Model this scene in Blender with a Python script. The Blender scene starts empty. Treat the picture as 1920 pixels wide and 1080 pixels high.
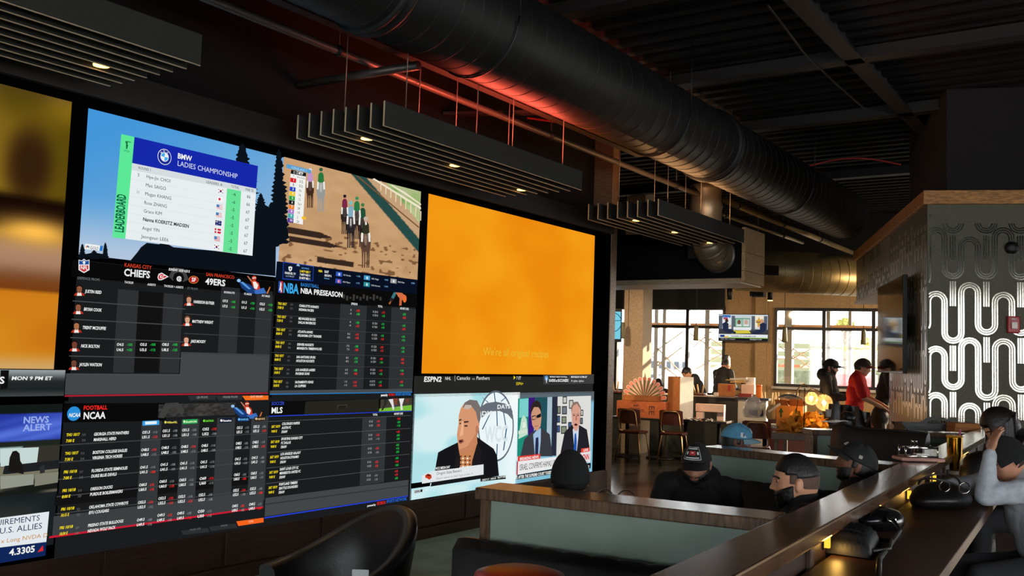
import bpy, bmesh, math, random
import numpy as np
from mathutils import Vector, Matrix, Euler
random.seed(7)
sc = bpy.context.scene
COL = sc.collection

# ---------------------------------------------------------------- camera
FOC, YAW, PIT, ROL = 1788.9, 0.59993792, 0.0740043, 0.03278291
FW = np.array([-math.sin(YAW)*math.cos(PIT), math.cos(YAW)*math.cos(PIT), math.sin(PIT)])
_r0 = np.array([math.cos(YAW), math.sin(YAW), 0.0]); _u0 = np.cross(_r0, FW)
CR = _r0*math.cos(ROL)+_u0*math.sin(ROL)
CU = -_r0*math.sin(ROL)+_u0*math.cos(ROL)
EYE = np.array([5.5497, 0.0, 1.65])
cd = bpy.data.cameras.new('camera'); cam = bpy.data.objects.new('camera', cd); COL.objects.link(cam)
cd.sensor_width = 36.0; cd.lens = FOC*36/1920; cd.clip_start = 0.05; cd.clip_end = 300
cam.matrix_world = Matrix(((CR[0], CU[0], -FW[0], EYE[0]), (CR[1], CU[1], -FW[1], EYE[1]), (CR[2], CU[2], -FW[2], EYE[2]), (0, 0, 0, 1)))
sc.camera = cam

# ---------------------------------------------------------------- world, sun, exposure
w = bpy.data.worlds.new('sky'); sc.world = w; w.use_nodes = True
nt = w.node_tree; nt.nodes.clear()
bg = nt.nodes.new('ShaderNodeBackground'); wo = nt.nodes.new('ShaderNodeOutputWorld')
bg.inputs[0].default_value = (0.93, 0.97, 1.0, 1); bg.inputs[1].default_value = 9.0
nt.links.new(bg.outputs[0], wo.inputs[0])
sd = bpy.data.lights.new('sun', 'SUN'); sun = bpy.data.objects.new('sun', sd); COL.objects.link(sun)
sd.energy = 18.0; sd.angle = math.radians(0.6); sd.color = (1.0, 0.8, 0.55)
_sdir = Vector((-0.45, -0.87, -0.2)).normalized()
sun.rotation_euler = _sdir.to_track_quat('-Z', 'Y').to_euler(); sun.location = (30, 40, 12)
vs = sc.view_settings
vs.view_transform = 'Standard'; vs.look = 'None'; vs.exposure = 0.0; vs.gamma = 1.0; vs.use_curve_mapping = False
cy = sc.cycles
cy.use_denoising = True; cy.max_bounces = 7; cy.diffuse_bounces = 3; cy.glossy_bounces = 4; cy.transmission_bounces = 5
cy.transparent_max_bounces = 12; cy.sample_clamp_indirect = 4.0; cy.caustics_reflective = False; cy.caustics_refractive = False

# ---------------------------------------------------------------- pixel -> place helpers (points on real planes of the room)
def ray(px, py): return FW + CR*((px-960)/FOC) - CU*((py-540)/FOC)
def dep(px, py, t): return EYE + ray(px, py)*t
def onx(px, py, x=0.0): d = ray(px, py); return EYE + d*((x-EYE[0])/d[0])
def ony(px, py, y): d = ray(px, py); return EYE + d*((y-EYE[1])/d[1])
def onz(px, py, z): d = ray(px, py); return EYE + d*((z-EYE[2])/d[2])
def onp(px, py, p0, n): d = ray(px, py); return EYE + d*(((p0-EYE)@n)/(d@n))

# ---------------------------------------------------------------- materials
def lin(c):
    c = c/255.0
    return c/12.92 if c <= 0.04045 else ((c+0.055)/1.055)**2.4
def rgb(c): return (lin(c[0]), lin(c[1]), lin(c[2]), 1.0)
MATS = {}
def mat(name, col, rough=0.6, metal=0.0, noise=0.0, nscale=8.0, bump=0.0, bscale=40.0, stretch=None, spec=0.5, col2=None, coat=0.0, sheen=0.0):
    if name in MATS: return MATS[name]
    m = bpy.data.materials.new(name); m.use_nodes = True; MATS[name] = m
    n = m.node_tree; b = n.nodes['Principled BSDF']
    b.inputs['Roughness'].default_value = rough; b.inputs['Metallic'].default_value = metal
    b.inputs['Specular IOR Level'].default_value = spec
    if coat: b.inputs['Coat Weight'].default_value = coat; b.inputs['Coat Roughness'].default_value = 0.15
    if sheen: b.inputs['Sheen Weight'].default_value = sheen
    b.inputs['Base Color'].default_value = rgb(col)
    tc = n.nodes.new('ShaderNodeTexCoord'); mp = n.nodes.new('ShaderNodeMapping')
    n.links.new(tc.outputs['Object'], mp.inputs[0])
    if stretch: mp.inputs['Scale'].default_value = stretch
    if noise or col2:
        tx = n.nodes.new('ShaderNodeTexNoise'); tx.inputs['Scale'].default_value = nscale; tx.inputs['Detail'].default_value = 5
        n.links.new(mp.outputs[0], tx.inputs['Vector'])
        rp = n.nodes.new('ShaderNodeValToRGB')
        a = rgb(col); c2 = rgb(col2) if col2 else tuple(x*(1-noise) for x in a[:3])+(1,)
        a2 = a if col2 else tuple(min(1, x*(1+noise)) for x in a[:3])+(1,)
        rp.color_ramp.elements[0].position = 0.32; rp.color_ramp.elements[1].position = 0.68
        rp.color_ramp.elements[0].color = c2; rp.color_ramp.elements[1].color = a2
        n.links.new(tx.outputs['Fac'], rp.inputs[0]); n.links.new(rp.outputs[0], b.inputs['Base Color'])
    if bump:
        t2 = n.nodes.new('ShaderNodeTexNoise'); t2.inputs['Scale'].default_value = bscale; t2.inputs['Detail'].default_value = 3
        n.links.new(mp.outputs[0], t2.inputs['Vector'])
        bp = n.nodes.new('ShaderNodeBump'); bp.inputs['Strength'].default_value = bump; bp.inputs['Distance'].default_value = 0.01
        n.links.new(t2.outputs['Fac'], bp.inputs['Height']); n.links.new(bp.outputs[0], b.inputs['Normal'])
    return m
def em(col, s=1.0, sample=False):
    k = 'glow_%d_%d_%d_%d%s' % (*[int(x) for x in col[:3]], int(s*100), 'a' if sample else '')
    if k in MATS: return MATS[k]
    m = bpy.data.materials.new(k); m.use_nodes = True; MATS[k] = m
    n = m.node_tree; n.nodes.clear(); e = n.nodes.new('ShaderNodeEmission'); o = n.nodes.new('ShaderNodeOutputMaterial')
    e.inputs[0].default_value = rgb(col); e.inputs[1].default_value = s; n.links.new(e.outputs[0], o.inputs[0])
    m.cycles.emission_sampling = 'AUTO' if sample else 'NONE'
    return m
def picmat():
    if 'screen_picture' in MATS: return MATS['screen_picture']
    m = bpy.data.materials.new('screen_picture'); m.use_nodes = True; MATS['screen_picture'] = m
    n = m.node_tree; n.nodes.clear(); e = n.nodes.new('ShaderNodeEmission'); o = n.nodes.new('ShaderNodeOutputMaterial')
    a = n.nodes.new('ShaderNodeAttribute'); a.attribute_name = 'Col'
    n.links.new(a.outputs['Color'], e.inputs[0]); n.links.new(e.outputs[0], o.inputs[0])
    return m
def glass(name='window_glass', tint=(1, 1, 1), gl=0.06):
    if name in MATS: return MATS[name]
    m = bpy.data.materials.new(name); m.use_nodes = True; MATS[name] = m
    n = m.node_tree; n.nodes.clear(); o = n.nodes.new('ShaderNodeOutputMaterial')
    t = n.nodes.new('ShaderNodeBsdfTransparent'); t.inputs[0].default_value = (*tint, 1)
    g = n.nodes.new('ShaderNodeBsdfGlossy'); g.inputs['Roughness'].default_value = 0.03
    x = n.nodes.new('ShaderNodeMixShader'); x.inputs[0].default_value = gl
    n.links.new(t.outputs[0], x.inputs[1]); n.links.new(g.outputs[0], x.inputs[2]); n.links.new(x.outputs[0], o.inputs[0])
    return m

# ---------------------------------------------------------------- mesh builder
def V(*a): return np.array(a, float)
def unit(v): v = np.asarray(v, float); return v/np.linalg.norm(v)
class Frame:
    def __init__(s, o, u, v): s.o = np.asarray(o, float); s.u = unit(u); s.v = unit(v); s.n = np.cross(s.u, s.v)
    def p(s, a, b, c=0.0): return s.o + s.u*a + s.v*b + s.n*c
class MB:
    def __init__(s): s.v = []; s.f = []; s.m = []; s.mats = []; s.cur = 0; s.sm = []; s.smooth = False
    def mat(s, m):
        if m not in s.mats: s.mats.append(m)
        s.cur = s.mats.index(m); return s
    def face(s, idx): s.f.append(tuple(idx)); s.m.append(s.cur); s.sm.append(s.smooth)
    def add(s, vs):
        b = len(s.v); s.v.extend([tuple(map(float, p)) for p in vs]); return b
    def quad(s, a, b, c, d): i = s.add([a, b, c, d]); s.face((i, i+1, i+2, i+3))
    def poly(s, pts): i = s.add(pts); s.face(range(i, i+len(pts)))
    def box(s, x0, x1, y0, y1, z0, z1): return s.obox((( x0+x1)/2, (y0+y1)/2, (z0+z1)/2), (abs(x1-x0), abs(y1-y0), abs(z1-z0)))
    def obox(s, c, size, ux=(1, 0, 0), uy=(0, 1, 0), taper=1.0):
        c = np.asarray(c, float); ux = unit(ux); uy = unit(uy); uz = np.cross(ux, uy); a, b, h = [q/2 for q in size]
        i = s.add([c+ux*sx*a*(taper if sz > 0 else 1)+uy*sy*b*(taper if sz > 0 else 1)+uz*sz*h for sz in (-1, 1) for sx, sy in ((-1, -1), (1, -1), (1, 1), (-1, 1))])
        for q in ((3, 2, 1, 0), (4, 5, 6, 7), (0, 1, 5, 4), (1, 2, 6, 5), (2, 3, 7, 6), (3, 0, 4, 7)): s.face([i+k for k in q])
        return s
    def bar(s, a, b, wd, h, up=(0, 0, 1)):
        a = np.asarray(a, float); b = np.asarray(b, float); d = unit(b-a); up = np.asarray(up, float)
        return s.obox((a+b)/2, (np.linalg.norm(b-a), wd, h), d, unit(np.cross(up, d)))
    def ring(s, c, d, r, seg, ref=None, r2=None):
        d = unit(d); ref = V(0, 0, 1) if ref is None else ref
        if abs(np.dot(d, ref)) > 0.95: ref = V(1, 0, 0)
        a = unit(np.cross(ref, d)); b = np.cross(d, a); r2 = r if r2 is None else r2
        return s.add([c+a*math.cos(t)*r+b*math.sin(t)*r2 for t in [2*math.pi*k/seg for k in range(seg)]])
    def tube(s, pts, r, seg=10, cap=True, closed=False):
        pts = [np.asarray(p, float) for p in pts]; n = len(pts); rr = r if hasattr(r, '__len__') else [r]*n
        sm = s.smooth; s.smooth = True; rings = []; prev = None
        for k in range(n):
            if closed: d = pts[(k+1) % n]-pts[k-1]
            else: d = pts[min(k+1, n-1)]-pts[max(k-1, 0)]
            d = unit(d)
            if prev is None:
                ref = V(0, 0, 1) if abs(d[2]) < 0.95 else V(1, 0, 0); a = unit(np.cross(ref, d))
            else: a = unit(prev-d*np.dot(prev, d))
            prev = a; b = np.cross(d, a)
            rings.append(s.add([pts[k]+(a*math.cos(t)+b*math.sin(t))*rr[k] for t in [2*math.pi*j/seg for j in range(seg)]]))
        m = n if closed else n-1
        for k in range(m):
            A = rings[k]; B = rings[(k+1) % n]
            for j in range(seg): q = (j+1) % seg; s.face((A+j, A+q, B+q, B+j))
        s.smooth = False
        if cap and not closed:
            s.face([rings[0]+j for j in reversed(range(seg))]); s.face([rings[-1]+j for j in range(seg)])
        s.smooth = sm; return s
    def cyl(s, a, b, r, seg=16, r2=None): return s.tube([a, b], [r, r if r2 is None else r2], seg)
    def lathe(s, prof, o=(0, 0, 0), seg=24, axis=(0, 0, 1)):
        o = np.asarray(o, float); ax = unit(axis); rings = []; sm = s.smooth; s.smooth = True
        for r, h in prof: rings.append(s.ring(o+ax*h, ax, max(r, 1e-4), seg))
        for k in range(len(prof)-1):
            A, B = rings[k], rings[k+1]
            for j in range(seg): q = (j+1) % seg; s.face((A+j, A+q, B+q, B+j))
        s.smooth = False
        s.face([rings[0]+j for j in reversed(range(seg))]); s.face([rings[-1]+j for j in range(seg)])
        s.smooth = sm; return s
    def ell(s, c, rad, nu=16, nv=10, rot=None, fn=None):
        c = np.asarray(c, float); R = np.eye(3) if rot is None else np.array(rot.to_3x3() if hasattr(rot, 'to_3x3') else rot)
        sm = s.smooth; s.smooth = True
        def pt(i, j):
            th = math.pi*i/nv; ph = 2*math.pi*j/nu
            q = V(math.sin(th)*math.cos(ph)*rad[0], math.sin(th)*math.sin(ph)*rad[1], math.cos(th)*rad[2])
            if fn: q = fn(q)
            return c+R@q
        top = s.add([pt(0, 0)]); rows = [s.add([pt(i, j) for j in range(nu)]) for i in range(1, nv)]; bot = s.add([pt(nv, 0)])
        for j in range(nu): s.face((top, rows[0]+j, rows[0]+(j+1) % nu)); s.face((bot, rows[-1]+(j+1) % nu, rows[-1]+j))
        for k in range(nv-2):
            A, B = rows[k], rows[k+1]
            for j in range(nu): q = (j+1) % nu; s.face((A+j, B+j, B+q, A+q))
        s.smooth = sm; return s
    def grid(s, P, smooth=True, closeu=False):
        nu = len(P); nv = len(P[0]); sm = s.smooth; s.smooth = smooth
        i = s.add([p for row in P for p in row])
        for a in range(nu if closeu else nu-1):
            for b in range(nv-1):
                a2 = (a+1) % nu; s.face((i+a*nv+b, i+a2*nv+b, i+a2*nv+b+1, i+a*nv+b+1))
        s.smooth = sm; return s
    def slab(s, P, th, smooth=True):     # thick sheet: P grid of points, th = thickness vector or number along local normals
        P = np.array(P, float); nu, nv = P.shape[:2]
        if hasattr(th, '__len__'): Q = P+np.asarray(th, float)
        else:
            du = np.gradient(P, axis=0); dv = np.gradient(P, axis=1); N = np.cross(du, dv); N /= (np.linalg.norm(N, axis=2, keepdims=True)+1e-12); Q = P-N*th
        s.grid(P, smooth); s.grid(Q[:, ::-1], smooth)
        loop = [(a, 0) for a in range(nu)]+[(nu-1, b) for b in range(1, nv)]+[(a, nv-1) for a in range(nu-2, -1, -1)]+[(0, b) for b in range(nv-2, 0, -1)]
        i = s.add([P[q] for q in loop]); j = s.add([Q[q] for q in loop]); n = len(loop); sm = s.smooth; s.smooth = False
        for k in range(n): q = (k+1) % n; s.face((i+q, i+k, j+k, j+q))
        s.smooth = sm; return s
    def prism(s, fr, pts, w0, w1):
        n = len(pts); a = s.add([fr.p(x, y, w0) for x, y in pts]); b = s.add([fr.p(x, y, w1) for x, y in pts])
        s.face([a+k for k in reversed(range(n))]); s.face([b+k for k in range(n)])
        for k in range(n): q = (k+1) % n; s.face((a+k, a+q, b+q, b+k))
        return s
    def build(s, name, parent=None, origin=None, bevel=0.0, bseg=2, mods=None):
        me = bpy.data.meshes.new(name); vs = np.array(s.v, float).reshape(-1, 3)
        off = world_of(parent) if parent is not None else V(0, 0, 0)
        loc = V(0, 0, 0)
        if parent is None:
            if origin is None:
                mn = vs.min(0); mx = vs.max(0); loc = V((mn[0]+mx[0])/2, (mn[1]+mx[1])/2, mn[2])
            else: loc = np.asarray(origin, float)
        me.from_pydata([tuple(p) for p in vs-off-loc], [], s.f)
        for m in s.mats: me.materials.append(m)
        me.polygons.foreach_set('material_index', s.m); me.polygons.foreach_set('use_smooth', s.sm)
        me.update()
        o = bpy.data.objects.new(name, me); COL.objects.link(o); o.location = loc
        if parent is not None: o.parent = parent
        if bevel:
            b = o.modifiers.new('bevel', 'BEVEL'); b.width = bevel; b.segments = bseg; b.limit_method = 'ANGLE'; b.angle_limit = math.radians(40)
        return o
def world_of(o):
    p = V(0, 0, 0)
    while o is not None: p = p+np.array(o.location); o = o.parent
    return p
def part(name, mb, m, parent, **k):
    if m is not None and not mb.mats: mb.mats = [m]
    return mb.build(name, parent, **k)
def thing(name, label, cat, loc=(0, 0, 0), group=None):
    o = bpy.data.objects.new(name, None); COL.objects.link(o); o.location = tuple(float(x) for x in loc); o.empty_display_size = 0.1
    return tag(o, label, cat, group)
def tag(o, label, cat, group=None, kind=None):
    o['label'] = label; o['category'] = cat
    if group: o['group'] = group
    if kind: o['kind'] = kind
    return o
def struct(name, mb, m, label=None, cat=None, parent=None, **k):
    o = part(name, mb, m, parent, **k)
    if parent is None: o['kind'] = 'structure'
    if label: o['label'] = label; o['category'] = cat
    return o
def lab(o, text): o['label'] = text; return o
def dup(root, loc, label=None, rotz=None):
    r = root.copy(); COL.objects.link(r); r.location = tuple(float(x) for x in loc)
    if rotz is not None: r.rotation_euler = (0, 0, rotz)
    if label: r['label'] = label
    for ch in list(root.children):
        c = ch.copy(); COL.objects.link(c); c.parent = r
        for g in list(ch.children):
            d = g.copy(); COL.objects.link(d); d.parent = c
    return r
def lamp(name, kind, loc, energy, col, size=0.05, rot=None, parent=None, **k):
    l = bpy.data.lights.new(name, kind); l.energy = energy; l.color = col
    if kind == 'AREA': l.size = size
    else: l.shadow_soft_size = size
    for a, b in k.items(): setattr(l, a, b)
    o = bpy.data.objects.new(name, l); COL.objects.link(o)
    o.location = tuple(np.asarray(loc, float)-(world_of(parent) if parent is not None else 0))
    if parent is not None: o.parent = parent
    if rot is not None: o.rotation_euler = Vector(rot).to_track_quat('-Z', 'Y').to_euler()
    return o

# ---------------------------------------------------------------- lettering (glyph meshes of the built-in font, laid out on planes)
GLY = {}
def make_glyphs():
    chars = "ABCDEFGHIJKLMNOPQRSTUVWXYZabcdefghijklmnopqrstuvwxyz0123456789-+/.,'@:&=()#"
    tmp = []
    for st, off in (('r', 0.0), ('b', 0.028)):
        for body in list(chars):
            for s_ in (body, 'H'+body+'H'):
                c = bpy.data.curves.new('t', 'FONT'); c.body = s_; c.size = 1.0; c.resolution_u = 2; c.offset = off if s_ == body else 0.0; c.fill_mode = 'FRONT'
                o = bpy.data.objects.new('t', c); COL.objects.link(o); tmp.append((st, body, s_ == body, o))
    c = bpy.data.curves.new('t', 'FONT'); c.body = 'HH'; c.size = 1.0; o = bpy.data.objects.new('t', c); COL.objects.link(o); tmp.append(('r', 'HH', False, o))
    dg = bpy.context.evaluated_depsgraph_get(); dg.update()
    wid = {}; raw = {}
    for st, body, single, o in tmp:
        me = o.evaluated_get(dg).to_mesh(); vs = np.array([v.co[:] for v in me.vertices]).reshape(-1, 3)
        if single: raw[(st, body)] = (vs[:, :2].copy(), [tuple(p.vertices) for p in me.polygons])
        else: wid[(st, body)] = vs[:, 0].max()-vs[:, 0].min()
        o.evaluated_get(dg).to_mesh_clear()
    hh = wid[('r', 'HH')]; cap = raw[('r', 'H')][0][:, 1].max()
    for (st, body), (vs, fs) in raw.items(): GLY[(st, body)] = (vs/cap, fs, (wid[(st, body)]-hh)/cap)
    for st, body, single, o in tmp:
        c = o.data; bpy.data.objects.remove(o); bpy.data.curves.remove(c)
make_glyphs()
def text(mb, s, fr, u, v, h, m, width=None, bold=False, slant=0.0, w=0.0, align='l', rot=0.0, sx=1.0):
    """cap height h, baseline at (u, v) of frame fr, lifted w; stretched to width when given"""
    st = 'b' if bold else 'r'; x = 0.0; items = []
    for ch in s:
        if ch == ' ': x += 0.42; continue
        g = GLY.get((st, ch))
        if g is None: x += 0.5; continue
        items.append((x, g)); x += g[2]
    tot = max(x, 0.01); kx = h*sx if width is None else width/tot
    off = 0 if align == 'l' else (-tot*kx/2 if align == 'c' else -tot*kx)
    mb.mat(m); ca, sa = math.cos(rot), math.sin(rot)
    for x0, (vs, fs, adv) in items:
        b = mb.add([fr.p(u+((x0+p[0])*kx+off+slant*p[1]*h)*ca-p[1]*h*sa, v+((x0+p[0])*kx+off+slant*p[1]*h)*sa+p[1]*h*ca, w) for p in vs])
        for f in fs: mb.face([b+i for i in f])
# ================================================================ THE SETTING
m_floor = mat('dark_polished_floor', (34, 33, 32), 0.16, noise=0.35, nscale=3.0, stretch=(1, 6, 1), bump=0.08, bscale=20)
m_dark = mat('black_paint', (10, 9, 9), 0.85, spec=0.2, noise=0.2)
m_deck = mat('dark_ceiling_deck', (9, 8, 8), 0.75, noise=0.2, spec=0.25)
m_steel = mat('brown_painted_steel', (24, 18, 15), 0.6, noise=0.25, nscale=12)
m_wain = mat('dark_walnut_panel', (50, 29, 20), 0.5, noise=0.45, nscale=5, stretch=(1, 0.6, 9))
m_oak = mat('weathered_oak', (122, 96, 68), 0.38, col2=(78, 58, 40), nscale=7, stretch=(2, 2, 14), bump=0.1)
m_gold = mat('golden_brown_timber', (206, 144, 70), 0.5, col2=(136, 88, 42), nscale=6, stretch=(2, 2, 12), bump=0.15)
m_cork = mat('tan_cork_panel', (178, 146, 102), 0.9, noise=0.25, nscale=60, bump=0.2, bscale=90)
m_paper = mat('olive_grey_wallpaper', (86, 82, 62), 0.55, noise=0.2, nscale=60, bump=0.15, bscale=140)
m_silver = mat('silver_foil', (205, 200, 186), 0.09, metal=1.0, noise=0.1, nscale=200, bump=0.02, bscale=120)
m_silver2 = mat('brushed_silver_foil', (214, 208, 194), 0.42, metal=1.0)
m_frame = mat('dark_bronze_frame', (38, 34, 30), 0.45, metal=0.3)
m_white = mat('white_plaster', (205, 200, 190), 0.8, noise=0.06)

b = MB(); b.box(-9, 13, -9, 21.6, -0.2, 0); fl = struct('floor', b, m_floor)
b = MB(); b.box(0.035, 3.6, -6, 9.2, 0.0, 0.006); struct('floor_carpet', b, mat('grey_carpet_glow_tint', (88, 116, 120), 0.9, noise=0.25, nscale=4, bump=0.2, bscale=160))  # grey carpet; its teal is the screens' glow put into the colour
# corrugated deck: ribs along X
b = MB(); pts = []; y = -9.0; k = 0
prof = []
while y < 25.8:
    prof += [(y, 4.85), (y+0.11, 4.85), (y+0.14, 4.92), (y+0.25, 4.92)]; y += 0.28
b.grid([[(x, p[0], p[1]) for x in (-9, 13)] for p in prof], smooth=False); b.box(-9, 13, -9, 26, 5.0, 5.1)
struct('ceiling', b, m_deck)
for (a, c) in (((3.05, 3.0, 4.72), (3.05, 13.6, 4.72)), ((-0.6, 9.56, 4.72), (6.5, 9.56, 4.72)), ((-0.6, 11.87, 4.72), (6.5, 11.87, 4.72)), ((-0.6, 7.1, 4.72), (6.5, 7.1, 4.72)), ((-6, 15.5, 4.72), (3, 15.5, 4.72))):
    b = MB(); b.bar(a, c, 0.17, 0.02); 
    d = V(0, 0, 0.25); b.bar(V(*a)+V(0, 0, .12), V(*c)+V(0, 0, .12), 0.03, 0.24)
    struct('ceiling_beam', b, m_steel)

# video-wall side
b = MB(); b.box(-0.6, -0.26, -9, 10.3, 0, 4.85); struct('wall_left', b, m_dark)
b = MB(); b.box(-0.26, 0.0, -9, 10.2, 0.1, 0.36)
for i in range(14): b.box(0, 0.008, -3+i*0.95, -3+i*0.95+0.91, 0.11, 0.35)
struct('trim_1', b, m_wain, bevel=0.004)
b = MB(); b.box(-0.26, 0.03, -9, 10.2, 0, 0.1); struct('baseboard_left', b, m_wain)
b = MB(); b.box(-0.26, 0.05, -9, 10.2, 3.2, 3.4); struct('trim_2', b, mat('dark_header_board', (26, 17, 13), 0.7, noise=0.3, nscale=5, stretch=(1, 0.6, 9)))
yA = onx(1141, 650)[1]; yB = onx(1152, 650)[1]
b = MB(); b.box(-0.6, 0.004, yA, yB, 0.0, 4.85); struct('trim_3', b, m_oak, bevel=0.006)
b = MB(); b.box(-7.3, -7, 10.3, 20, 0, 4.85); struct('wall_far_left', b, m_cork)
b = MB(); b.box(-7.3, -0.6, 10.25, 10.3, 0, 4.85); struct('wall_left_return', b, m_dark)
b = MB(); fw_ = [(1.0, 4.4), (5.0, 8.4), (9.0, 11.6)]; e = -0.6
for (a, c) in fw_: b.box(e, a, -9.2, -9, 0, 4.85); b.box(a, c, -9.2, -9, 0, 0.8); b.box(a, c, -9.2, -9, 3.6, 4.85); e = c
b.box(e, 12, -9.2, -9, 0, 4.85); struct('wall_front', b, m_dark)
FF = Frame((0, -9.1, 0), (1, 0, 0), (0, 0, 1))

# back wall, turned 10 degrees
BP = dep(1452, 650, 20); BP[2] = 0.0
BF = Frame(BP, (0.985, 0.174, 0), (0, 0, 1))
def bu(px): return (onp(px, 620, BF.o, BF.n)-BF.o)@BF.u
def bz(px, py): return onp(px, py, BF.o, BF.n)[2]
uA0, uA1 = bu(1222)-2.6, bu(1360); uC0, uC1 = bu(1452), bu(1452)+7.4
ZT, ZB1, ZB2, ZTR = 2.9, 1.0, 1.26, 2.47
def bbox(mb, u0, u1, z0, z1, w0, w1): mb.obox(BF.p((u0+u1)/2, (z0+z1)/2, (w0+w1)/2), (u1-u0, z1-z0, w1-w0), BF.u, BF.v)
b = MB()
bbox(b, -6.5, 13.6, ZT, 3.3, -0.25, 0); bbox(b, -6.5, uA0, 0, ZT, -0.25, 0); bbox(b, uA0, uA1, 0, ZB1, -0.25, 0)
bbox(b, uA1, uC0, 0, ZT, -0.25, 0); bbox(b, uC0, uC1, 0, ZB2, -0.25, 0); bbox(b, uC1, 13.6, 0, ZT, -0.25, 0)
struct('wall_back', b, m_cork)
b = MB(); bbox(b, -6.5, 13.6, 3.3, 4.85, -0.25, 0); struct('wall_back_upper', b, m_dark)
# cork panel joints on the wall between the windows
b = MB(); um = (uA1+uC0)/2
for u in (uA1+0.28, um+0.12): bbox(b, u, u+0.012, 0.9, 3.29, 0.0, 0.004)
bbox(b, um+.13, um+.36, 0.6, 3.29, 0.0, 0.07)
struct('trim_4', b, m_cork)
m_gl = glass()
def window(nm, fr, u0, u1, z0, z1, vert, horiz, frw=0.06, par=None):
    b = MB()
    def bb(a, c, d, e, w0=-0.12, w1=0.03): b.obox(fr.p((a+c)/2, (d+e)/2, (w0+w1)/2), (c-a, e-d, w1-w0), fr.u, fr.v)
    bb(u0, u0+frw, z0, z1); bb(u1-frw, u1, z0, z1); bb(u0+frw, u1-frw, z1-frw, z1); bb(u0+frw, u1-frw, z0, z0+frw)
    for u in vert: bb(u-0.035, u+0.035, z0+frw, z1-frw)
    for z in horiz:
        e = [u0+frw]+[q for v_ in vert for q in (v_-0.035, v_+0.035)]+[u1-frw]
        for i in range(0, len(e), 2): bb(e[i], e[i+1], z-0.03, z+0.03)
    o = struct(nm, b, m_frame)
    e = [u0+frw]+[q for v_ in vert for q in (v_-0.035, v_+0.035)]+[u1-frw]; hz = [z0+frw]+[q for h_ in horiz for q in (h_-0.03, h_+0.03)]+[z1-frw]
    for i in range(0, len(e), 2):
        for j in range(0, len(hz), 2):
            p = MB(); p.obox(fr.p((e[i]+e[i+1])/2, (hz[j]+hz[j+1])/2, -0.05), (e[i+1]-e[i], hz[j+1]-hz[j], 0.008), fr.u, fr.v)
            part('pane', p, m_gl, o)
    return o
window('window_1', BF, uA0, uA1, ZB1, ZT, [bu(1289), bu(1289)-1.62], [ZTR])
window('window_2', BF, uC0, uC1, ZB2, ZT, [bu(1545), bu(1638), bu(1638)+1.1, bu(1638)+2.2, bu(1638)+3.4, bu(1638)+4.5], [ZTR])
b = MB(); bbox(b, uC0-0.03, uC1, ZB2-0.05, ZB2, 0, 0.12); bbox(b, uA0, uA1+0.02, ZB1-0.05, ZB1, 0, 0.12); struct('trim_5', b, m_white)

# right wall with a run of big windows (behind and beside the viewpoint)
RF = Frame((12, -9, 0), (0, 1, 0), (0, 0, 1))   # normal +x; u = y+9
b = MB(); wins = [(0.8, 4.6), (5.4, 9.2), (10.0, 13.8), (21.8, 25.6), (26.6, 30.4)]
def rb(u0, u1, z0, z1): b.box(12, 12.25, u0-9, u1-9, z0, z1)
e = 0.0
WZ = [(0.7, 3.5)]*3+[(0.3, 3.5)]*2
for (a, c), (z0, z1) in zip(wins, WZ): rb(e, a, 0, 4.85); rb(a, c, 0, z0); rb(a, c, z1, 4.85); e = c
rb(e, 35, 0, 4.85); struct('wall_right', b, m_dark)
for i, (a, c) in enumerate(fw_): window('window_%d' % (i+8), FF, a, c, 0.8, 3.6, [(a+c)/2], [2.7])  # unseen front-wall windows, added to light partitions and faces from behind the camera
RF2 = Frame((12.1, -9, 0), (0, 1, 0), (0, 0, 1))
for i, (a, c) in enumerate(wins): window('window_%d' % (i+3), RF2, a, c, WZ[i][0], WZ[i][1], [(a+c)/2], [2.6])

# square column in front of the back windows
cc = dep(1204, 650, 17.5); cc[2] = 0
c1 = cc-BF.u*0.36; ctr = (cc+c1)/2 - BF.n*0.31
b = MB(); b.obox((ctr[0], ctr[1], 2.425), (0.36, 0.62, 4.85), BF.u, -BF.n); struct('wall_column', b, mat('column_plaster', (150, 132, 108), 0.85, noise=0.15, nscale=30, bump=0.1, bscale=60))

# bulkhead with cork end
xr = ony(1392, 480, 12.3)[0]; zb = 2.78
yR = onx(1427, 500, xr)[1]
b = MB(); b.box(-5.5, xr-0.01, 12.3, yR-0.02, zb+0.05, 3.5); struct('wall_bulkhead', b, m_dark)
b = MB(); b.box(-5.5, xr, 12.24, 12.3, zb-0.02, zb+0.05); b.box(-5.5, xr, 12.3, yR, zb-0.02, zb+0.05); struct('trim_6', b, mat('pale_oak_edge', (165, 148, 118), 0.5, noise=0.2, nscale=9, stretch=(1, 6, 6)))
yR = onx(1427, 500, xr)[1]
b = MB()
for z0, z1 in ((zb, 2.93), (2.935, 3.18), (3.185, 3.52)): b.box(xr, xr+0.05, 12.27, yR, z0, z1)
struct('trim_7', b, m_cork, bevel=0.003)

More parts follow.
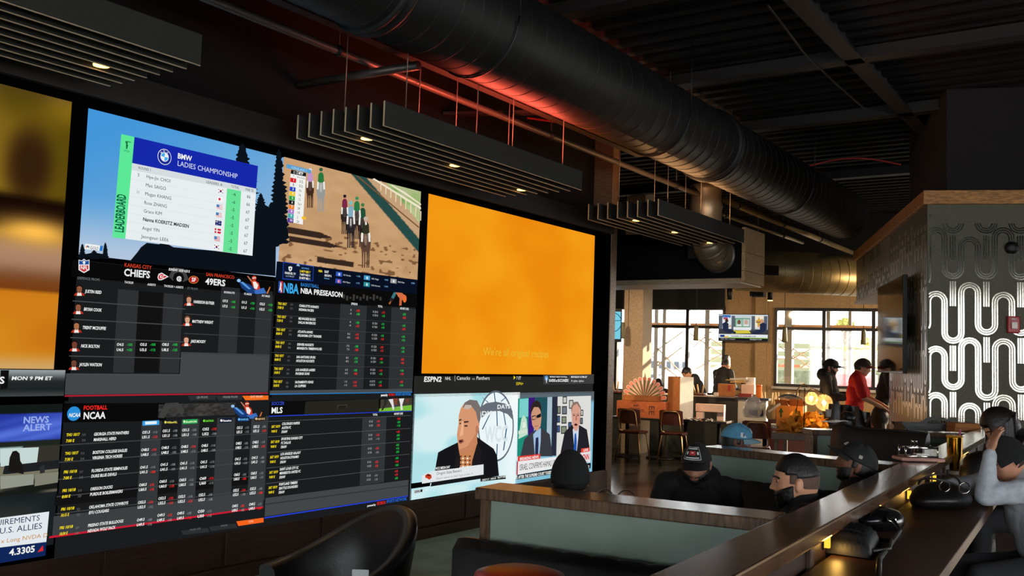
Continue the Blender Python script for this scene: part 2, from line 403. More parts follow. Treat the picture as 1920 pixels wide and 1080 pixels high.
# patterned block at the right (turned 22 degrees)
PA = V(3.43, 11.14, 0); PR = unit(V(0.93, 0.37, 0)); PL = unit(V(-0.37, 0.93, 0))
b = MB()
def pbox(mb, r0, r1, l0, l1, z0, z1):
    c = PA+PR*(r0+r1)/2+PL*(l0+l1)/2; mb.obox((c[0], c[1], (z0+z1)/2), (r1-r0, l1-l0, z1-z0), PR, PL)
LL = float(np.linalg.norm(V(2.52, 13.43, 0)-PA)); LU = float(np.linalg.norm(V(1.29, 16.54, 0)-PA))
pbox(b, 0, 3.0, 0, LL, 0, 3.63); pbox(b, 0, 3.0, LL, LU, 2.8, 3.63); struct('wall_corner_block', b, m_paper)
b = MB(); pbox(b, 0.25, 3.0, 0.25, LL, 3.63, 4.85); struct('wall_corner_upper', b, mat('dark_brown_paint', (17, 13, 11), 0.85, noise=0.2))
b = MB(); pbox(b, -0.05, 3.0, -0.05, 0, 3.49, 3.64); pbox(b, -0.05, 0, 0, LU+0.02, 3.49, 3.64); struct('trim_8', b, m_gold, bevel=0.004)
b = MB(); pbox(b, -0.03, 1.2, LL+0.01, LU+0.02, 2.76, 2.8); struct('trim_9', b, m_white)

def meander(mb, fr, u0, u1, z0, z1, sp=0.168):
    R0 = sp/2; offs = (-0.143*sp, 0.0, 0.143*sp); hw = 0.045*sp
    rowh = 0.6; row = 0
    z = z0-0.3
    rnd = random.Random(11)
    while z < z1:
        n = int((u1-u0)/sp)+3
        ha = [rnd.choice((-0.055, 0.045)) for _ in range(n+1)]
        for k in range(-1, n):
            u = u0+sp*(k+0.5)+(sp if row % 2 else 0)*0.0
            up = k % 2 == 0
            zc = z+0.36+ha[k+1] if up else z+0.02+ha[k+1]
            if not up:
                for d in offs:
                    a0, a1 = u+d-hw, u+d+hw; zt_, zl = zc-R0-offs[2]-0.03, zc-R0-offs[2]-0.30
                    if a0 > u0 and a1 < u1 and zl > z0 and zt_ < z1: mb.quad(fr.p(a0, zl, 0.003), fr.p(a1, zl, 0.003), fr.p(a1, zt_, 0.003), fr.p(a0, zt_, 0.003))
            for d in offs:
                r = R0+d; path = []
                for j in range(13):
                    t = math.pi*j/12; path.append((u-math.cos(t)*r, zc+(math.sin(t)*r if up else -math.sin(t)*r)))
                # leg from this bend's right end to the middle of the row, and from its left end
                mid = z+0.19
                path = [(path[0][0], mid)]+path+[(path[-1][0], mid)]
                A = []; B = []
                for q in range(len(path)):
                    p0 = np.array(path[max(q-1, 0)]); p1 = np.array(path[min(q+1, len(path)-1)]); t = (p1-p0)/np.linalg.norm(p1-p0); nn = np.array([-t[1], t[0]])
                    A.append(np.array(path[q])+nn*hw); B.append(np.array(path[q])-nn*hw)
                for q in range(len(path)-1):
                    P = [A[q], A[q+1], B[q+1], B[q]]
                    if min(p[0] for p in P) < u0 or max(p[0] for p in P) > u1 or min(p[1] for p in P) < z0 or max(p[1] for p in P) > z1: continue
                    if up: P = P[::-1]
                    a = [fr.p(p[0], p[1], 0.003) for p in P]
                    nrm = np.cross(a[1]-a[0], a[2]-a[1])
                    if nrm@fr.n < 0: a = a[::-1]
                    mb.quad(*a)
        z += rowh; row += 1
FR = Frame(PA, PR, (0, 0, 1)); FLf = Frame(PA+PL*LU, -PL, (0, 0, 1))
b = MB(); meander(b, FR, 0.005, 2.6, 0.02, 3.48); struct('trim_10', b, m_silver)
b = MB(); meander(b, FLf, LU-LL+0.01, LU-0.005, 0.02, 3.48, 0.1); struct('trim_11', b, m_silver2)
b = MB(); meander(b, FLf, 0.01, LU-LL, 2.81, 3.48, 0.1); struct('trim_12', b, m_silver2)
# ================================================================ THE VIDEO WALL (lit LED panels: flat pictures at their real place)
WF = Frame((0, 0, 0), (0, 1, 0), (0, 0, 1))
def wp(px, py): p = onx(px, py, 0.0); return (p[1], p[2])
class Crop:          # measures read off an enlarged view: origin in the frame and magnification
    def __init__(s, x, y, k): s.x, s.y, s.k = x, y, k
    def __call__(s, a, c): return (s.x+a/s.k, s.y+c/s.k)
CA = Crop(130, 190, 3.6); CB = Crop(500, 280, 3.857); CC = Crop(100, 470, 3.724); CC2 = Crop(300, 480, 3.859); CDn = Crop(500, 500, 4.155)
CE = Crop(0, 640, 2.571); CFn = Crop(100, 740, 3.724); CF2 = Crop(290, 740, 3.723); CG = Crop(490, 730, 4.153); CH = Crop(760, 690, 4.5); CO = Crop(780, 340, 2.7)
ID = lambda a, c: (a, c)
def Q(mb, m, cr, pts, w):
    mb.mat(m); P = [wp(*cr(*p)) for p in pts]
    ar = sum(P[i][0]*P[(i+1) % len(P)][1]-P[(i+1) % len(P)][0]*P[i][1] for i in range(len(P)))
    if ar < 0: P = P[::-1]
    mb.poly([WF.p(u, v, w) for u, v in P])
def RQ(mb, m, cr, a, c, w):        # upright rectangle from its top-left and bottom-right corners
    (u0, v1), (u1, v0) = wp(*cr(*a)), wp(*cr(*c)); mb.mat(m); mb.poly([WF.p(u0, v0, w), WF.p(u1, v0, w), WF.p(u1, v1, w), WF.p(u0, v1, w)])
def T(mb, s, cr, x0, y0, x1, y1, h, col, w=0.009, bold=False, slant=0.0):
    """text from baseline-left (x0,y0) to baseline-right (x1,y1), cap height h in the crop's pixels"""
    u0, v0 = wp(*cr(x0, y0)); u1, v1 = wp(*cr(x1, y1)); ut, vt = wp(*cr(x0, y0-h))
    text(mb, s, WF, u0, v0, vt-v0, em(col), width=u1-u0, bold=bold, w=w, slant=slant)
def blob(cx, cy, rx, ry, n=14, a0=0, a1=2*math.pi): return [(cx+rx*math.cos(a0+(a1-a0)*k/n), cy+ry*math.sin(a0+(a1-a0)*k/n)) for k in range(n)]
def picture(mb, u0, v0, u1, v1, fn, nu=48, nv=48, w=0.004):
    """grid whose vertices carry the colours of the broadcast picture; fn(s,t) -> sRGB, s to the right, t downwards"""
    mb.mat(picmat()); b = mb.add([WF.p(u0+(u1-u0)*i/nu, v0+(v1-v0)*j/nv, w) for j in range(nv+1) for i in range(nu+1)])
    if not hasattr(mb, 'cols'): mb.cols = {}
    for j in range(nv+1):
        for i in range(nu+1):
            c = fn(i/nu, 1-j/nv); mb.cols[b+j*(nu+1)+i] = tuple(lin(max(0, min(255, q))) for q in c)
    for j in range(nv):
        for i in range(nu): a = b+j*(nu+1)+i; mb.face((a, a+1, a+nu+2, a+nu+1))
def pbuild(mb, name, parent):
    o = mb.build(name, parent)
    if hasattr(mb, 'cols'):
        at = o.data.attributes.new('Col', 'FLOAT_COLOR', 'POINT'); arr = np.zeros((len(o.data.vertices), 4), np.float32); arr[:, 3] = 1
        for k, c in mb.cols.items(): arr[k, :3] = c
        at.data.foreach_set('color', arr.ravel())
    return o
def mixc(a, b, t): t = max(0, min(1, t)); return tuple(a[i]*(1-t)+b[i]*t for i in range(3))
def sst(a, b, x): t = max(0, min(1, (x-a)/(b-a))); return t*t*(3-2*t)
_nr = np.random.RandomState(3); NZ = _nr.rand(64, 64)
def vnoise(x, y):
    x %= 63; y %= 63; i, j = min(62, int(x)), min(62, int(y)); f, g = x-i, y-j; f = f*f*(3-2*f); g = g*g*(3-2*g)
    return (NZ[i, j]*(1-f)+NZ[i+1, j]*f)*(1-g)+(NZ[i, j+1]*(1-f)+NZ[i+1, j+1]*f)*g

vw = thing('video_wall', 'wall-sized LED screen showing sports broadcasts and betting odds boards', 'screen', (-0.13, 5.5, 0.36))
b = MB(); b.box(-0.26, 0.0, 0.6, yA-0.005, 0.36, 3.2); part('cabinet', b, mat('black_screen_cabinet', (4, 4, 5), 1.0, spec=0.0), vw)

WHITE = (238, 240, 238); GREY = (200, 200, 200); RED = (235, 40, 36); GREEN = (30, 190, 70); YEL = (250, 225, 30); DIM = (110, 110, 110)
BLK = em((10, 10, 11))
def panel(lbl, corners, col=None, fn=None, cr=ID, nu=48, nv=48, rect=True):
    """one lit feed: top-left, bottom-right in pixels"""
    (u0, v1), (u1, v0) = wp(*cr(*corners[0])), wp(*cr(*corners[1]))
    mb = MB()
    if fn: picture(mb, u0, v0, u1, v1, fn, nu, nv, 0.004)
    else: mb.mat(em(col, 1, True)); mb.poly([WF.p(u0, v0, 0.004), WF.p(u1, v0, 0.004), WF.p(u1, v1, 0.004), WF.p(u0, v1, 0.004)])
    o = pbuild(mb, 'screen', vw); lab(o, lbl); return o

# ---- left promo picture (blurred advert)
def f_left(s, t):
    c = mixc((120, 92, 50), (140, 110, 20), s)
    c = mixc((92, 68, 54), c, sst(0.02, 0.16, t+0.1*s))
    c = mixc(c, (70, 56, 8), sst(0.2, 0.8, vnoise(3+s*5, 9+t*6))*0.7)
    k = math.exp(-(((s-0.86)/0.09)**2+((t-0.27)/0.15)**2)**2); c = mixc(c, (48, 26, 12), k*0.95)
    k = math.exp(-(((s-0.45)/0.2)**2+((t-0.28)/0.2)**2)**2); c = mixc(c, (38, 18, 10), k*0.9)
    c = mixc(c, (20, 8, 4), sst(0.36, 0.40, t)*(1-sst(0.50, 0.54, t+0.02*math.sin(s*9))))
    c = mixc(c, (120, 84, 62), sst(0.50, 0.56, t)) if t > 0.5 else c
    c = mixc(c, (190, 150, 120), sst(0.50, 0.58, t)*(1-sst(0.6, 0.7, t))*0.7)
    k = math.exp(-(((s-0.9)/0.16)**2+((t-0.505)/0.05)**2)); c = mixc(c, (255, 190, 80), k)
    c = mixc(c, (120, 62, 20), sst(0.62, 0.72, t)); c = mixc(c, (214, 120, 26), sst(0.70, 0.86, t)*0.0)
    if t > 0.715: c = mixc((214, 140, 30), (196, 110, 20), vnoise(s*4, t*9))
    if t > 0.93: c = mixc(c, (205, 170, 120), sst(0.93, 1.0, t)*0.8)
    return c
ul = wp(137, 192); ll = wp(96, 692)
pu0 = 1.55
def upanel(lbl, u0, v0, u1, v1, fn, nu=60, nv=70):
    mb = MB(); picture(mb, u0, v0, u1, v1, fn, nu, nv); o = pbuild(mb, 'screen', vw); lab(o, lbl); return o
upanel('blurred amber and brown advert picture at far left', pu0, ll[1], ul[0]-0.01, ul[1], f_left)
# ---- left ticker and newsroom feed
b = MB(); t0 = wp(122, 694); t1 = wp(119, 742)
def f_tick(s, t): return mixc((150, 156, 158), (34, 37, 38), sst(0.0, 0.5, t)) if t < 0.7 else mixc((28, 34, 34), (64, 70, 70), sst(0.7, 1, t))
o = upanel('grey ticker strip reading a monday evening programme time', pu0, t1[1], t0[0], t0[1], f_tick, 4, 20)
b = MB(); Q(b, em((14, 14, 14)), ID, [(0, 694), (16, 694), (13, 728), (0, 730)], 0.006)
T(b, 'S', CE, -8, 203, 17, 203, 32, WHITE, bold=True); T(b, 'MON 9 PM ET', CE, 50, 186, 246, 184, 17, WHITE, bold=True, slant=0.15); b.build('lettering', o)
n0 = wp(117, 757); n1 = wp(104, 1020)
def f_news(s, t):
    c = (12, 14, 15)
    if t < 0.06: return (20, 26, 24)
    if t < 0.25: c = mixc((30, 46, 150), (90, 120, 225), vnoise(s*9+t*20, t*22+s*8)); 
    if 0.69 < s < 0.705 and t < 0.26: c = (8, 12, 30)
    if 0.25 <= t < 0.29: c = (30, 36, 30)
    if 0.29 <= t < 0.42: c = (170, 196, 190) if s < 0.86 and t < 0.40 else (52, 50, 42)
    if 0.42 <= t < 0.62: c = mixc((24, 26, 24), (120, 116, 96), sst(0.40, 0.60, vnoise(s*6+1, t*14)))
    if t > 0.62: c = mixc((22, 28, 32), (60, 62, 55), vnoise(s*8, t*8)*0.6)
    return c
o = upanel('newsroom broadcast with blue wall screen and share price caption', pu0, n1[1], n0[0], n0[1], f_news, 70, 70)
b = MB()
Q(b, em((196, 214, 210)), CE, [(0, 518), (185, 510), (175, 590), (0, 604)], 0.005)
Q(b, em((26, 24, 22)), CE, [(36, 625), (44, 560), (58, 530), (76, 526), (92, 540), (95, 575), (108, 596), (112, 640)], 0.006)
Q(b, em((30, 32, 36)), CE, [(10, 640), (20, 600), (110, 590), (288, 570), (284, 612), (30, 640)], 0.0055)
Q(b, em((44, 46, 48)), CE, [(188, 606), (210, 594), (214, 632), (190, 638)], 0.0065)
Q(b, em((146, 150, 138)), CE, [(0, 650), (160, 640), (160, 690), (0, 712)], 0.005); Q(b, em((128, 128, 112)), CE, [(168, 640), (280, 628), (276, 680), (164, 698)], 0.005)
T(b, 'NEWS', CE, 108, 395, 232, 392, 30, (150, 172, 235), bold=True, w=0.007); T(b, 'ALERT', CE, 108, 432, 244, 428, 30, (150, 172, 235), bold=True, w=0.007)
b.build('studio_picture', o)
b = MB(); Q(b, em((226, 232, 236)), CE, [(-60, 858), (234, 820), (220, 966), (-60, 1000)], 0.007); Q(b, em((16, 38, 88)), CE, [(-60, 1002), (220, 966), (216, 1032), (-60, 1078)], 0.007)
T(b, 'QUIREMENTS', CE, -60, 893, 188, 868, 27, (24, 40, 80)); T(b, 'U.S. ALLIES', CE, -8, 928, 199, 902, 28, (24, 40, 80)); T(b, 'x Long NVDA D', CE, 0, 973, 226, 944, 20, (196, 140, 30))
T(b, '4.3305', CE, 40, 1032, 164, 1018, 30, WHITE, bold=True); Q(b, em((220, 40, 40)), CE, [(176, 1016), (205, 1008), (203, 982)], 0.009)
b.build('caption_bar', o)

# ---- golf leaderboard feed
def f_golf(s, t):
    c = mixc((70, 150, 214), (150, 186, 220), sst(0.0, 1.0, t*0.55+0.5*s)); c = mixc(c, (196, 206, 222), sst(0.55, 1.0, t)*0.8*(1-0.4*s))
    return mixc(c, (60, 150, 226), 0.35*(1-s)*(1-t))
o = panel('golf broadcast with a blue and white leaderboard', ((165, 203), (520, 520)), fn=f_golf)
def tree(cx, base, h, wd, n=46, seed=1):      # ragged conifer outline in crop pixels
    r = random.Random(seed); L = []; R_ = []
    for k in range(n):
        f = k/(n-1); ww = wd*(0.05+0.95*f**0.62)*((0.72 if k % 2 else 1.05)+0.3*(r.random()-0.5))
        y = base-h*(1-f); L.append((cx-ww/2, y)); R_.append((cx+ww/2*(0.8+0.4*r.random()), y+2))
    return L+R_[::-1]
b = MB(); dk = em((12, 18, 26))
(gu, gv) = wp(519, 300)
for cx, base, h, wd, sd in ((1165, 860, 575, 250, 1), (1412, 960, 640, 150, 2), (1290, 960, 340, 150, 3), (1360, 980, 300, 130, 4), (85, 1062, 100, 60, 5), (240, 1062, 110, 50, 6), (165, 1064, 60, 90, 7)):
    Q(b, dk, CA, tree(cx, base, h, wd, seed=sd), 0.005)
Q(b, dk, CA, [(420, 1062), (455, 1020), (480, 985), (520, 955), (600, 965), (640, 952), (700, 985), (1220, 1030), (1260, 700), (1300, 690), (1395, 740), (1388, 1180), (400, 1085)], 0.0052)
Q(b, dk, CA, [(40, 1050), (70, 1035), (110, 1030), (160, 1020), (220, 1030), (268, 1062)], 0.0052)
b.build('tree_silhouettes', o)
b = MB()
Q(b, em((92, 232, 150)), CA, [(347, 221), (436, 241), (374, 928), (287, 918)], 0.006)
Q(b, em((22, 40, 170)), CA, [(436, 241), (1270, 437), (1258, 590), (420, 417)], 0.006)
Q(b, em((232, 238, 240)), CA, [(420, 417), (1258, 590), (1232, 1043), (374, 928)], 0.006)
Q(b, em((214, 221, 224)), CA, [(420, 417), (1258, 590), (1256, 624), (416, 464)], 0.0065)
Q(b, em((104, 226, 150)), CA, [(1060, 588), (1156, 606), (1130, 1028), (1032, 1015)], 0.007)
for k in range(1, 8):
    y0, y1 = 464+k*58, 640+k*50.5
    Q(b, em((218, 226, 230)), CA, [(418-k*5.6, y0), (1056-k*3.4, y0+128-k*6), (1056-k*3.4, y0+130-k*6), (418-k*5.6, y0+3)], 0.0068)
NV = (26, 34, 52)
T(b, 'BMW', CA, 724, 384, 820, 400, 34, WHITE, bold=True); T(b, 'LADIES CHAMPIONSHIP', CA, 722, 434, 1130, 514, 34, (214, 222, 240))
T(b, 'ROUND 1', CA, 460, 456, 548, 470, 17, NV); T(b, 'LEADERS -8', CA, 917, 551, 1026, 570, 17, NV); T(b, 'TOTAL', CA, 1086, 582, 1140, 592, 17, NV); T(b, 'PAR 72', CA, 1184, 602, 1238, 611, 17, NV)
rows = [('5', 'Hye-Jin CHOI', 513, 518, 678, 545, '-6', '66'), ('', 'Mao SAIGO', 508, 575, 648, 598, '-6', '66'), ('11', 'Megan KHANG', 504, 634, 684, 662, '-5', '67'), ('', 'Rose ZHANG', 499, 694, 654, 714, '-5', '67'),
        ('', 'Grace KIM', 495, 750, 620, 768, '-5', '67'), ('', 'Nanna KOERSTZ MADSEN', 490, 806, 802, 852, '-5', '67'), ('', 'Angel YIN', 485, 866, 604, 880, '-5', '67'), ('', 'Jeongeun LEE6', 480, 922, 664, 946, '-5', '67')]
for k, (pos, nm, x0, y0, x1, y1, sc_, pr) in enumerate(rows):
    T(b, nm, CA, x0, y0, x1, y1, 23, NV, bold=(k == 5))
    if pos: T(b, pos, CA, x0-58, y0-12, x0-58+(13 if len(pos) == 1 else 22), y0-10, 22, NV)
    T(b, sc_, CA, 1094-k*4, 636+k*52.7, 1119-k*4, 640+k*52.7, 22, NV); T(b, pr, CA, 1192-k*3.4, 652+k*52.5, 1217-k*3.4, 656+k*52.5, 22, NV)
T(b, 'LPGA', CA, 360, 338, 402, 348, 13, (20, 110, 60))
(u_, v_) = wp(*CA(360, 888)); (u2, v2) = wp(*CA(358, 630)); text(b, 'LEADERBOARD', WF, u_, v_, 0.062, em((14, 92, 62)), width=v2-v_, w=0.009, rot=math.pi/2, bold=True)
b.build('leaderboard', o)
b = MB()      # round four-quarter badge, flags, little golfer mark, channel tag
def disc(mb, m, cr, cx, cy, r, w, a0=0, a1=2*math.pi, n=28, r_in=0.0):
    (u, v) = wp(*cr(cx, cy)); (u1, v1) = wp(*cr(cx, cy-r)); R_ = v1-v; mb.mat(m)
    if r_in:
        for k in range(n):
            t, q = a0+(a1-a0)*k/n, a0+(a1-a0)*(k+1)/n
            mb.quad(*[WF.p(u+math.cos(z)*R_*g, v+math.sin(z)*R_*g, w) for z, g in ((t, r_in), (t, 1), (q, 1), (q, r_in))])
    else:
        P = [WF.p(u+math.cos(a0+(a1-a0)*k/n)*R_, v+math.sin(a0+(a1-a0)*k/n)*R_, w) for k in range(n+1 if a1-a0 < 6 else n)]
        if a1-a0 < 6: P = [WF.p(u, v, w)]+P
        mb.poly(P)
disc(b, em(WHITE), CA, 638, 376, 54, 0.0075); disc(b, em((22, 40, 150)), CA, 638, 376, 50, 0.0078); disc(b, em(WHITE), CA, 638, 376, 32, 0.0081)
for a in (math.pi/2, 3*math.pi/2): disc(b, em((60, 170, 235)), CA, 638, 376, 27, 0.0085, a, a+math.pi/2, 10)
for ch, x, y in (('B', 614, 350), ('M', 632, 340), ('W', 656, 352)): T(b, ch, CA, x-5, y, x+8, y+2, 11, WHITE, w=0.009)
def flag(k, kind):
    cx, cy = 1017-k*4.0, 607+k*53.7; F_ = lambda x, y: CA(cx+x, cy+y+x*0.13)
    def r(m, a, c, w=0.0075): RQ(b, em(m), F_, a, c, w)
    r((245, 245, 245), (-20, -17), (20, 17))
    if kind == 'kr': disc(b, em((200, 40, 60)), CA, cx, cy, 9, 0.008, 0, math.pi, 10); disc(b, em((30, 50, 130)), CA, cx, cy, 9, 0.008, math.pi, 2*math.pi, 10); [r((40, 40, 40), (x-3, y-3), (x+3, y+3), 0.008) for x in (-13, 13) for y in (-10, 10)]
    if kind == 'jp': disc(b, em((215, 30, 50)), CA, cx-4, cy, 9, 0.008)
    if kind == 'us':
        for i in range(4): r((205, 70, 80), (-20, -17+i*9), (20, -12+i*9), 0.0078)
        r((70, 130, 190), (-20, -17), (-2, 2), 0.0082)
    if kind == 'au':
        r((24, 34, 110), (-20, -17), (20, 17), 0.0078); r((230, 230, 240), (-12, -16), (-9, 0), 0.0082); r((230, 230, 240), (-19, -10), (-1, -6), 0.0082); r((200, 40, 50), (-11.2, -16), (-9.8, 0), 0.0085)
        for x, y in ((8, -8), (12, 3), (4, 4), (-10, 9)): disc(b, em(WHITE), CA, cx+x, cy+y, 2.5, 0.0082, n=8)
    if kind == 'dk': r((205, 30, 50), (-20, -17), (20, 17), 0.0078); r(WHITE, (-9, -17), (-3, 17), 0.0082); r(WHITE, (-20, -4), (20, 3), 0.0082)
for k, kd in enumerate(('kr', 'jp', 'us', 'us', 'au', 'dk', 'us', 'kr')): flag(k, kd)
g_ = em((20, 110, 60)); disc(b, g_, CA, 384, 280, 7, 0.0075, n=10)
for p in ([(372, 272), (378, 266), (392, 300), (386, 302)], [(378, 288), (392, 296), (386, 322), (378, 322)], [(384, 268), (412, 276), (412, 280), (384, 274)]): Q(b, g_, CA, p, 0.0075)
Q(b, em(WHITE), CA, [(103, 960), (204, 974), (198, 1008), (98, 998)], 0.0075); Q(b, em((40, 120, 205)), CA, [(204, 974), (223, 977), (217, 1012), (198, 1008)], 0.0075)
T(b, 'GOLF', CA, 134, 998, 190, 1004, 20, (40, 60, 90)); 
for i, c in enumerate(((250, 160, 30), (230, 60, 50), (120, 80, 180), (40, 120, 210), (60, 170, 90))): Q(b, em(c), CA, blob(109+i*4.5, 984-5*math.sin(i*0.8), 3, 7, 8), 0.008)
b.build('marks_and_flags', o)

# ---- horse race feed
def f_track(s, t):
    c = mixc((206, 164, 120), (180, 138, 96), sst(0.2, 0.9, t)*0.4+0.5*vnoise(s*10+t*2, t*14-s*2)); c = mixc(c, (226, 186, 140), 0.5*sst(0.62, 1.0, t)*vnoise(2+s*20, t*26))
    d = (s-0.42)-(t+0.04)*0.80
    if -0.005 < d < 0.0: c = mixc(c, (40, 66, 62), 0.6)
    if 0.0 <= d < 0.10+0.02*s: c = (38, 74, 70)
    if d >= 0.10+0.02*s: c = (196, 160, 122)
    if d > 0.26: c = mixc((120, 160, 84), (190, 205, 150), vnoise(s*14, t*14))
    if d > 0.30 and t < 0.22+0.3*(s-.75): c = mixc((190, 190, 150), (150, 180, 110), vnoise(s*20, t*18))
    if t > 0.66 and vnoise(s*30, t*40) > 0.78: c = mixc(c, (96, 62, 36), 0.7)
    if 0.66 < t < 0.72 and 0.04 < s < 0.34-abs(t-.69)*3: c = (50, 38, 30)
    if 0.745 < t < 0.80 and 0.06 < s < 0.40-abs(t-.77)*3: c = (54, 40, 32)
    if 0.90 < t < 0.955 and 0.24 < s < 0.5: c = (54, 40, 32)
    if 0.50 < t < 0.53 and s < 0.07: c = (60, 44, 34)
    return c
o = panel('horse race broadcast on a sandy track', ((531.5, 294), (782, 525)), fn=f_track, nu=130, nv=130)
b = MB()
def P(col, pts, w=0.006): Q(b, em(col), CB, pts, w)
def rider(x, y, k, horse, silk, helm, face, leg=(60, 50, 50), lead=False):
    s = lambda a, c: (x+a*k, y+c*k)
    # horse seen from the front: legs, chest, head; jockey above
    P(horse, [s(-22, 40), s(-14, 12), s(14, 12), s(22, 40), s(20, 78), s(10, 92), s(-10, 92), s(-20, 78)])
    for lx in (-13, -4, 6, 13): P(horse, [s(lx-4, 80), s(lx+4, 80), s(lx+3, 120), s(lx+2, 158), s(lx-3, 158), s(lx-2, 120)])
    P(mixc(horse, (255, 255, 255), 0.16), [s(-8, 14), s(8, 14), s(10, 34), s(5, 66), s(-5, 66), s(-10, 34)], 0.0065)
    P(face, [s(-3, 26), s(3, 26), s(3, 58), s(-3, 58)], 0.0068)
    P(silk, [s(-15, 18), s(-13, -20), s(-5, -32), s(6, -32), s(13, -20), s(15, 18)], 0.007)
    P((238, 234, 226), [s(-18, 12), s(-10, 16), s(-12, 52), s(-20, 50)], 0.0072); P((238, 234, 226), [s(18, 12), s(10, 16), s(12, 52), s(20, 50)], 0.0072)
    P((196, 150, 120), blob(*s(0, -38), 7*k, 8*k, 10), 0.0072); P(helm, blob(*s(0, -45), 9*k, 9*k, 12), 0.0075)
rider(310, 210, 1.35, (66, 42, 32), (190, 150, 200), (220, 220, 240), (90, 60, 50)); rider(388, 214, 1.5, (150, 152, 150), (40, 120, 60), (40, 90, 60), (190, 190, 186))
rider(560, 400, 1.35, (44, 34, 32), (120, 40, 70), (40, 30, 40), (60, 50, 48)); rider(648, 420, 1.45, (54, 42, 40), (40, 120, 70), (60, 140, 90), (66, 54, 50)); rider(604, 460, 1.6, (40, 36, 40), (130, 170, 190), (120, 190, 190), (200, 196, 190)); rider(690, 470, 1.5, (40, 30, 28), (34, 80, 54), (70, 120, 70), (60, 50, 46)); rider(712, 580, 1.75, (92, 66, 52), (50, 50, 34), (190, 180, 160), (150, 120, 100))
b.build('horses_and_riders', o)
b = MB()
for k in range(9): x = 820+k*36; y = 230+k*27; P((232, 214, 176), [(x, y), (x+7, y+2), (x+5, y+70), (x-2, y+68)])
P((238, 228, 200), [(760, 215), (775, 210), (1112, 418), (1112, 436)]); P((236, 226, 200), [(900, 255), (1000, 312), (1113, 395), (1113, 405), (990, 322), (895, 262)])
P((120, 84, 56), [(640, 190), (660, 195), (1098, 560), (1098, 572)])
b.build('track_rail', o)
b = MB()
P((90, 160, 210), [(139, 105), (316, 150), (314, 176), (136, 135)], 0.0085); T(b, 'KEENELAND 7', CB, 172, 138, 284, 158, 15, (190, 225, 245), w=0.0105)
P((22, 22, 26), [(172, 148), (280, 172), (278, 198), (168, 176)], 0.0085); T(b, '2 MTP', CB, 208, 178, 256, 190, 20, WHITE, bold=True, w=0.0105); disc(b, em(WHITE), CB, 194, 168, 9, 0.010, n=14, r_in=0.75)
P((240, 240, 238), [(168, 176), (278, 198), (256, 545), (144, 522)], 0.008)
T(b, 'P', CB, 184, 198, 192, 200, 11, (60, 60, 60), w=0.0105); T(b, 'WIN ODDS', CB, 212, 206, 272, 216, 11, (60, 60, 60), w=0.0105)
for k, (c, od) in enumerate((((220, 30, 40), '5/2'), ((236, 236, 236), '5/2'), ((40, 70, 190), '16'), ((240, 200, 40), '16'), ((40, 160, 60), '12'), ((24, 24, 24), 'Scr'), ((235, 130, 40), '24'), ((170, 120, 200), '10'), ((60, 170, 170), '2'), ((90, 50, 150), '24'))):
    x, y = 166-k*2.2, 205+k*32.2
    P(c, [(x, y), (x+42, y+8), (x+40, y+39), (x-2, y+31)], 0.009); dc = (30, 30, 30) if k == 1 else WHITE
    T(b, str(k+1), CB, x+(12 if k == 9 else 17), y+25, x+(32 if k == 9 else 27), y+28, 16, dc, bold=True, w=0.011); T(b, od, CB, x+62, y+36, x+62+9.5*len(od), y+39, 19, (40, 44, 50), w=0.011)
P((245, 190, 40), [(248, 485), (280, 490), (278, 510), (247, 505)], 0.0095)
b.build('odds_list', o)
b = MB()
P((8, 16, 34), [(70, 810), (1090, 944), (1084, 1000), (1084, 1075), (700, 1050), (60, 950)], 0.005)
P((30, 70, 180), [(115, 812), (337, 844), (332, 954), (110, 940)], 0.0065); P((12, 22, 48), [(119, 818), (333, 849), (328, 949), (114, 934)], 0.007); P((160, 200, 230), [(222, 826), (236, 846), (208, 842)], 0.0085)
P(WHITE, [(152, 850), (166, 846), (180, 852), (176, 874), (164, 884), (154, 872)], 0.0085); P((12, 22, 48), [(160, 858), (172, 858), (164, 876)], 0.009)
T(b, 'FANDUEL TV', CB, 124, 900, 202, 907, 15, WHITE, bold=True, w=0.0105); T(b, '4:17 PM ET', CB, 130, 921, 192, 927, 11, (190, 210, 235), w=0.0105)
T(b, 'UPCOMING', CB, 244, 864, 300, 871, 12, (110, 180, 235), w=0.0105); T(b, '2 MTP KEE 7', CB, 232, 888, 308, 897, 15, YEL, bold=True, w=0.0105); T(b, '7 MTP IND 5', CB, 232, 912, 308, 920, 15, WHITE, bold=True, w=0.0105); T(b, '23 MTP MD 1', CB, 228, 936, 308, 945, 15, WHITE, bold=True, w=0.0105)
T(b, 'NBA', CB, 367, 886, 396, 890, 15, YEL, bold=True, w=0.0105); T(b, 'EAST', CB, 411, 892, 442, 896, 16, WHITE, bold=True, w=0.0105); T(b, 'GROUP A', CB, 410, 918, 462, 925, 15, WHITE, bold=True, w=0.0105); T(b, 'Winner', CB, 408, 937, 448, 941, 12, (130, 190, 240), w=0.0105)
for x, y, c, nm, od in ((498, 884, (50, 90, 190), 'NY Knicks', '+140'), (494, 934, (50, 80, 190), 'PHI 76ers', '+175'), (700, 910, (60, 150, 200), 'ORL Magic', '+550'), (698, 958, (40, 140, 150), 'CHA Hornets', '+1200'), (892, 934, (150, 154, 156), 'BKN Nets', '+2200')):
    P(c, [(x, y), (x+44, y+6), (x+42, y+38), (x-2, y+32)], 0.007); T(b, nm, CB, x+50, y+30, x+50+6*len(nm), y+36, 11, (220, 225, 230), w=0.0105); T(b, od, CB, x+144, y+38, x+172, y+42, 11, (130, 190, 240), w=0.0105)
    disc(b, em(mixc(c, (255, 255, 255), 0.7)), CB, x+21, y+20, 11, 0.009, n=12)
T(b, '76', CB, 504, 964, 526, 968, 20, (230, 60, 60), bold=True, w=0.0105)
b.build('race_ticker', o)

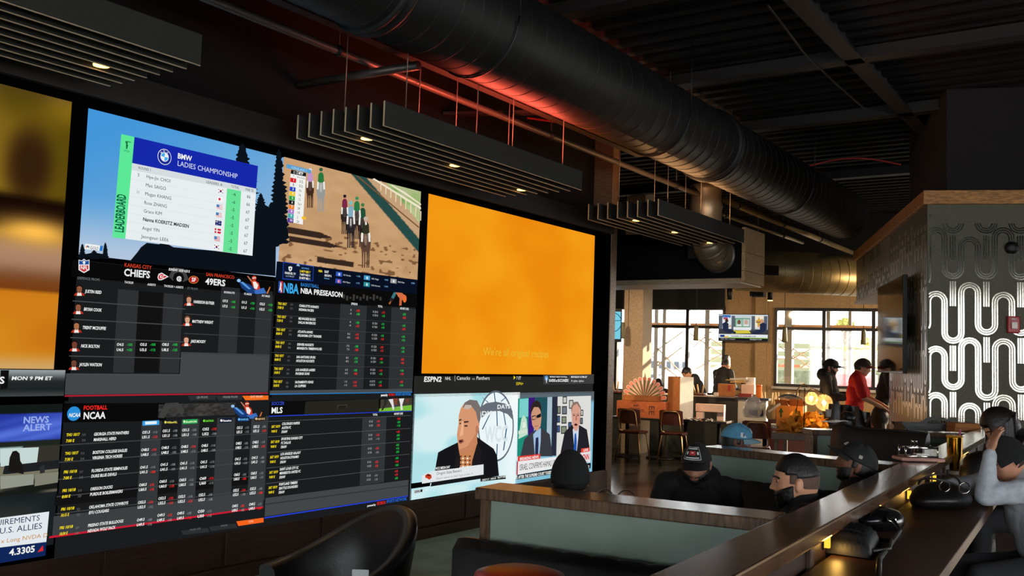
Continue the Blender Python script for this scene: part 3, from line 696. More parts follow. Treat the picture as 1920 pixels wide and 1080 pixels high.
# ---- orange advert and ticker
b = MB(); mo = bpy.data.materials.new('orange_screen'); mo.use_nodes = True; n = mo.node_tree; n.nodes.clear()
e_ = n.nodes.new('ShaderNodeEmission'); oo = n.nodes.new('ShaderNodeOutputMaterial'); tc = n.nodes.new('ShaderNodeTexCoord')
wv = n.nodes.new('ShaderNodeTexWave'); wv.wave_type = 'BANDS'; wv.bands_direction = 'DIAGONAL'; wv.inputs['Scale'].default_value = 14; wv.inputs['Distortion'].default_value = 2.5; wv.inputs['Detail'].default_value = 1.0
nz = n.nodes.new('ShaderNodeTexNoise'); nz.inputs['Scale'].default_value = 0.8; nz.inputs['Detail'].default_value = 2
mp = n.nodes.new('ShaderNodeMapping'); mp.inputs['Scale'].default_value = (1, 1, 1.6)
n.links.new(tc.outputs['Object'], mp.inputs[0]); n.links.new(mp.outputs[0], wv.inputs['Vector']); n.links.new(mp.outputs[0], nz.inputs['Vector'])
r1 = n.nodes.new('ShaderNodeValToRGB'); r1.color_ramp.elements[0].position = 0.35; r1.color_ramp.elements[1].position = 0.65; r1.color_ramp.elements[0].color = rgb((240, 142, 14)); r1.color_ramp.elements[1].color = rgb((249, 164, 24))
n.links.new(nz.outputs['Fac'], r1.inputs[0]); mx = n.nodes.new('ShaderNodeMix'); mx.data_type = 'RGBA'; mx.blend_type = 'MULTIPLY'
mr = n.nodes.new('ShaderNodeMapRange'); mr.inputs['To Min'].default_value = 0.0; mr.inputs['To Max'].default_value = 0.13; n.links.new(wv.outputs['Fac'], mr.inputs[0]); n.links.new(mr.outputs[0], mx.inputs['Factor'])
n.links.new(r1.outputs[0], mx.inputs['A']); mx.inputs['B'].default_value = rgb((190, 90, 10)); n.links.new(mx.outputs['Result'], e_.inputs[0]); n.links.new(e_.outputs[0], oo.inputs[0]); mo.cycles.emission_sampling = 'AUTO'
(u0, v1), (u1, v0) = wp(803, 363), wp(1107, 703)
b.mat(mo); b.poly([WF.p(u0, v0, 0.004), WF.p(u1+.01, v0, 0.004), WF.p(u1+.01, v1, 0.004), WF.p(u0, v1, 0.004)]); o = b.build('screen', vw); lab(o, 'plain orange advert with pale slogan')
b = MB(); T(b, "We're all original recipes", ID, 905, 666, 1028, 670, 15, (230, 186, 52), w=0.007); b.build('slogan', o)
o = panel('dark grey ticker strip under the orange advert', ((776, 705), (1111, 737)), col=(38, 38, 36))
b = MB()
T(b, 'ESPN2', CH, 148, 115, 298, 116, 42, WHITE, bold=True, slant=0.12); T(b, 'NHL', CH, 328, 101, 378, 101, 27, WHITE); T(b, 'Canucks', CH, 426, 99, 540, 99, 30, WHITE); T(b, 'vs', CH, 556, 99, 580, 99, 18, (190, 190, 190)); T(b, 'Panthers', CH, 592, 99, 706, 100, 30, WHITE)
T(b, '7 ET', CH, 930, 97, 970, 97, 26, WHITE); T(b, 'ESPN+', CH, 928, 144, 990, 143, 24, YEL); Q(b, em(YEL), CH, [(909, 64), (924, 80), (909, 98)], 0.008); Q(b, em((150, 150, 150)), CH, [(410, 62), (415, 62), (415, 112), (410, 112)], 0.008)
Q(b, em((62, 62, 62)), CH, [(1160, 60), (1588, 52), (1586, 132), (1160, 138)], 0.006); Q(b, em((20, 20, 22)), CH, [(1205, 66), (1370, 62), (1370, 126), (1205, 130)], 0.0065)
T(b, 'MONDAY NIGHT FOOTBALL', CH, 1212, 80, 1362, 78, 11, WHITE, bold=True); T(b, 'RAVENS at BUCCANEERS', CH, 1206, 117, 1370, 114, 24, WHITE, bold=True); T(b, 'MONDAY 8 PM ET', CH, 1392, 82, 1528, 79, 14, WHITE, bold=True); T(b, 'ESPN  ESPN+', CH, 1412, 118, 1502, 116, 14, WHITE)
Q(b, em((90, 150, 200)), CH, blob(1185, 86, 16, 22, 12), 0.008); Q(b, em((230, 230, 230)), CH, [(1181, 80), (1190, 80), (1188, 125), (1183, 125)], 0.0085); disc(b, em((220, 220, 220)), CH, 1400, 108, 8, 0.008, n=10)
b.build('lettering', o)

# ---- interview feed
def f_int(s, t):
    c = mixc((214, 238, 240), (172, 224, 230), sst(0.35, 0.75, vnoise(s*5, t*6))); c = mixc(c, (246, 250, 250), sst(0.6, 0.95, s)); return mixc(c, (190, 232, 238), 0.3*t)
o = panel('interview broadcast with a man in a dark jacket', ((775.5, 739), (969, 906)), fn=f_int)
mb = MB(); picture(mb, wp(770, 906)[0], wp(773, 916)[1], wp(806, 906)[0], wp(773, 906)[1]+0.0, lambda s, t: (180, 226, 232), 3, 3, 0.0042); b = mb
SK = (214, 150, 112)
def N(col, pts, w=0.006): Q(b, em(col), CH, pts, w)
N((96, 104, 116), blob(760, 490, 152, 300, 40), 0.0048); N((236, 246, 248), blob(760, 490, 142, 284, 40), 0.005)
N((104, 108, 118), [(628, 330), (680, 296), (760, 284), (840, 300), (900, 360), (904, 440), (860, 390), (790, 362), (710, 366), (640, 420)], 0.0053)
for p in ([(742, 205), (750, 205), (760, 290), (752, 290)], [(764, 360), (772, 360), (776, 490), (768, 490)], [(640, 240), (660, 262), (700, 290), (690, 292)], [(850, 240), (846, 250), (806, 285), (802, 278)], [(700, 400), (715, 370), (722, 372), (650, 520), (642, 515)], [(820, 368), (828, 368), (850, 500), (842, 500)], [(768, 640), (776, 640), (772, 740), (764, 740)], [(846, 500), (856, 500), (830, 690), (820, 700)]): N((44, 92, 120), p, 0.0054)
T(b, 'DIA', CH, 640, 400, 740, 340, 34, (235, 240, 240), bold=True, w=0.0056); T(b, 'DAYS', CH, 770, 345, 880, 390, 34, (235, 240, 240), bold=True, w=0.0056); T(b, 'WCC', CH, 664, 630, 860, 632, 130, (214, 228, 230), bold=True, w=0.0056)
b.build('backdrop_emblem', o)
b = MB()
N((22, 22, 26), [(208, 1000), (246, 860), (272, 712), (330, 680), (440, 626), (600, 580), (640, 610), (740, 680), (770, 740), (786, 910)], 0.0062)
N((196, 130, 84), [(444, 700), (470, 640), (600, 560), (604, 640), (560, 800), (545, 905), (452, 905), (450, 760)], 0.0064)
for k in range(10):
    for j in range(5):
        if (k+j) % 2 == 0: N((250, 236, 214) if j % 2 else (90, 44, 24), [(456+j*19, 740+k*17), (470+j*19, 738+k*17), (470+j*19, 750+k*17), (456+j*19, 752+k*17)], 0.0066)
N((30, 28, 30), [(404, 905), (420, 760), (446, 690), (460, 760), (452, 905)], 0.0067); N((28, 26, 28), [(545, 905), (560, 780), (600, 640), (640, 700), (620, 905)], 0.0067)
N(SK, [(434, 600), (430, 560), (444, 470), (446, 400), (462, 340), (490, 300), (560, 270), (606, 290), (630, 360), (620, 480), (604, 560), (580, 660), (530, 716), (480, 720), (446, 690), (440, 640)], 0.007)
N((198, 130, 94), [(446, 690), (480, 720), (530, 716), (580, 660), (604, 560), (606, 520), (560, 600), (520, 660), (470, 680)], 0.0072)
N((120, 110, 106), [(478, 336), (494, 292), (540, 266), (600, 274), (628, 330), (630, 420), (618, 470), (606, 440), (590, 370), (560, 330), (520, 320)], 0.0074); N((196, 180, 170), [(486, 340), (500, 310), (550, 312), (556, 330), (520, 350)], 0.0076)
N((190, 120, 90), blob(600, 520, 14, 36, 12), 0.0076); N((70, 50, 44), [(446, 436), (466, 428), (470, 440), (448, 448)], 0.0077); N((70, 50, 44), [(488, 448), (528, 446), (530, 458), (490, 464)], 0.0077)
N((40, 32, 30), blob(458, 468, 8, 6, 8), 0.0077); N((50, 38, 34), blob(506, 488, 16, 7, 10), 0.0077); N((236, 178, 138), [(470, 450), (486, 450), (484, 560), (460, 578), (452, 560), (464, 520)], 0.0076)
N((150, 80, 70), [(446, 606), (480, 600), (490, 620), (462, 640), (444, 630)], 0.0077); N((60, 30, 30), [(450, 612), (476, 610), (470, 626), (450, 624)], 0.0078)
b.build('interviewee_picture', o)
b = MB()
N((226, 230, 232), [(250, 862), (654, 812), (654, 898), (134, 975), (134, 905)], 0.0085); N((16, 16, 18), [(240, 862), (450, 834), (450, 842), (250, 866)], 0.0086); N((20, 20, 22), [(134, 975), (654, 898), (654, 904), (134, 982)], 0.0087)
T(b, 'WCC MEDIA DAY', CH, 246, 858, 368, 842, 20, WHITE, bold=True, w=0.010, slant=0.1); T(b, 'Oregon State Beavers', CH, 254, 902, 466, 876, 24, (50, 54, 58), w=0.010); T(b, 'Season opener vs Utah Tech on Nov. 4', CH, 252, 940, 560, 900, 17, (130, 136, 140), w=0.010)
N((200, 60, 30), [(160, 905), (185, 890), (212, 900), (216, 925), (196, 942), (178, 930), (162, 925)], 0.0095); N((40, 24, 20), [(168, 903), (186, 896), (206, 906), (198, 912), (184, 908)], 0.0097)
N((16, 16, 18), [(628, 930), (842, 906), (842, 935), (628, 958)], 0.0085); T(b, 'CINCY 2 7   DALLAS   TEX FT WKS', CH, 640, 952, 840, 930, 14, WHITE, bold=True, w=0.010)
N((200, 206, 208), [(68, 1030), (142, 1018), (140, 1048), (66, 1060)], 0.0085); T(b, 'ESPN', CH, 72, 1054, 116, 1048, 18, (30, 30, 30), bold=True, w=0.010); N((30, 30, 30), [(122, 1024), (138, 1022), (136, 1044), (121, 1046)], 0.009); T(b, 'NHL', CH, 158, 1034, 184, 1030, 14, WHITE, bold=True, w=0.010)
b.build('caption_bar', o)

# ---- two-box news interview feed
o = panel('split news interview with a breaking news banner', ((971, 736.5), (1109.5, 884)), fn=lambda s, t: (92, 104, 112) if t < 0.1 else (128, 190, 214), nu=10, nv=20)
b = MB()
N((30, 140, 120), [(948, 258), (1036, 250), (1030, 740), (940, 748)], 0.005); N((120, 206, 200), [(960, 262), (1036, 256), (1034, 410), (956, 420)], 0.0053); N((190, 222, 200), [(975, 430), (995, 395), (1020, 430), (1030, 560), (950, 600)], 0.0054); N((224, 236, 224), [(985, 460), (1010, 455), (1012, 500), (985, 505)], 0.0056); N((210, 226, 208), [(950, 530), (1028, 515), (1028, 545), (950, 560)], 0.0056)
N((58, 24, 120), [(1036, 250), (1090, 248), (1080, 560), (1032, 580)], 0.0053); N((34, 80, 90), [(1090, 248), (1200, 246), (1190, 560), (1090, 560)], 0.0052); N((170, 190, 204), [(1196, 246), (1236, 244), (1226, 700), (1186, 700)], 0.0055); N((40, 44, 60), [(1236, 244), (1282, 242), (1270, 740), (1228, 740)], 0.0055); N((24, 26, 32), [(1200, 246), (1218, 246), (1214, 560), (1196, 560)], 0.0054)
N((220, 220, 216), [(1282, 242), (1564, 234), (1556, 740), (1266, 745)], 0.0052)
r_ = random.Random(5)
for x, y, w_, h_ in ((1324, 240, 36, 62), (1378, 270, 36, 74), (1278, 322, 30, 66), (1318, 322, 42, 70), (1276, 402, 26, 60), (1314, 408, 42, 62), (1274, 484, 28, 60), (1310, 490, 48, 66), (1474, 352, 24, 54), (1470, 420, 24, 54), (1370, 456, 30, 50)):
    N((44, 44, 48), [(x, y), (x+w_, y-1), (x+w_, y+h_-1), (x, y+h_)], 0.0055); c = r_.choice(((130, 140, 120), (60, 90, 140), (200, 200, 190), (110, 120, 130))); N(c, [(x+6, y+8), (x+w_-6, y+7), (x+w_-6, y+h_-10), (x+6, y+h_-9)], 0.0058)
b.build('studio_picture', o)
b = MB()
N((58, 60, 66), [(966, 745), (1000, 600), (1060, 545), (1100, 520), (1150, 508), (1215, 560), (1238, 745)], 0.0062); N((160, 190, 220), [(1074, 560), (1100, 530), (1140, 505), (1138, 620), (1126, 735), (1088, 735)], 0.0064); N((40, 44, 80), [(1096, 590), (1118, 582), (1120, 640), (1116, 730), (1090, 730), (1092, 650)], 0.0066)
N((206, 150, 120), [(1056, 400), (1068, 340), (1100, 320), (1134, 345), (1144, 420), (1136, 490), (1112, 530), (1086, 520), (1066, 480)], 0.007); N((44, 36, 34), [(1054, 400), (1052, 330), (1070, 290), (1100, 272), (1132, 290), (1142, 330), (1142, 370), (1120, 330), (1080, 330), (1062, 370)], 0.0073)
N((20, 20, 24), [(1062, 404), (1094, 398), (1094, 404), (1066, 412), (1068, 432), (1092, 430), (1096, 404), (1138, 382), (1140, 412), (1106, 424), (1100, 404), (1094, 434), (1064, 440)], 0.0075); N((150, 96, 84), [(1088, 490), (1116, 484), (1116, 490), (1088, 497)], 0.0075)
N((34, 34, 40), [(1300, 742), (1340, 540), (1400, 480), (1440, 470), (1480, 490), (1528, 520), (1552, 680), (1550, 700), (1480, 715)], 0.0062); N((206, 216, 232), [(1408, 520), (1430, 480), (1460, 490), (1456, 580), (1440, 715), (1424, 715)], 0.0064); N((30, 84, 170), [(1424, 560), (1436, 545), (1442, 620), (1438, 715), (1414, 720), (1420, 620)], 0.0066)
N((214, 158, 138), [(1398, 400), (1402, 330), (1430, 300), (1462, 320), (1474, 400), (1466, 470), (1446, 530), (1426, 530), (1404, 480)], 0.007); N((140, 112, 96), [(1394, 390), (1396, 320), (1420, 285), (1452, 284), (1476, 330), (1478, 380), (1464, 330), (1440, 302), (1412, 318), (1402, 350)], 0.0073); N((60, 20, 24), blob(1434, 478, 14, 10, 10), 0.0075)
for x in (1418, 1452): N((60, 44, 40), blob(x, 400, 8, 5, 8), 0.0075); N((110, 84, 74), [(x-12, 388), (x+10, 384), (x+10, 388), (x-12, 392)], 0.0075)
N((180, 110, 96), [(1432, 400), (1442, 400), (1444, 440), (1430, 444)], 0.0074)
b.build('speakers_picture', o)
b = MB()
N((226, 58, 48), [(944, 745), (1134, 724), (1132, 764), (942, 788)], 0.008); T(b, 'BREAKING NEWS', CH, 958, 780, 1118, 758, 24, WHITE, bold=True, w=0.0105)
N((234, 234, 234), [(942, 788), (1475, 722), (1474, 810), (936, 900)], 0.008); N((210, 40, 40), [(936, 790), (946, 788), (942, 900), (932, 902)], 0.0085); T(b, 'ISRAEL CONFIRMS HAMAS LEADER KILLED IN GAZA', CH, 956, 864, 1468, 788, 50, (24, 24, 28), w=0.0105)
N((226, 226, 226), [(1475, 712), (1560, 702), (1556, 795), (1474, 806)], 0.0078); N((230, 70, 54), [(1478, 680), (1550, 670), (1548, 704), (1477, 714)], 0.0085); T(b, 'LIVE', CH, 1496, 704, 1536, 698, 20, WHITE, bold=True, w=0.0105); T(b, 'CNN', CH, 1484, 778, 1544, 770, 46, (214, 26, 34), bold=True, w=0.0105, slant=0.05); T(b, '8:17 PM ET', CH, 1490, 800, 1536, 794, 9, (40, 40, 40), w=0.0105)
N((16, 16, 20), [(936, 902), (1476, 812), (1560, 800), (1558, 845), (930, 942)], 0.008); T(b, 'S AFTER THE SUPREME COURT TOSSED OUT THE LOWER COURT RULING  THE LEAD', CH, 932, 936, 1546, 835, 26, WHITE, bold=True, w=0.0105)
b.build('news_banner', o)

# ---- odds boards
def body(lbl, tl, br): return panel(lbl, (tl, br), col=(27, 28, 30))
def cell(mb, col, u0, u1, v0, v1, w): mb.mat(em(col)); mb.poly([WF.p(u0, v0, w), WF.p(u1, v0, w), WF.p(u1, v1, w), WF.p(u0, v1, w)])
# pro football player board
o = body('player props board with five portraits on its left', (145, 487), (504.5, 747))
b = MB(); U = lambda x, y: wp(x, y)
uL = U(132, 615)[0]; uR = U(508, 640)[0]; vT = U(145, 520)[1]; vB = U(120, 740)[1]
cell(b, (9, 9, 10), uL-0.02, uR, U(145, 520)[1], U(145, 488)[1], 0.005)
for x0, x1 in ((219, 262), (306, 346)): cell(b, (46, 48, 50), U(x0-2, 600)[0], U(x1-6, 600)[0], U(130, 698)[1], U(140, 535)[1], 0.005)
for x0, x1 in ((262, 304),): cell(b, (18, 18, 19), U(x0-6, 600)[0], U(x1-2, 600)[0], U(130, 698)[1], U(140, 535)[1], 0.005)
for x0, x1 in ((411, 446), (478, 508)): cell(b, (46, 48, 50), U(x0, 600)[0], U(x1, 600)[0], U(340, 660)[1], U(340, 530)[1], 0.005)
cell(b, (66, 70, 73), uL-0.012, uR-0.01, U(122, 740)[1], U(126, 700)[1], 0.0055); cell(b, (66, 70, 73), U(337, 690)[0], uR-0.01, U(122, 740)[1], U(340, 660)[1], 0.0056)
for k in range(5):
    y = 564+k*34.5; cell(b, (72, 74, 76), uL, U(345, 610)[0], U(134, y)[1]-0.003, U(134, y)[1]+0.003, 0.006)
for k in range(3):
    y = 588+k*37; cell(b, (60, 62, 64), U(345, 610)[0], uR-.01, U(342, y)[1]-0.003, U(342, y)[1]+0.003, 0.006)
cell(b, (170, 30, 50), uL-0.012, uR-0.01, U(121, 742)[1]-0.006, U(121, 742)[1]+0.004, 0.007)
for x0, x1, c in ((352, 405, (44, 46, 48)), (405, 455, (44, 46, 48)), (455, 504, (240, 110, 30))): Q(b, em(c), ID, [(x0-2, 742), (x1-2, 741.5), (x1-2, 749.5), (x0+4, 750.5)], 0.0065)
b.build('table_cells', o)
b = MB()
T(b, 'KANSAS CITY', CC, 489, 112, 680, 132, 27, (240, 70, 40)); T(b, 'CHIEFS', CC, 486, 174, 668, 192, 48, WHITE, bold=True); T(b, 'DEFENCE PROPS', CC, 163, 198, 318, 210, 17, (120, 124, 126))
for s_, x0, y0, x1, y1 in (('TACKLES', 490, 226, 552, 230), ('ASSISTS', 650, 242, 708, 246), ('TACKLES + ASSISTS', 766, 252, 900, 268)): T(b, s_, CC, x0, y0, x1, y1, 14, (220, 220, 220), bold=True, slant=0.1)
for nm, x0, y0, x1, y1 in (('JUSTIN REID', 216, 293, 330, 298), ('BRYAN COOK', 206, 418, 330, 422), ('TRENT MCDUFFIE', 197, 546, 360, 551), ('NICK BOLTON', 186, 675, 316, 677), ('JAYLEN WATSON', 176, 805, 332, 806)): T(b, nm, CC, x0, y0, x1, y1, 21, WHITE, bold=True, slant=0.1)
for x, lo, hi, a_, c_ in ((434, 'O4.5', 'U4.5', '-135', '+120'), (596, 'O3.5', 'U3.5', '-105', '-115'), (750, 'O8.5', 'U8.5', '-105', '-125')):
    T(b, lo, CC, x+2, 663, x+50, 664, 18, WHITE, bold=True, slant=0.1); T(b, hi, CC, x, 700, x+48, 702, 18, WHITE, bold=True, slant=0.1); T(b, a_, CC, x+74, 663, x+112, 664, 16, GREEN, bold=True); T(b, c_, CC, x+72, 700, x+110, 702, 16, GREEN, bold=True)
T(b, 'SUNDAY 10/20 4:25 E', CC2, 56, 104, 208, 120, 17, WHITE, bold=True, slant=0.1); T(b, '@', CC2, 112, 174, 150, 178, 28, WHITE, bold=True)
T(b, 'SAN FRANCISCO', CC2, 326, 144, 532, 164, 24, (240, 70, 40)); T(b, '49ERS', CC2, 322, 204, 466, 214, 44, WHITE, bold=True); T(b, 'ST PROPS', CC2, 190, 240, 268, 246, 15, (110, 114, 116))
for s_, x0, x1, y in (('KICKING PTS', 456, 534, 268), ('FG MADE', 602, 656, 280), ('PAT MADE', 730, 788, 294)): T(b, s_, CC2, x0, y, x1, y+4, 14, (220, 220, 220), bold=True, slant=0.1)
for nm, x0, y0, x1, y1 in (('HARRISON BUTKER', 236, 340, 386, 346), ('MATTHEW WRIGHT', 226, 482, 378, 488), ('JAKE MOODY', 217, 626, 322, 628)): T(b, nm, CC2, x0, y0, x1, y1, 20, WHITE, bold=True, slant=0.1)
for x, y, lo, hi, a_, c_ in ((444, 332, 'O7.5', 'U7.5', '-105', '-125'), (582, 342, 'O1.5', 'U1.5', '-120', '-110'), (712, 354, 'O2.5', 'U2.5', '+120', '-155')):
    T(b, lo, CC2, x+2, y, x+40, y+2, 17, WHITE, bold=True, slant=0.1); T(b, hi, CC2, x, y+38, x+38, y+40, 17, WHITE, bold=True, slant=0.1); T(b, a_, CC2, x+64, y+6, x+96, y+8, 15, GREEN, bold=True); T(b, c_, CC2, x+62, y+44, x+94, y+46, 15, GREEN, bold=True)
T(b, 'QB PROPS', CC2, 258, 1030, 340, 1029, 15, (150, 150, 150)); T(b, 'WR/RB PROPS', CC2, 448, 1028, 556, 1026, 15, (150, 150, 150)); T(b, 'D/ST PROPS', CC2, 648, 1025, 738, 1024, 15, (255, 220, 190))
b.build('lettering', o)
def portrait(cr, x, y, k, skin, hair, par, shirt=(190, 50, 30)):
    b = MB(); s = lambda a, c: (x+a*k, y+c*k)
    def N2(c, p, w): Q(b, em(c), cr, p, w)
    N2(shirt, [s(-40, 42), s(-28, 26), s(-10, 20), s(10, 20), s(28, 26), s(40, 42)], 0.0085); N2((236, 232, 228), [s(-18, 44), s(-12, 20), s(12, 20), s(18, 44)], 0.0088)
    N2(hair, blob(*s(0, -12), 23*k, 26*k, 16), 0.009); N2(skin, [s(-18, -14), s(-8, -24), s(8, -24), s(18, -14), s(17, 8), s(8, 24), s(-8, 24), s(-17, 8)], 0.0093)
    for ex in (-7, 7): N2((40, 28, 24), blob(*s(ex, -6), 3.2*k, 2.2*k, 6), 0.0096)
    N2(mixc(skin, (60, 20, 20), 0.5), [s(-8, 11), s(8, 11), s(4, 15), s(-4, 15)], 0.0096); N2(mixc(skin, (0, 0, 0), 0.2), [s(-3, 3), s(3, 3), s(2, 6), s(-2, 6)], 0.0096)
    b.build('portrait', par)
DS = (150, 90, 62)
for x, y, sk in ((176, 272, DS), (168, 400, DS), (156, 530, (176, 112, 76)), (142, 660, (120, 66, 46)), (138, 790, (120, 70, 52))): portrait(CC, x, y, 0.98, sk, (24, 18, 16), o)
for x, y, sk, h_ in ((203, 320, (206, 150, 120), (70, 40, 26)), (192, 466, (222, 168, 140), (110, 76, 50)), (184, 612, (226, 170, 140), (60, 40, 30))): portrait(CC2, x, y, 0.9, sk, h_, o)
def footballer(cr, x, y, k, par):
    b = MB(); s = lambda a, c: (x+a*k, y+c*k)
    def N2(c, p, w): Q(b, em(c), cr, p, w)
    N2((24, 60, 120), [s(-110, -20), s(-30, 6), s(40, 60), s(60, 75), s(-40, 70), s(-90, 30)], 0.006); N2((90, 150, 220), [s(-100, -10), s(-80, -14), s(-20, 40), s(-40, 40)], 0.0065); N2((150, 196, 240), blob(*s(-110, -22), 14*k, 12*k, 10), 0.0067)
    N2((60, 110, 190), [s(0, 50), s(70, 30), s(90, 70), s(10, 76)], 0.007); N2((210, 60, 40), [s(-24, -20), s(6, -26), s(34, -4), s(44, 40), s(10, 46), s(-10, 20)], 0.0075); N2((240, 236, 230), [s(-10, -14), s(10, -14), s(30, 10), s(20, 40), s(0, 34)], 0.0078)
    N2((200, 70, 40), blob(*s(0, -40), 17*k, 17*k, 12), 0.008); N2((244, 240, 236), [s(-14, -42), s(12, -46), s(12, -40), s(-12, -36)], 0.0083); N2((190, 120, 90), [s(-24, -16), s(-44, -44), s(-52, -54), s(-44, -56), s(-14, -22)], 0.0078); N2((220, 120, 60), [s(90, 70), s(112, 22), s(118, 26), s(98, 74)], 0.0078)
    b.build('player_picture', par)
footballer(CC2, 676, 200, 1.0, o)
def shield(mb, cr, x, y, k):
    s = lambda a, c: (x+a*k, y+c*k)
    Q(mb, em(WHITE), cr, [s(-38, -42), s(-16, -36), s(0, -48), s(16, -36), s(38, -42), s(38, 30), s(0, 52), s(-38, 30)], 0.008); Q(mb, em((30, 80, 160)), cr, [s(-34, -37), s(-15, -31), s(0, -42), s(15, -31), s(34, -37), s(34, -8), s(-34, -8)], 0.0083); Q(mb, em((200, 40, 50)), cr, [s(-30, -2), s(30, -2), s(30, 27), s(0, 44), s(-30, 27)], 0.0083)
    Q(mb, em((235, 235, 235)), cr, blob(*s(0, -22), 9*k, 13*k, 10), 0.0086); T(mb, 'NFL', cr, x-26*k, y+24*k, x+26*k, y+25*k, 24*k, WHITE, bold=True, w=0.0092)
b = MB(); shield(b, CC, 209, 105, 1.0)
Q(b, em(WHITE), CC, [(722, 186), (730, 162), (752, 154), (800, 182), (752, 206), (730, 206)], 0.008); Q(b, em((205, 36, 44)), CC, [(728, 186), (735, 168), (752, 161), (788, 182), (752, 199), (735, 201)], 0.0083); T(b, 'KC', CC, 738, 192, 772, 194, 22, WHITE, bold=True, w=0.009)
Q(b, em((200, 150, 60)), CC2, blob(238, 172, 36, 28, 18), 0.008); Q(b, em((180, 24, 30)), CC2, blob(238, 172, 33, 25, 18), 0.0083); T(b, 'SF', CC2, 222, 184, 254, 186, 28, WHITE, bold=True, w=0.009)
Q(b, em((66, 66, 66)), CC2, [(60, 150), (92, 82), (170, 92), (205, 170), (160, 190), (150, 150), (110, 146), (90, 180)], 0.006); Q(b, em((12, 12, 12)), CC2, blob(130, 160, 42, 44, 8), 0.0065)
b.build('team_marks', o)

# college football board
o = body('college football odds board with six rows', (120.5, 752), (496, 985))
b = MB()
def f_ball(s, t): return mixc((34, 33, 33), (84, 80, 76), 0.8*vnoise(s*26, t*10))
Q(b, em((9, 9, 10)), CFn, [(72, 60), (785, 58), (785, 182), (68, 194)], 0.0052); Q(b, em((62, 62, 60)), CF2, [(20, 160), (70, 60), (160, 54), (205, 110), (190, 150), (140, 90), (110, 90), (60, 164)], 0.0058)
picture(b, *wp(*CF2(20, 160)), *wp(*CF2(560, 55)), f_ball, 40, 12, 0.0055)
rowy = [(230, 258), (356, 372), (478, 498), (598, 622), (718, 745), (838, 868)]
(uL, _), (uR, _) = wp(*CFn(20, 700)), wp(*CF2(762, 600)); vtop = wp(*CFn(72, 240))[1]; vbot = wp(*CFn(10, 1010))[1]+0.02
for x0, x1, c in ((590, 735, (52, 55, 57)),): cell(b, c, wp(*CFn(x0, 600))[0], wp(*CFn(x1-6, 600))[0], vbot+0.05, vtop+0.03, 0.005)
for x0, x1 in ((160, 285), (410, 535), (650, 768)): cell(b, (54, 57, 59), wp(*CF2(x0, 600))[0], wp(*CF2(x1, 600))[0], vbot+0.05, vtop+0.03, 0.005)
cell(b, (60, 63, 65), uL-.01, uR, vbot, vbot+0.12, 0.0054); cell(b, (18, 18, 19), uL-.01, uR, vbot+0.18, vbot+0.25, 0.0048)
for k in range(1, 6):
    v = wp(*CFn(60-k*9, 232+k*120))[1]; cell(b, (64, 66, 68), uL, uR, v-0.003, v+0.003, 0.0062)
cell(b, (200, 26, 50), uL-0.03, uR, vbot-0.008, vbot+0.004, 0.007)
for a_, c_, d_ in (((180, 948), (365, 928), (44, 46, 48)), ((375, 922), (560, 898), (44, 46, 48))): Q(b, em(d_), CF2, [a_, c_, (c_[0]+14, c_[1]+30), (a_[0]+14, a_[1]+30)], 0.0066)
Q(b, em((244, 100, 30)), CF2, [(566, 884), (756, 858), (756, 890), (580, 916)], 0.0068)
b_cells = pbuild(b, 'table_cells', o)
b = MB()
T(b, 'FOOTBALL', CFn, 204, 106, 370, 102, 28, (240, 40, 30), bold=True); T(b, 'NCAA', CFn, 202, 170, 356, 164, 46, WHITE, bold=True); T(b, 'TOTAL', CF2, 650, 894, 684, 888, 14, (255, 220, 190)); T(b, 'MONEY LINE', CF2, 238, 950, 314, 940, 12, DIM); T(b, 'SPREAD', CF2, 454, 922, 504, 914, 12, DIM)
games = [('THU 10/17', '7:00 E', '315', '316', 'GEORGIA STATE PANTHERS', 'MARSHALL HERD', 520, 432, '51.5'), ('THU 10/17', '7:30 E', '313', '314', 'BOSTON COLLEGE EAGLES', 'VIRGINIA TECH HOKIES', 508, 474, '48.5'), ('FRI 10/18', '7:00 E', '317', '318', 'FLORIDA STATE SEMINOLES', 'DUKE BLUE DEVILS', 510, 434, '41.5'), ('FRI 10/18', '8:00 E', '319', '320', 'OREGON DUCKS', 'PURDUE BOILERMAKERS', 406, 476, '60.5'), ('FRI 10/18', '10:15 E', '321', '322', 'OKLAHOMA STATE COWBOYS', 'BYU COUGARS', 514, 380, '52.5'), ('FRI 10/18', '10:30 E', '389', '390', 'FRESNO STATE BULLDOGS', 'NEVADA WOLF PACK', 480, 424, '49.5')]
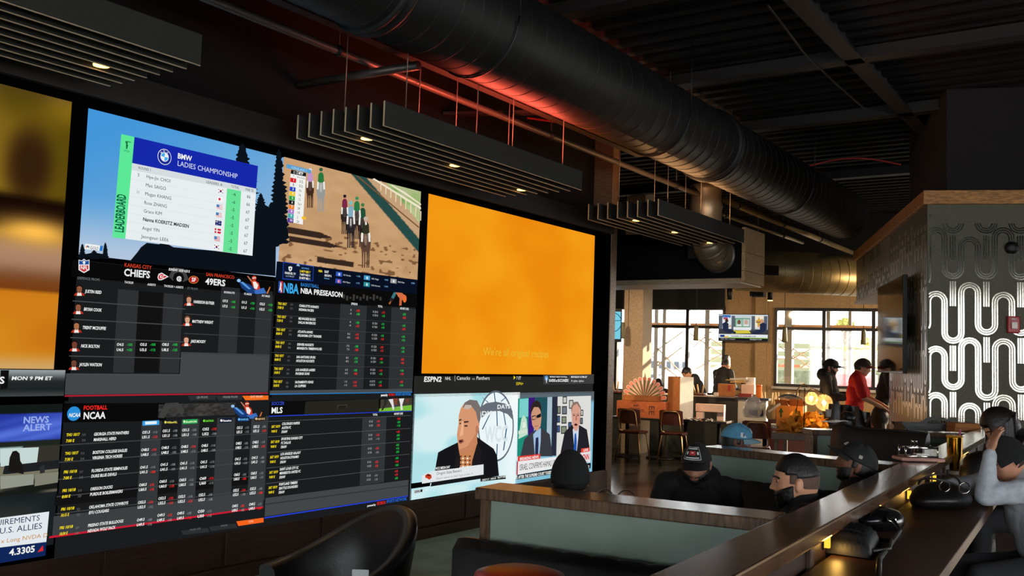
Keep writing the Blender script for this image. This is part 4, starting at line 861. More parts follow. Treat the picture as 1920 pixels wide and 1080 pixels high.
for k, (d_, t_, n1_, n2_, a_, c_, xa, xc, num) in enumerate(games):
    x = 84-k*9.4; y = 290+k*130; xn = 276-k*8.4; yn = 286+k*127.5
    T(b, d_, CFn, x, y, x+92, y-4, 19, YEL, bold=True, slant=0.12); T(b, t_, CFn, x-3, y+42, x+55, y+39, 19, YEL, bold=True, slant=0.12)
    T(b, n1_, CFn, x+110, y-2, x+136, y-4, 16, DIM); T(b, n2_, CFn, x+108, y+36, x+134, y+34, 16, DIM)
    T(b, a_, CFn, xn, yn, xa, yn-10, 20, WHITE, bold=True, slant=0.12); T(b, c_, CFn, xn-2, yn+38, xc, yn+32, 20, WHITE, bold=True, slant=0.12)
    rr = random.Random(k)
    cols = [(CFn, 614-k*7.6, 272+k*122.5, 668-k*7.6), (CF2, 48-k*7.4, 262+k*118, 100-k*7.4), (CF2, 185-k*7, 256+k*116.5, 234-k*7), (CF2, 326-k*6.6, 250+k*115, 372-k*6.6), (CF2, 566-k*6.4, 240+k*109.5, 606-k*6.4), (CF2, 682-k*6, 233+k*108.5, 724-k*6)]
    for j, (cr, x0, y0, x1) in enumerate(cols):
        nn_ = num if not (j == 3 and k in (0, 3, 5)) else num.split('.')[0].replace('51', '52').replace('49', '50')
        T(b, 'O'+nn_, cr, x0, y0, x1, y0-2, 18, WHITE, bold=True, slant=0.12); T(b, 'U'+nn_, cr, x0-2, y0+(34 if j < 4 else 30), x1-2, y0+(32 if j < 4 else 28), 18, WHITE, bold=True, slant=0.12)
        for q in (0, 1):
            rd = rr.random() < 0.25; dy = q*(33 if j < 4 else 29)
            T(b, rr.choice(('-110', '-105', '-108', '-112', '-115')), cr, x1+18, y0-2+dy, x1+(52 if j < 4 else 46), y0-4+dy, 16, RED if rd else (150, 158, 160), bold=rd)
b.build('lettering', o)
b = MB(); disc(b, em((40, 140, 215)), CFn, 138, 132, 50, 0.008); T(b, 'NCAA', CFn, 100, 156, 182, 148, 26, WHITE, bold=True, w=0.009, slant=0.2)
Q(b, em((60, 160, 225)), CFn, [(618, 184), (734, 178), (734, 210), (617, 216)], 0.008); Q(b, em((225, 240, 250)), CFn, [(636, 188), (716, 184), (716, 204), (636, 209)], 0.0083)
for x0, x1, y0, c, s_, tc_ in ((58, 158, 178, (26, 30, 34), 'WilliamHILL', (235, 225, 90)), (190, 294, 174, (36, 160, 80), 'BetMGM', (210, 240, 190)), (328, 412, 168, (24, 28, 26), 'DRAFTKINGS', (110, 220, 60)), (448, 536, 166, (14, 24, 50), 'Fanatics', (240, 240, 240)), (572, 656, 158, (18, 40, 80), 'FANDUEL', (110, 190, 250)), (692, 770, 154, (30, 24, 20), 'HARD ROCK', (230, 190, 140))):
    Q(b, em(c), CF2, [(x0, y0), (x1, y0-5), (x1, y0+26), (x0, y0+32)], 0.008); T(b, s_, CF2, x0+22, y0+22, x1-6, y0+18, 13, tc_, bold=True, w=0.009)
    Q(b, em(tc_), CF2, blob(x0+12, y0+14, 8, 9, 10), 0.0085)
b.build('bookmaker_marks', o); footballer(CF2, 640, 100, 0.9, o)

# basketball board
o = body('basketball odds board with seven rows', (520, 527), (771.5, 744))
b = MB()
def cr4(p, q, m, w, cr=CDn): Q(b, em(m), cr, [p[0], p[1], q[1], q[0]], w)
Q(b, em((11, 11, 12)), CDn, [(62, 100), (940, 190), (1170, 215), (1168, 318), (62, 272)], 0.0052)
for k in range(12): Q(b, em((62, 58, 52)), CDn, [(590+k*26, 215+(k % 3)*10), (606+k*26, 217+(k % 3)*10), (604+k*26, 250+(k % 2)*14), (588+k*26, 248+(k % 2)*14)], 0.0056)
for p in ([(572, 290), (778, 308), (748, 952), (538, 958)], [(970, 318), (1160, 330), (1132, 950), (944, 952)]): Q(b, em((46, 49, 51)), CDn, p, 0.0053)
Q(b, em((70, 75, 79)), CDn, [(22, 965), (1130, 950), (1130, 978), (20, 994)], 0.0058); Q(b, em((40, 120, 190)), CDn, [(20, 990), (1130, 974), (1130, 981), (20, 998)], 0.007)
for k in range(1, 7): Q(b, em((70, 72, 74)), CDn, [(58-k*6, 278+k*97), (1156-k*4, 352+k*87), (1156-k*4, 354+k*87), (58-k*6, 281+k*97)], 0.0062)
b.build('table_cells', o)
b = MB()
T(b, 'BASKETBALL', CDn, 258, 152, 402, 166, 27, (50, 140, 225)); T(b, 'NBA PRESEASON', CDn, 256, 206, 586, 240, 40, WHITE, bold=True)
for s_, x0, y0, x1, y1 in (('SPREAD', 652, 296, 702, 300), ('TOTAL', 860, 316, 896, 318), ('MONEY LINE', 1034, 332, 1100, 336)): T(b, s_, CDn, x0, y0, x1, y1, 16, (225, 225, 225), bold=True)
gm = [('7:00 E', '571', '572', 'CHARLOTTE HORNETS', 'INDIANA PACERS', 398, 360), ('7:30 E', '573', '574', 'MILWAUKEE BUCKS', 'DALLAS MAVERICKS', 374, 374), ('8:00 E', '577', '578', 'ATLANTA HAWKS', 'OKLAHOMA CITY THUNDER', 352, 420), ('8:00 E', '565', '566', 'DENVER NUGGETS', 'MINNESOTA TIMBERWOLVES', 358, 422), ('8:00 E', '575', '576', 'SAN ANTONIO SPURS', 'HOUSTON ROCKETS', 372, 364), ('10:00 E', '579', '580', 'LOS ANGELES LAKERS', 'PHOENIX SUNS', 370, 326), ('10:30 E', '581', '582', 'SACRAMENTO KINGS', 'LA CLIPPERS', 356, 298)]
yA_ = [308, 408, 510, 610, 708, 808, 904]
for k, (t_, n1_, n2_, a_, c_, xa, xc) in enumerate(gm):
    x = 80-k*5.8; y = 296+k*101.5; ya = yA_[k]; xn = 246-k*5.4
    T(b, 'THU 10/17', CDn, x, y, x+68, y+5, 19, YEL, bold=True, slant=0.12); T(b, t_, CDn, x-2, y+30, x+44, y+32, 18, YEL, bold=True, slant=0.12); T(b, n1_, CDn, x+98, y+6, x+120, y+8, 14, DIM); T(b, n2_, CDn, x+96, y+36, x+118, y+38, 14, DIM)
    T(b, a_, CDn, xn, ya+4, xa, ya+14, 18, WHITE, bold=True, slant=0.1); T(b, c_, CDn, xn-2, ya+34, xc, ya+40, 18, WHITE, bold=True, slant=0.1)
    rr = random.Random(40+k); s1 = ('5', '4', '8.5', '-7.5', '8.5', '6.5', '1.5')[k]; s2 = ('-5', '-4', '-8.5', '7.5', '-8.5', '-6.5', '-1.5')[k]; tt = ('231.5', '221', '223', '222', '221', '221', '217.5')[k]
    ys = 346+k*93; yt = 362+k*90.5; ym = 378+k*88
    for q in (0, 1):
        dy = q*27; g1, g2, g3 = [GREEN if rr.random() < 0.45 else RED for _ in range(3)]
        T(b, (s1, s2)[q], CDn, 650-k*6-5*len((s1, s2)[q]), ys+dy-2, 656-k*6, ys+dy, 14, (200, 200, 200)); T(b, rr.choice(('-110', '-108', '-112')), CDn, 690-k*4, ys+dy+4, 718-k*4, ys+dy+6, 17, g1, bold=True)
        T(b, 'OU'[q]+' '+tt, CDn, 820-k*4, yt+dy-4, 862-k*4, yt+dy-2, 15, (200, 200, 200)); T(b, rr.choice(('-110', '-105', '-115')), CDn, 890-k*4, yt+dy+2, 914-k*4, yt+dy+4, 16, g2, bold=True)
        T(b, rr.choice(('+170', '-205', '-165', '+245')), CDn, 1052-k*3.6, ym+dy, 1078-k*3.6, ym+dy+2, 16, g3, bold=True)
T(b, 'powered by', CDn, 884, 1006, 936, 1004, 14, WHITE, bold=True); T(b, 'SKYBOX', CDn, 944, 1006, 994, 1004, 17, RED, bold=True); T(b, 'SPORTS NETWORK', CDn, 998, 1004, 1118, 1002, 17, (40, 130, 220), bold=True)
b.build('lettering', o)
b = MB(); T(b, 'NBA', CDn, 120, 200, 240, 212, 74, (60, 170, 235), bold=True, w=0.009); Q(b, em((40, 80, 170)), CDn, [(88, 112), (104, 113), (104, 204), (84, 201)], 0.008); Q(b, em((215, 60, 60)), CDn, [(104, 113), (121, 115), (117, 206), (104, 204)], 0.008); Q(b, em(WHITE), CDn, [(100, 124), (106, 122), (110, 140), (106, 160), (112, 196), (104, 198), (100, 172), (94, 188), (90, 186), (98, 156)], 0.0085)
b.build('league_mark', o)
b = MB()
for c, p in (((60, 120, 130), [(985, 200), (1010, 200), (985, 250), (965, 240)]), ((210, 110, 70), [(1000, 200), (1050, 205), (1078, 230), (1050, 262), (1020, 235)]), ((40, 30, 30), [(960, 240), (985, 250), (965, 290), (945, 292)]), ((220, 120, 60), [(945, 285), (965, 265), (955, 295)]), ((200, 100, 60), [(1030, 240), (1048, 250), (1046, 300), (1028, 305)]), ((235, 110, 50), blob(1070, 250, 15, 30, 14))): Q(b, em(c), CDn, p, 0.0075)
b.build('player_picture', o)

# soccer board
o = body('soccer odds board with five rows', (500.5, 745), (770, 943))
b = MB()
Q(b, em((12, 12, 12)), CG, [(60, 95), (1168, 66), (1166, 168), (55, 208)], 0.0052); Q(b, em((38, 36, 30)), CG, [(340, 95), (910, 74), (910, 170), (330, 198)], 0.0055); Q(b, em((70, 68, 62)), CG, [(590, 122), (664, 118), (662, 146), (588, 150)], 0.0058); Q(b, em((34, 32, 27)), CG, [(594, 126), (660, 122), (658, 146), (592, 150)], 0.006)
Q(b, em((36, 66, 210)), CG, [(54, 206), (1166, 166), (1166, 171), (53, 213)], 0.007); Q(b, em((36, 66, 220)), CG, [(20, 996), (1138, 826), (1138, 833), (18, 1006)], 0.007)
for p in ([(784, 226), (972, 212), (950, 722), (762, 750)],): Q(b, em((50, 53, 56)), CG, p, 0.0053)
Q(b, em((66, 70, 73)), CG, [(28, 846), (1142, 704), (1138, 826), (22, 990)], 0.0056); Q(b, em((50, 53, 55)), CG, [(24, 890), (1140, 745), (1140, 752), (24, 900)], 0.0058)
for k in range(5): Q(b, em((86, 88, 90)), CG, [(52-k*5, 248+k*121), (1160-k*4, 202+k*100), (1160-k*4, 205+k*100), (52-k*5, 252+k*121)], 0.0062)
b.build('table_cells', o)
b = MB()
T(b, 'SOCCER', CG, 72, 123, 172, 119, 25, (60, 90, 235)); T(b, 'MLS', CG, 70, 186, 158, 182, 44, WHITE, bold=True); T(b, 'TOTAL', CG, 862, 205, 898, 204, 15, WHITE, bold=True); T(b, 'MONEY LINE', CG, 1028, 198, 1096, 195, 15, WHITE, bold=True)
gm = [('COLORADO RAPIDS', 'AUSTIN FC', 292, 224), ('SPORTING KANSAS CITY', 'FC DALLAS', 314, 222), ('LOS ANGELES GALAXY', 'HOUSTON DYNAMO', 298, 284), ('SAINT LOUIS CITY SC', 'MINNESOTA UNITED FC', 282, 298), ('PORTLAND TIMBERS', 'SEATTLE SOUNDERS', 274, 276)]
for k, (a_, c_, xa, xc) in enumerate(gm):
    x = 72-k*5.6; y = 300+k*119; xn = 153-k*5.6; yn = 278+k*118
    T(b, 'SAT 10/19', CG, x, y, x+66, y-3, 19, YEL, bold=True, slant=0.12); T(b, '9:00 E', CG, x-1, y+36, x+42, y+33, 18, YEL, bold=True, slant=0.12)
    T(b, a_, CG, xn, yn, xa, yn-6, 19, WHITE, bold=True, slant=0.1); T(b, c_, CG, xn-1, yn+31, xc, yn+27, 19, WHITE, bold=True, slant=0.1); T(b, 'DRAW', CG, xn-3, yn+62, xn+42, yn+60, 19, WHITE, bold=True, slant=0.1)
    rr = random.Random(70+k); y1 = 258+k*105.5; y2 = 236+k*102.5
    for q in (0, 1):
        T(b, 'OU'[q]+' '+('3.5', '3.5', '3.5', '3.5', '2.5')[k], CG, 832-k*4.4, y1+q*31, 862-k*4.4, y1+q*30, 15, (200, 200, 200)); rd = rr.random() < 0.5 if q else k < 4
        T(b, rr.choice(('-118', '-122', '-104')), CG, 890-k*4.4, y1+q*31-1, 916-k*4.4, y1+q*30-2, 16, RED if rd else (160, 160, 160), bold=rd)
    for q in range(3): T(b, rr.choice(('+170', '-205', '+135', '+265')), CG, 1050-k*4.6, y2+q*27, 1076-k*4.6, y2+q*27-2, 15, (RED, GREEN, GREEN)[q] if k < 2 else rr.choice((RED, GREEN)), bold=True)
T(b, 'powered by', CG, 818, 914, 884, 902, 15, WHITE, bold=True); T(b, 'SKYBOX', CG, 894, 900, 962, 888, 22, RED, bold=True); T(b, 'SPORTS NETWORK', CG, 968, 886, 1126, 866, 22, (40, 100, 200), bold=True)
T(b, 'powered by', CG, 926, 54, 976, 53, 14, WHITE, bold=True)
b.build('lettering', o)
b = MB()
for c, p in (((120, 190, 60), [(915, 150), (1166, 120), (1166, 165), (910, 172)]), ((66, 60, 50), [(925, 78), (1168, 66), (1168, 122), (920, 150)]), ((40, 44, 40), [(950, 78), (980, 76), (972, 110), (940, 165), (928, 162), (952, 115)]), ((225, 225, 225), [(985, 78), (1020, 74), (1030, 150), (1020, 165), (1008, 120)]), ((215, 80, 40), [(1022, 72), (1058, 70), (1052, 120), (1032, 120)]), ((70, 60, 140), [(1032, 115), (1052, 115), (1052, 150), (1028, 152)]), ((230, 230, 230), [(1066, 72), (1108, 70), (1092, 120), (1096, 160), (1080, 160), (1076, 110)]), ((200, 70, 40), [(1120, 74), (1142, 72), (1140, 100), (1122, 102)])): Q(b, em(c), CG, p, 0.0065+0.0002*len(p))
b.build('players_picture', o)
# ================================================================ OVERHEAD FIXTURES
m_felt = mat('grey_felt', (36, 34, 29), 0.95, noise=0.2, nscale=80, bump=0.15, bscale=150)
m_edge = mat('tan_cut_edge', (190, 168, 132), 0.7)
m_duct = mat('dark_spiral_duct', (24, 22, 21), 0.55, metal=0.35, noise=0.15, nscale=6)
m_duct2 = mat('bronze_spiral_duct', (150, 132, 92), 0.42, metal=0.6, noise=0.15, nscale=6)
m_pipe = mat('dull_steel_pipe', (92, 84, 78), 0.4, metal=0.6)
m_wire = mat('thin_steel_wire', (120, 110, 98), 0.5, metal=0.5)
m_black = mat('black_metal', (18, 18, 18), 0.45, metal=0.3)
ZB = 3.2
def baffle(lbl, y0, y1, spots, wires, glow=None, pw=9):
    t = thing('slatted_ceiling_light', lbl, 'ceiling light', (0.77, (y0+y1)/2, ZB), 'slatted felt lights hanging over the video wall')
    for k in range(8):
        b = MB(); x = 0.35+0.12*k; b.mat(m_felt).box(x-0.006, x+0.006, y0+0.003, y1, ZB+0.003, ZB+0.175); b.mat(m_edge).box(x-0.006, x+0.006, y0, y1, ZB, ZB+0.003); b.box(x-0.006, x+0.006, y0, y0+0.003, ZB+0.003, ZB+0.175); part('slat', b, m_felt, t)
    for y in wires:
        for x in (0.53, 1.13):
            b = MB(); b.cyl((x, y, ZB+0.175), (x, y, 4.85), 0.004, 6); part('hanger', b, m_wire, t)
    for yy in (y0+0.45, y1-0.5):
        b = MB(); b.box(0.36, 1.18, yy, yy+0.05, ZB+0.12, ZB+0.15); part('crossbar', b, m_black, t)
    for (px, py) in spots:
        p = onz(px, py, ZB+0.012); x = 0.35+0.12*(round((p[0]-0.41)/0.12)+0.5); y = p[1]
        b = MB(); b.mat(m_black).cyl((x, y, ZB+0.02), (x, y, ZB+0.14), 0.05, 16); b.mat(em((255, 196, 96), 7)).lathe([(0.044, 0.0), (0.044, 0.006)], (x, y, ZB+0.012), 16)
        d = part('downlight', b, None, t)
        lamp('downlight_beam', 'SPOT', (x, y, ZB), 26, (1.0, 0.66, 0.32), 0.04, (0, 0, -1), t, spot_size=1.9, spot_blend=0.6)
    ya = y0+(1.0 if pw > 40 else 0.2)
    b = MB(); b.mat(m_black).box(0.93, 1.0, ya, y1-0.1, ZB+0.176, ZB+0.19); b.mat(em(tuple(int(255*q) for q in glow), 2)).box(0.945, 0.985, ya+0.02, y1-0.12, ZB+0.19, ZB+0.193); part('uplight', b, None, t)
    lamp('uplight_beam', 'AREA', (0.965, (ya+y1)/2, ZB+0.2), pw, glow, y1-ya-0.2, None, t, shape='RECTANGLE', size_y=0.04).rotation_euler = (math.pi, 0, math.pi/2)
baffle('dark felt slatted light cut by the upper left edge, one lamp lit', 0.6, 3.26, [(197, 122)], (1.3, 2.7), (0.35, 0.8, 0.85), 6)
baffle('dark felt slatted light above the orange and horse screens, three lamps lit', 4.76, 7.44, [(682, 262), (854, 311), (988, 356)], (5.05, 5.9, 6.4, 7.2), (1.0, 0.11, 0.06), 60)
baffle('dark felt slatted light nearest the windows beside the ribbed duct end', 9.04, 11.52, [(1194, 414), (1267, 436), (1328, 456)], (9.4, 10.3, 11.2), (1.0, 0.5, 0.2), 24)

def duct(nm, lbl, a, c, r, pitch, m, rings=(), cap=None, seg=40):
    a = V(*a); c = V(*c); L = np.linalg.norm(c-a); d = unit(c-a); t = thing(nm, lbl, 'duct', (a+c)/2)
    b = MB(); b.lathe([(r, 0), (r, L)], a, seg, d); y = pitch
    while y < L-0.02:
        b.lathe([(r+0.0005, y-0.006), (r+0.0035, y-0.002), (r+0.0035, y+0.002), (r+0.0005, y+0.006)], a, seg, d); y += pitch
    part('pipe_run', b, m, t)
    for q in rings:
        b = MB(); b.lathe([(r-0.01, -0.05), (r+0.03, -0.05), (r+0.03, -0.03), (r+0.012, -0.02), (r+0.012, 0.02), (r+0.03, 0.03), (r+0.03, 0.05), (r-0.01, 0.05)], a+d*q, seg, d); part('coupling', b, m, t)
    return t, d
DX, DZ = 1.38, 4.1
t, d = duct('spiral_air_duct', 'large dark spiral air duct running along the ceiling above the slatted lights', (DX, -1.5, DZ), (DX, 15.3, DZ), 0.38, 0.2, m_duct, (5.9, 11.4))
for y in (2.5, 5.5, 8.5, 12.5):
    b = MB()
    for x in (DX-0.4, DX+0.4): b.cyl((x, y, DZ), (x, y, 4.85), 0.006, 6)
    b.tube([(DX+0.393*math.cos(a), y, DZ+0.393*math.sin(a)) for a in [math.pi+math.pi*k/16 for k in range(17)]], 0.008, 6); part('hanging_strap', b, m_black, t)
b = MB(); b.lathe([(0.39, 0), (0.39, 0.05), (0.30, 0.16), (0.30, 0.2), (0.05, 0.2)], (DX, 15.3, DZ), 40, (0, 1, 0)); part('end_cap', b, m_duct, t)
a = dep(1385, 506, 16.4); c = dep(1665, 524, 16.9); c[2] = a[2]
t, d = duct('spiral_cross_duct', 'bronze spiral duct crossing in front of the back windows', a, c, 0.36, 0.17, m_duct2)
for f_ in (0.14, 0.9):
    p = a+(c-a)*f_; n_ = unit(np.cross(d, V(0, 0, 1))); n_ = n_ if n_[1] < 0 else -n_
    b = MB(); q = p+n_*0.35; b.obox(q+V(0, 0, -0.02), (0.30, 0.1, 0.16), d, n_); v_ = part('grille', b, m_black, t)
# short ribbed duct end in front of the bulkhead
e0 = V(0.55, 12.22, 3.15)
t = thing('ribbed_duct_end', 'short ribbed duct elbow poking out of the dark bulkhead', 'duct', e0, None)
path = [e0+V(0, 0.08, 0), e0+V(0, -0.05, 0), e0+V(0.0, -0.16, 0.03), e0+V(-0.01, -0.25, 0.10), e0+V(-0.02, -0.30, 0.2), e0+V(-0.03, -0.32, 0.34), e0+V(-.03, -0.32, 0.9)]
P_ = []; 
for i in range(len(path)-1):
    for k in range(8): P_.append(path[i]+(path[i+1]-path[i])*k/8)
P_.append(path[-1]); b = MB(); b.tube(P_, [0.205 if (i % 4) else 0.222 for i in range(len(P_))], 28); part('elbow', b, mat('galvanised_duct', (150, 140, 118), 0.4, metal=0.7), t)
b = MB(); b.lathe([(0.2, 0), (0.25, 0), (0.25, 0.03), (0.2, 0.03)], e0+V(0, 0.02, 0), 28, (0, 1, 0)); part('collar', b, m_pipe, t)
b = MB(); p = ony(1308, 470, 12.2); b.box(p[0]-0.1, p[0]+0.02, 12.1, 12.3, p[2]-0.11, p[2]+0.08); tag(part('junction_box', b, m_steel, None), 'small brown junction box left of the ribbed duct elbow', 'box')

def pipe(nm, lbl, pts, r, m=m_pipe, cat='pipe', hang=None):
    t = thing(nm, lbl, cat, pts[0]); b = MB(); b.tube(pts, r, 12); part('pipe_run', b, m, t)
    for y in hang or ():
        p0, p1 = V(*pts[0]), V(*pts[-1]); f_ = (y-p0[1])/(p1[1]-p0[1]); p = p0+(p1-p0)*f_; b = MB(); b.cyl(p, (p[0], p[1], 4.85), 0.006, 6); b.lathe([(r, -.02), (r+0.012, -.02), (r+0.012, .02), (r, .02)], p, 12, (0, 1, 0)); part('pipe_hanger', b, m_black, t)
    return t
pipe('sprinkler_pipe', 'long thin sprinkler pipe behind the slatted lights, lit red midway', [(0.49, -1, 3.9), (0.49, 11.8, 3.9)], 0.032, hang=(2.4, 5, 8, 11))
pipe('branch_pipe', 'short level pipe crossing beneath the big duct at upper left', [(-0.25, 5.3, 3.82), (0.97, 5.36, 3.82)], 0.035)
t = thing('strut_channel', 'flat steel strut running beside the sprinkler pipe under the big duct', 'strut', (0.84, 4, 3.9))
b = MB(); b.bar((0.84, -1, 3.92), (0.84, 9.3, 3.92), 0.09, 0.03); b.bar((0.84, -1, 3.95), (0.84, 9.3, 3.95), 0.02, 0.05); part('channel', b, m_steel, t)
for y in (1.5, 4.5, 7.5):
    b = MB(); b.cyl((0.84, y, 3.94), (0.84, y, 4.85), 0.006, 6); part('hanger_rod', b, m_black, t)
b = MB(); b.bar((-0.25, 7.2, 4.02), (0.95, 7.7, 4.02), 0.09, 0.03); tag(part('cross_strut', b, m_steel, None), 'diagonal steel strut lit red between pipe and big duct', 'strut')
pipe('conduit_pipe', 'thicker lit conduit sloping towards the patterned block', [(0.52, 12.3, 3.95), (0.52, 19.2, 3.95)], 0.045, m_duct2, 'conduit', (13, 15, 17))
pipe('conduit_tube', 'thinner lit conduit left of the thicker one near the bulkhead', [(0.12, 12.5, 3.9), (0.22, 17, 3.9)], 0.028, m_duct2, 'conduit', (13.5, 16))
b = MB(); b.tube([(-0.2+0.13*k, 8.6+0.5*k, 4.3+0.05*math.sin(k*2)) for k in range(9)], 0.012, 6); tag(part('red_cable', b, mat('red_cable_sheath', (190, 40, 36), 0.5), None), 'thin red cable strung under the ceiling left of the big duct', 'cable')
b = MB(); p0 = onz(1505, 315, 4.6); p1 = onz(1690, 309, 4.6); b.tube([p0+(p1-p0)*k/10+V(0, 0, 0.12*math.sin(math.pi*k/10)) for k in range(11)], 0.012, 6); tag(part('red_cable', b, MATS['red_cable_sheath'], None), 'red cable sagging beneath the ceiling right of the big duct', 'cable')
b = MB(); p0 = onz(1440, 10, 4.6); p1 = onz(1560, 150, 4.6); p2 = onz(1670, 215, 4.6); b.tube([p0, (p0+p1)/2+V(0, 0, -.05), p1, (p1+p2)/2+V(0, 0, -.1), p2, p2+V(0.2, 0.1, -0.05)], 0.01, 6); tag(part('black_cable', b, m_black, None), 'black cable looping along the dark ceiling at right', 'cable')
# roller blind, spot cans and slatted vent by the back windows
t = thing('roller_blind', 'black roller blind half lowered over the window between the column and the wall television', 'blind', BF.p((bu(1224)+bu(1359))/2, 2.85, 0.2))
b = MB(); bbox(b, bu(1226), bu(1362), 2.86, 3.5, 0.2, 0.215); part('shade_cloth', b, mat('black_shade_cloth', (20, 20, 20), 0.85), t)
b = MB(); bbox(b, bu(1224), bu(1361), 2.83, 2.865, 0.19, 0.225); part('hem_bar', b, m_black, t)
b = MB(); b.cyl(BF.p(bu(1226), 3.53, 0.207), BF.p(bu(1362), 3.53, 0.207), 0.05, 14); part('roller', b, m_black, t)
t2 = thing('roller_blind', 'black roller blind left of the column, above the narrow window', 'blind', BF.p(bu(1160), 2.85, 0.2))
b = MB(); bbox(b, bu(1130), bu(1176), 2.86, 3.5, 0.2, 0.215); part('shade_cloth', b, MATS['black_shade_cloth'], t2)
def spotcan(lbl, p, lit):
    t = thing('spot_can', lbl, 'ceiling light', p); b = MB(); b.cyl(V(*p), V(*p)+V(0, 0, 0.24), 0.05, 14); part('can', b, m_black, t)
    b = MB(); b.cyl(V(*p)+V(0, 0, 0.24), (p[0], p[1], 4.9), 0.008, 6); part('stem', b, m_black, t)
    if lit:
        b = MB(); b.lathe([(0.045, 0), (0.045, 0.012)], V(*p)-V(0, 0, 0.012), 14); part('lens', b, em((255, 205, 110), 7), t)
        lamp('can_beam', 'SPOT', V(*p)-V(0, 0, 0.03), 60, (1.0, 0.72, 0.4), 0.04, (0, 0, -1), t, spot_size=1.6, spot_blend=0.5)
spotcan('small lit spot can hanging right of the slatted vent', dep(1444, 563, 17.5), True)
spotcan('small unlit spot can above the wall television', dep(1368, 562, 17.5), False)
p = dep(1420, 548, 17); t = thing('slatted_vent', 'small grey slatted vent left of the lit spot can', 'vent', p)
for k in range(8):
    b = MB(); q = p+BF.u*(-0.1+k*0.032); b.obox(q, (0.012, 0.3, 0.16), BF.u, -BF.n); part('blade', b, m_felt, t)
b = MB(); b.cyl(p+V(0, 0, 0.08), (p[0], p[1], 4.85), 0.006, 6); part('hanger', b, m_wire, t)
def pend(lbl, px, py, D_, h=0.3):
    p = dep(px, py, D_); t = thing('pendant_lamp', lbl, 'pendant', p, 'cylinder pendants in front of the back windows')
    b = MB(); b.lathe([(0.05, 0), (0.055, 0.02), (0.042, h-0.03), (0.03, h)], p, 16); part('shade', b, mat('olive_metal_shade', (92, 84, 52), 0.5, metal=0.3), t)
    b = MB(); b.cyl(p+V(0, 0, h), (p[0], p[1], 4.9), 0.006, 6); part('cord', b, m_black, t)
pend('small olive cylinder pendant before the left back window', 1305, 639, 18.4); pend('small olive cylinder pendant at the left end of the right back window', 1471, 642, 18.6); pend('small olive cylinder pendant above the man in red', 1619, 646, 18.9); pend('dark pendant by the narrow window left of the column', 1167, 635, 17.4)
# fire alarm strobe and dark sensor on the patterned face
p = onp(1899, 609, PA, FR.n); t = thing('fire_alarm_strobe', 'red fire alarm strobe on the patterned wall at right edge', 'alarm', p)
def fbox(mb, c, u0, u1, v0, v1, w0, w1): mb.obox(c+PR*(u0+u1)/2+V(0, 0, (v0+v1)/2)+FR.n*(w0+w1)/2, (u1-u0, v1-v0, w1-w0), PR, (0, 0, 1))
b = MB(); fbox(b, p, -0.062, 0.062, -0.09, 0.09, 0.0, 0.05); part('housing', b, mat('red_plastic', (190, 24, 20), 0.35), t, bevel=0.012)
b = MB(); fbox(b, p, -0.03, 0.03, -0.045, 0.03, 0.05, 0.075); part('strobe_lens', b, mat('clear_white_lens', (240, 225, 215), 0.15), t, bevel=0.008)
b = MB(); text(b, 'FIRE', Frame(p, PR, (0, 0, 1)), 0, 0.05, 0.018, mat('white_print', (235, 235, 230), 0.5), align='c', bold=True, w=0.0515); part('lettering', b, None, t)
p = onp(1896, 465, PA, FR.n); b = MB(); b.lathe([(0.07, 0), (0.07, 0.03), (0.05, 0.05), (0.02, 0.055)], p, 20, FR.n); tag(part('wall_sensor', b, m_black, None, origin=p), 'round black sensor high on the patterned wall', 'sensor')

# unseen pendants added as warm fill for the back area and standing men
for k, (x, y) in enumerate(((4.6, 15.2), (2.9, 17.4), (5.6, 17.6))):
    t = thing('fill_pendant', ('added unseen warm fill pendant, nearest the patterned block', 'added unseen warm fill pendant, by the right back window', 'added unseen warm fill pendant, farthest right')[k], 'pendant', (x, y, 2.9))
    b = MB(); b.lathe([(0.19, 0.0), (0.18, 0.06), (0.06, 0.2), (0.03, 0.24)], (x, y, 2.9), 24); part('shade', b, m_black, t); b = MB(); b.cyl((x, y, 3.14), (x, y, 4.85), 0.008, 6); part('cord', b, m_black, t)
    b = MB(); b.ell((x, y, 2.9), (0.05, 0.05, 0.06), 12, 8); part('bulb', b, em((255, 200, 120), 8), t); lamp('fill_pendant_glow', 'POINT', (x, y, 2.8), 200, (1.0, 0.72, 0.42), 0.08, None, t)

for k, (x, tx) in enumerate(((-2.4, -2.6), (-0.6, -1.6))):  # hidden spots added to brighten the cartons and paper fan
    p = V(x, yR+0.08, 3.12); t = thing('fill_spot', ('added warm fill spot hidden behind the bulkhead, aimed at the stacked cartons', 'added warm fill spot hidden behind the bulkhead, aimed at the half wall end')[k], 'ceiling light', p); aim = unit(V(tx, 17.2, 0.9)-p)
    b = MB(); b.cyl(p, p-aim*0.16, 0.045, 14); part('can', b, m_black, t); b = MB(); b.cyl(p-aim*0.1, (p[0], yR-0.02, 3.2), 0.012, 8); part('arm', b, m_black, t); b = MB(); b.lathe([(0.04, 0), (0.04, 0.006)], p, 14, aim); part('lens', b, em((255, 205, 130), 6), t)
    lamp('fill_spot_beam', 'SPOT', p+aim*0.03, 230, (1.0, 0.7, 0.42), 0.04, aim, t, spot_size=1.25, spot_blend=0.7)
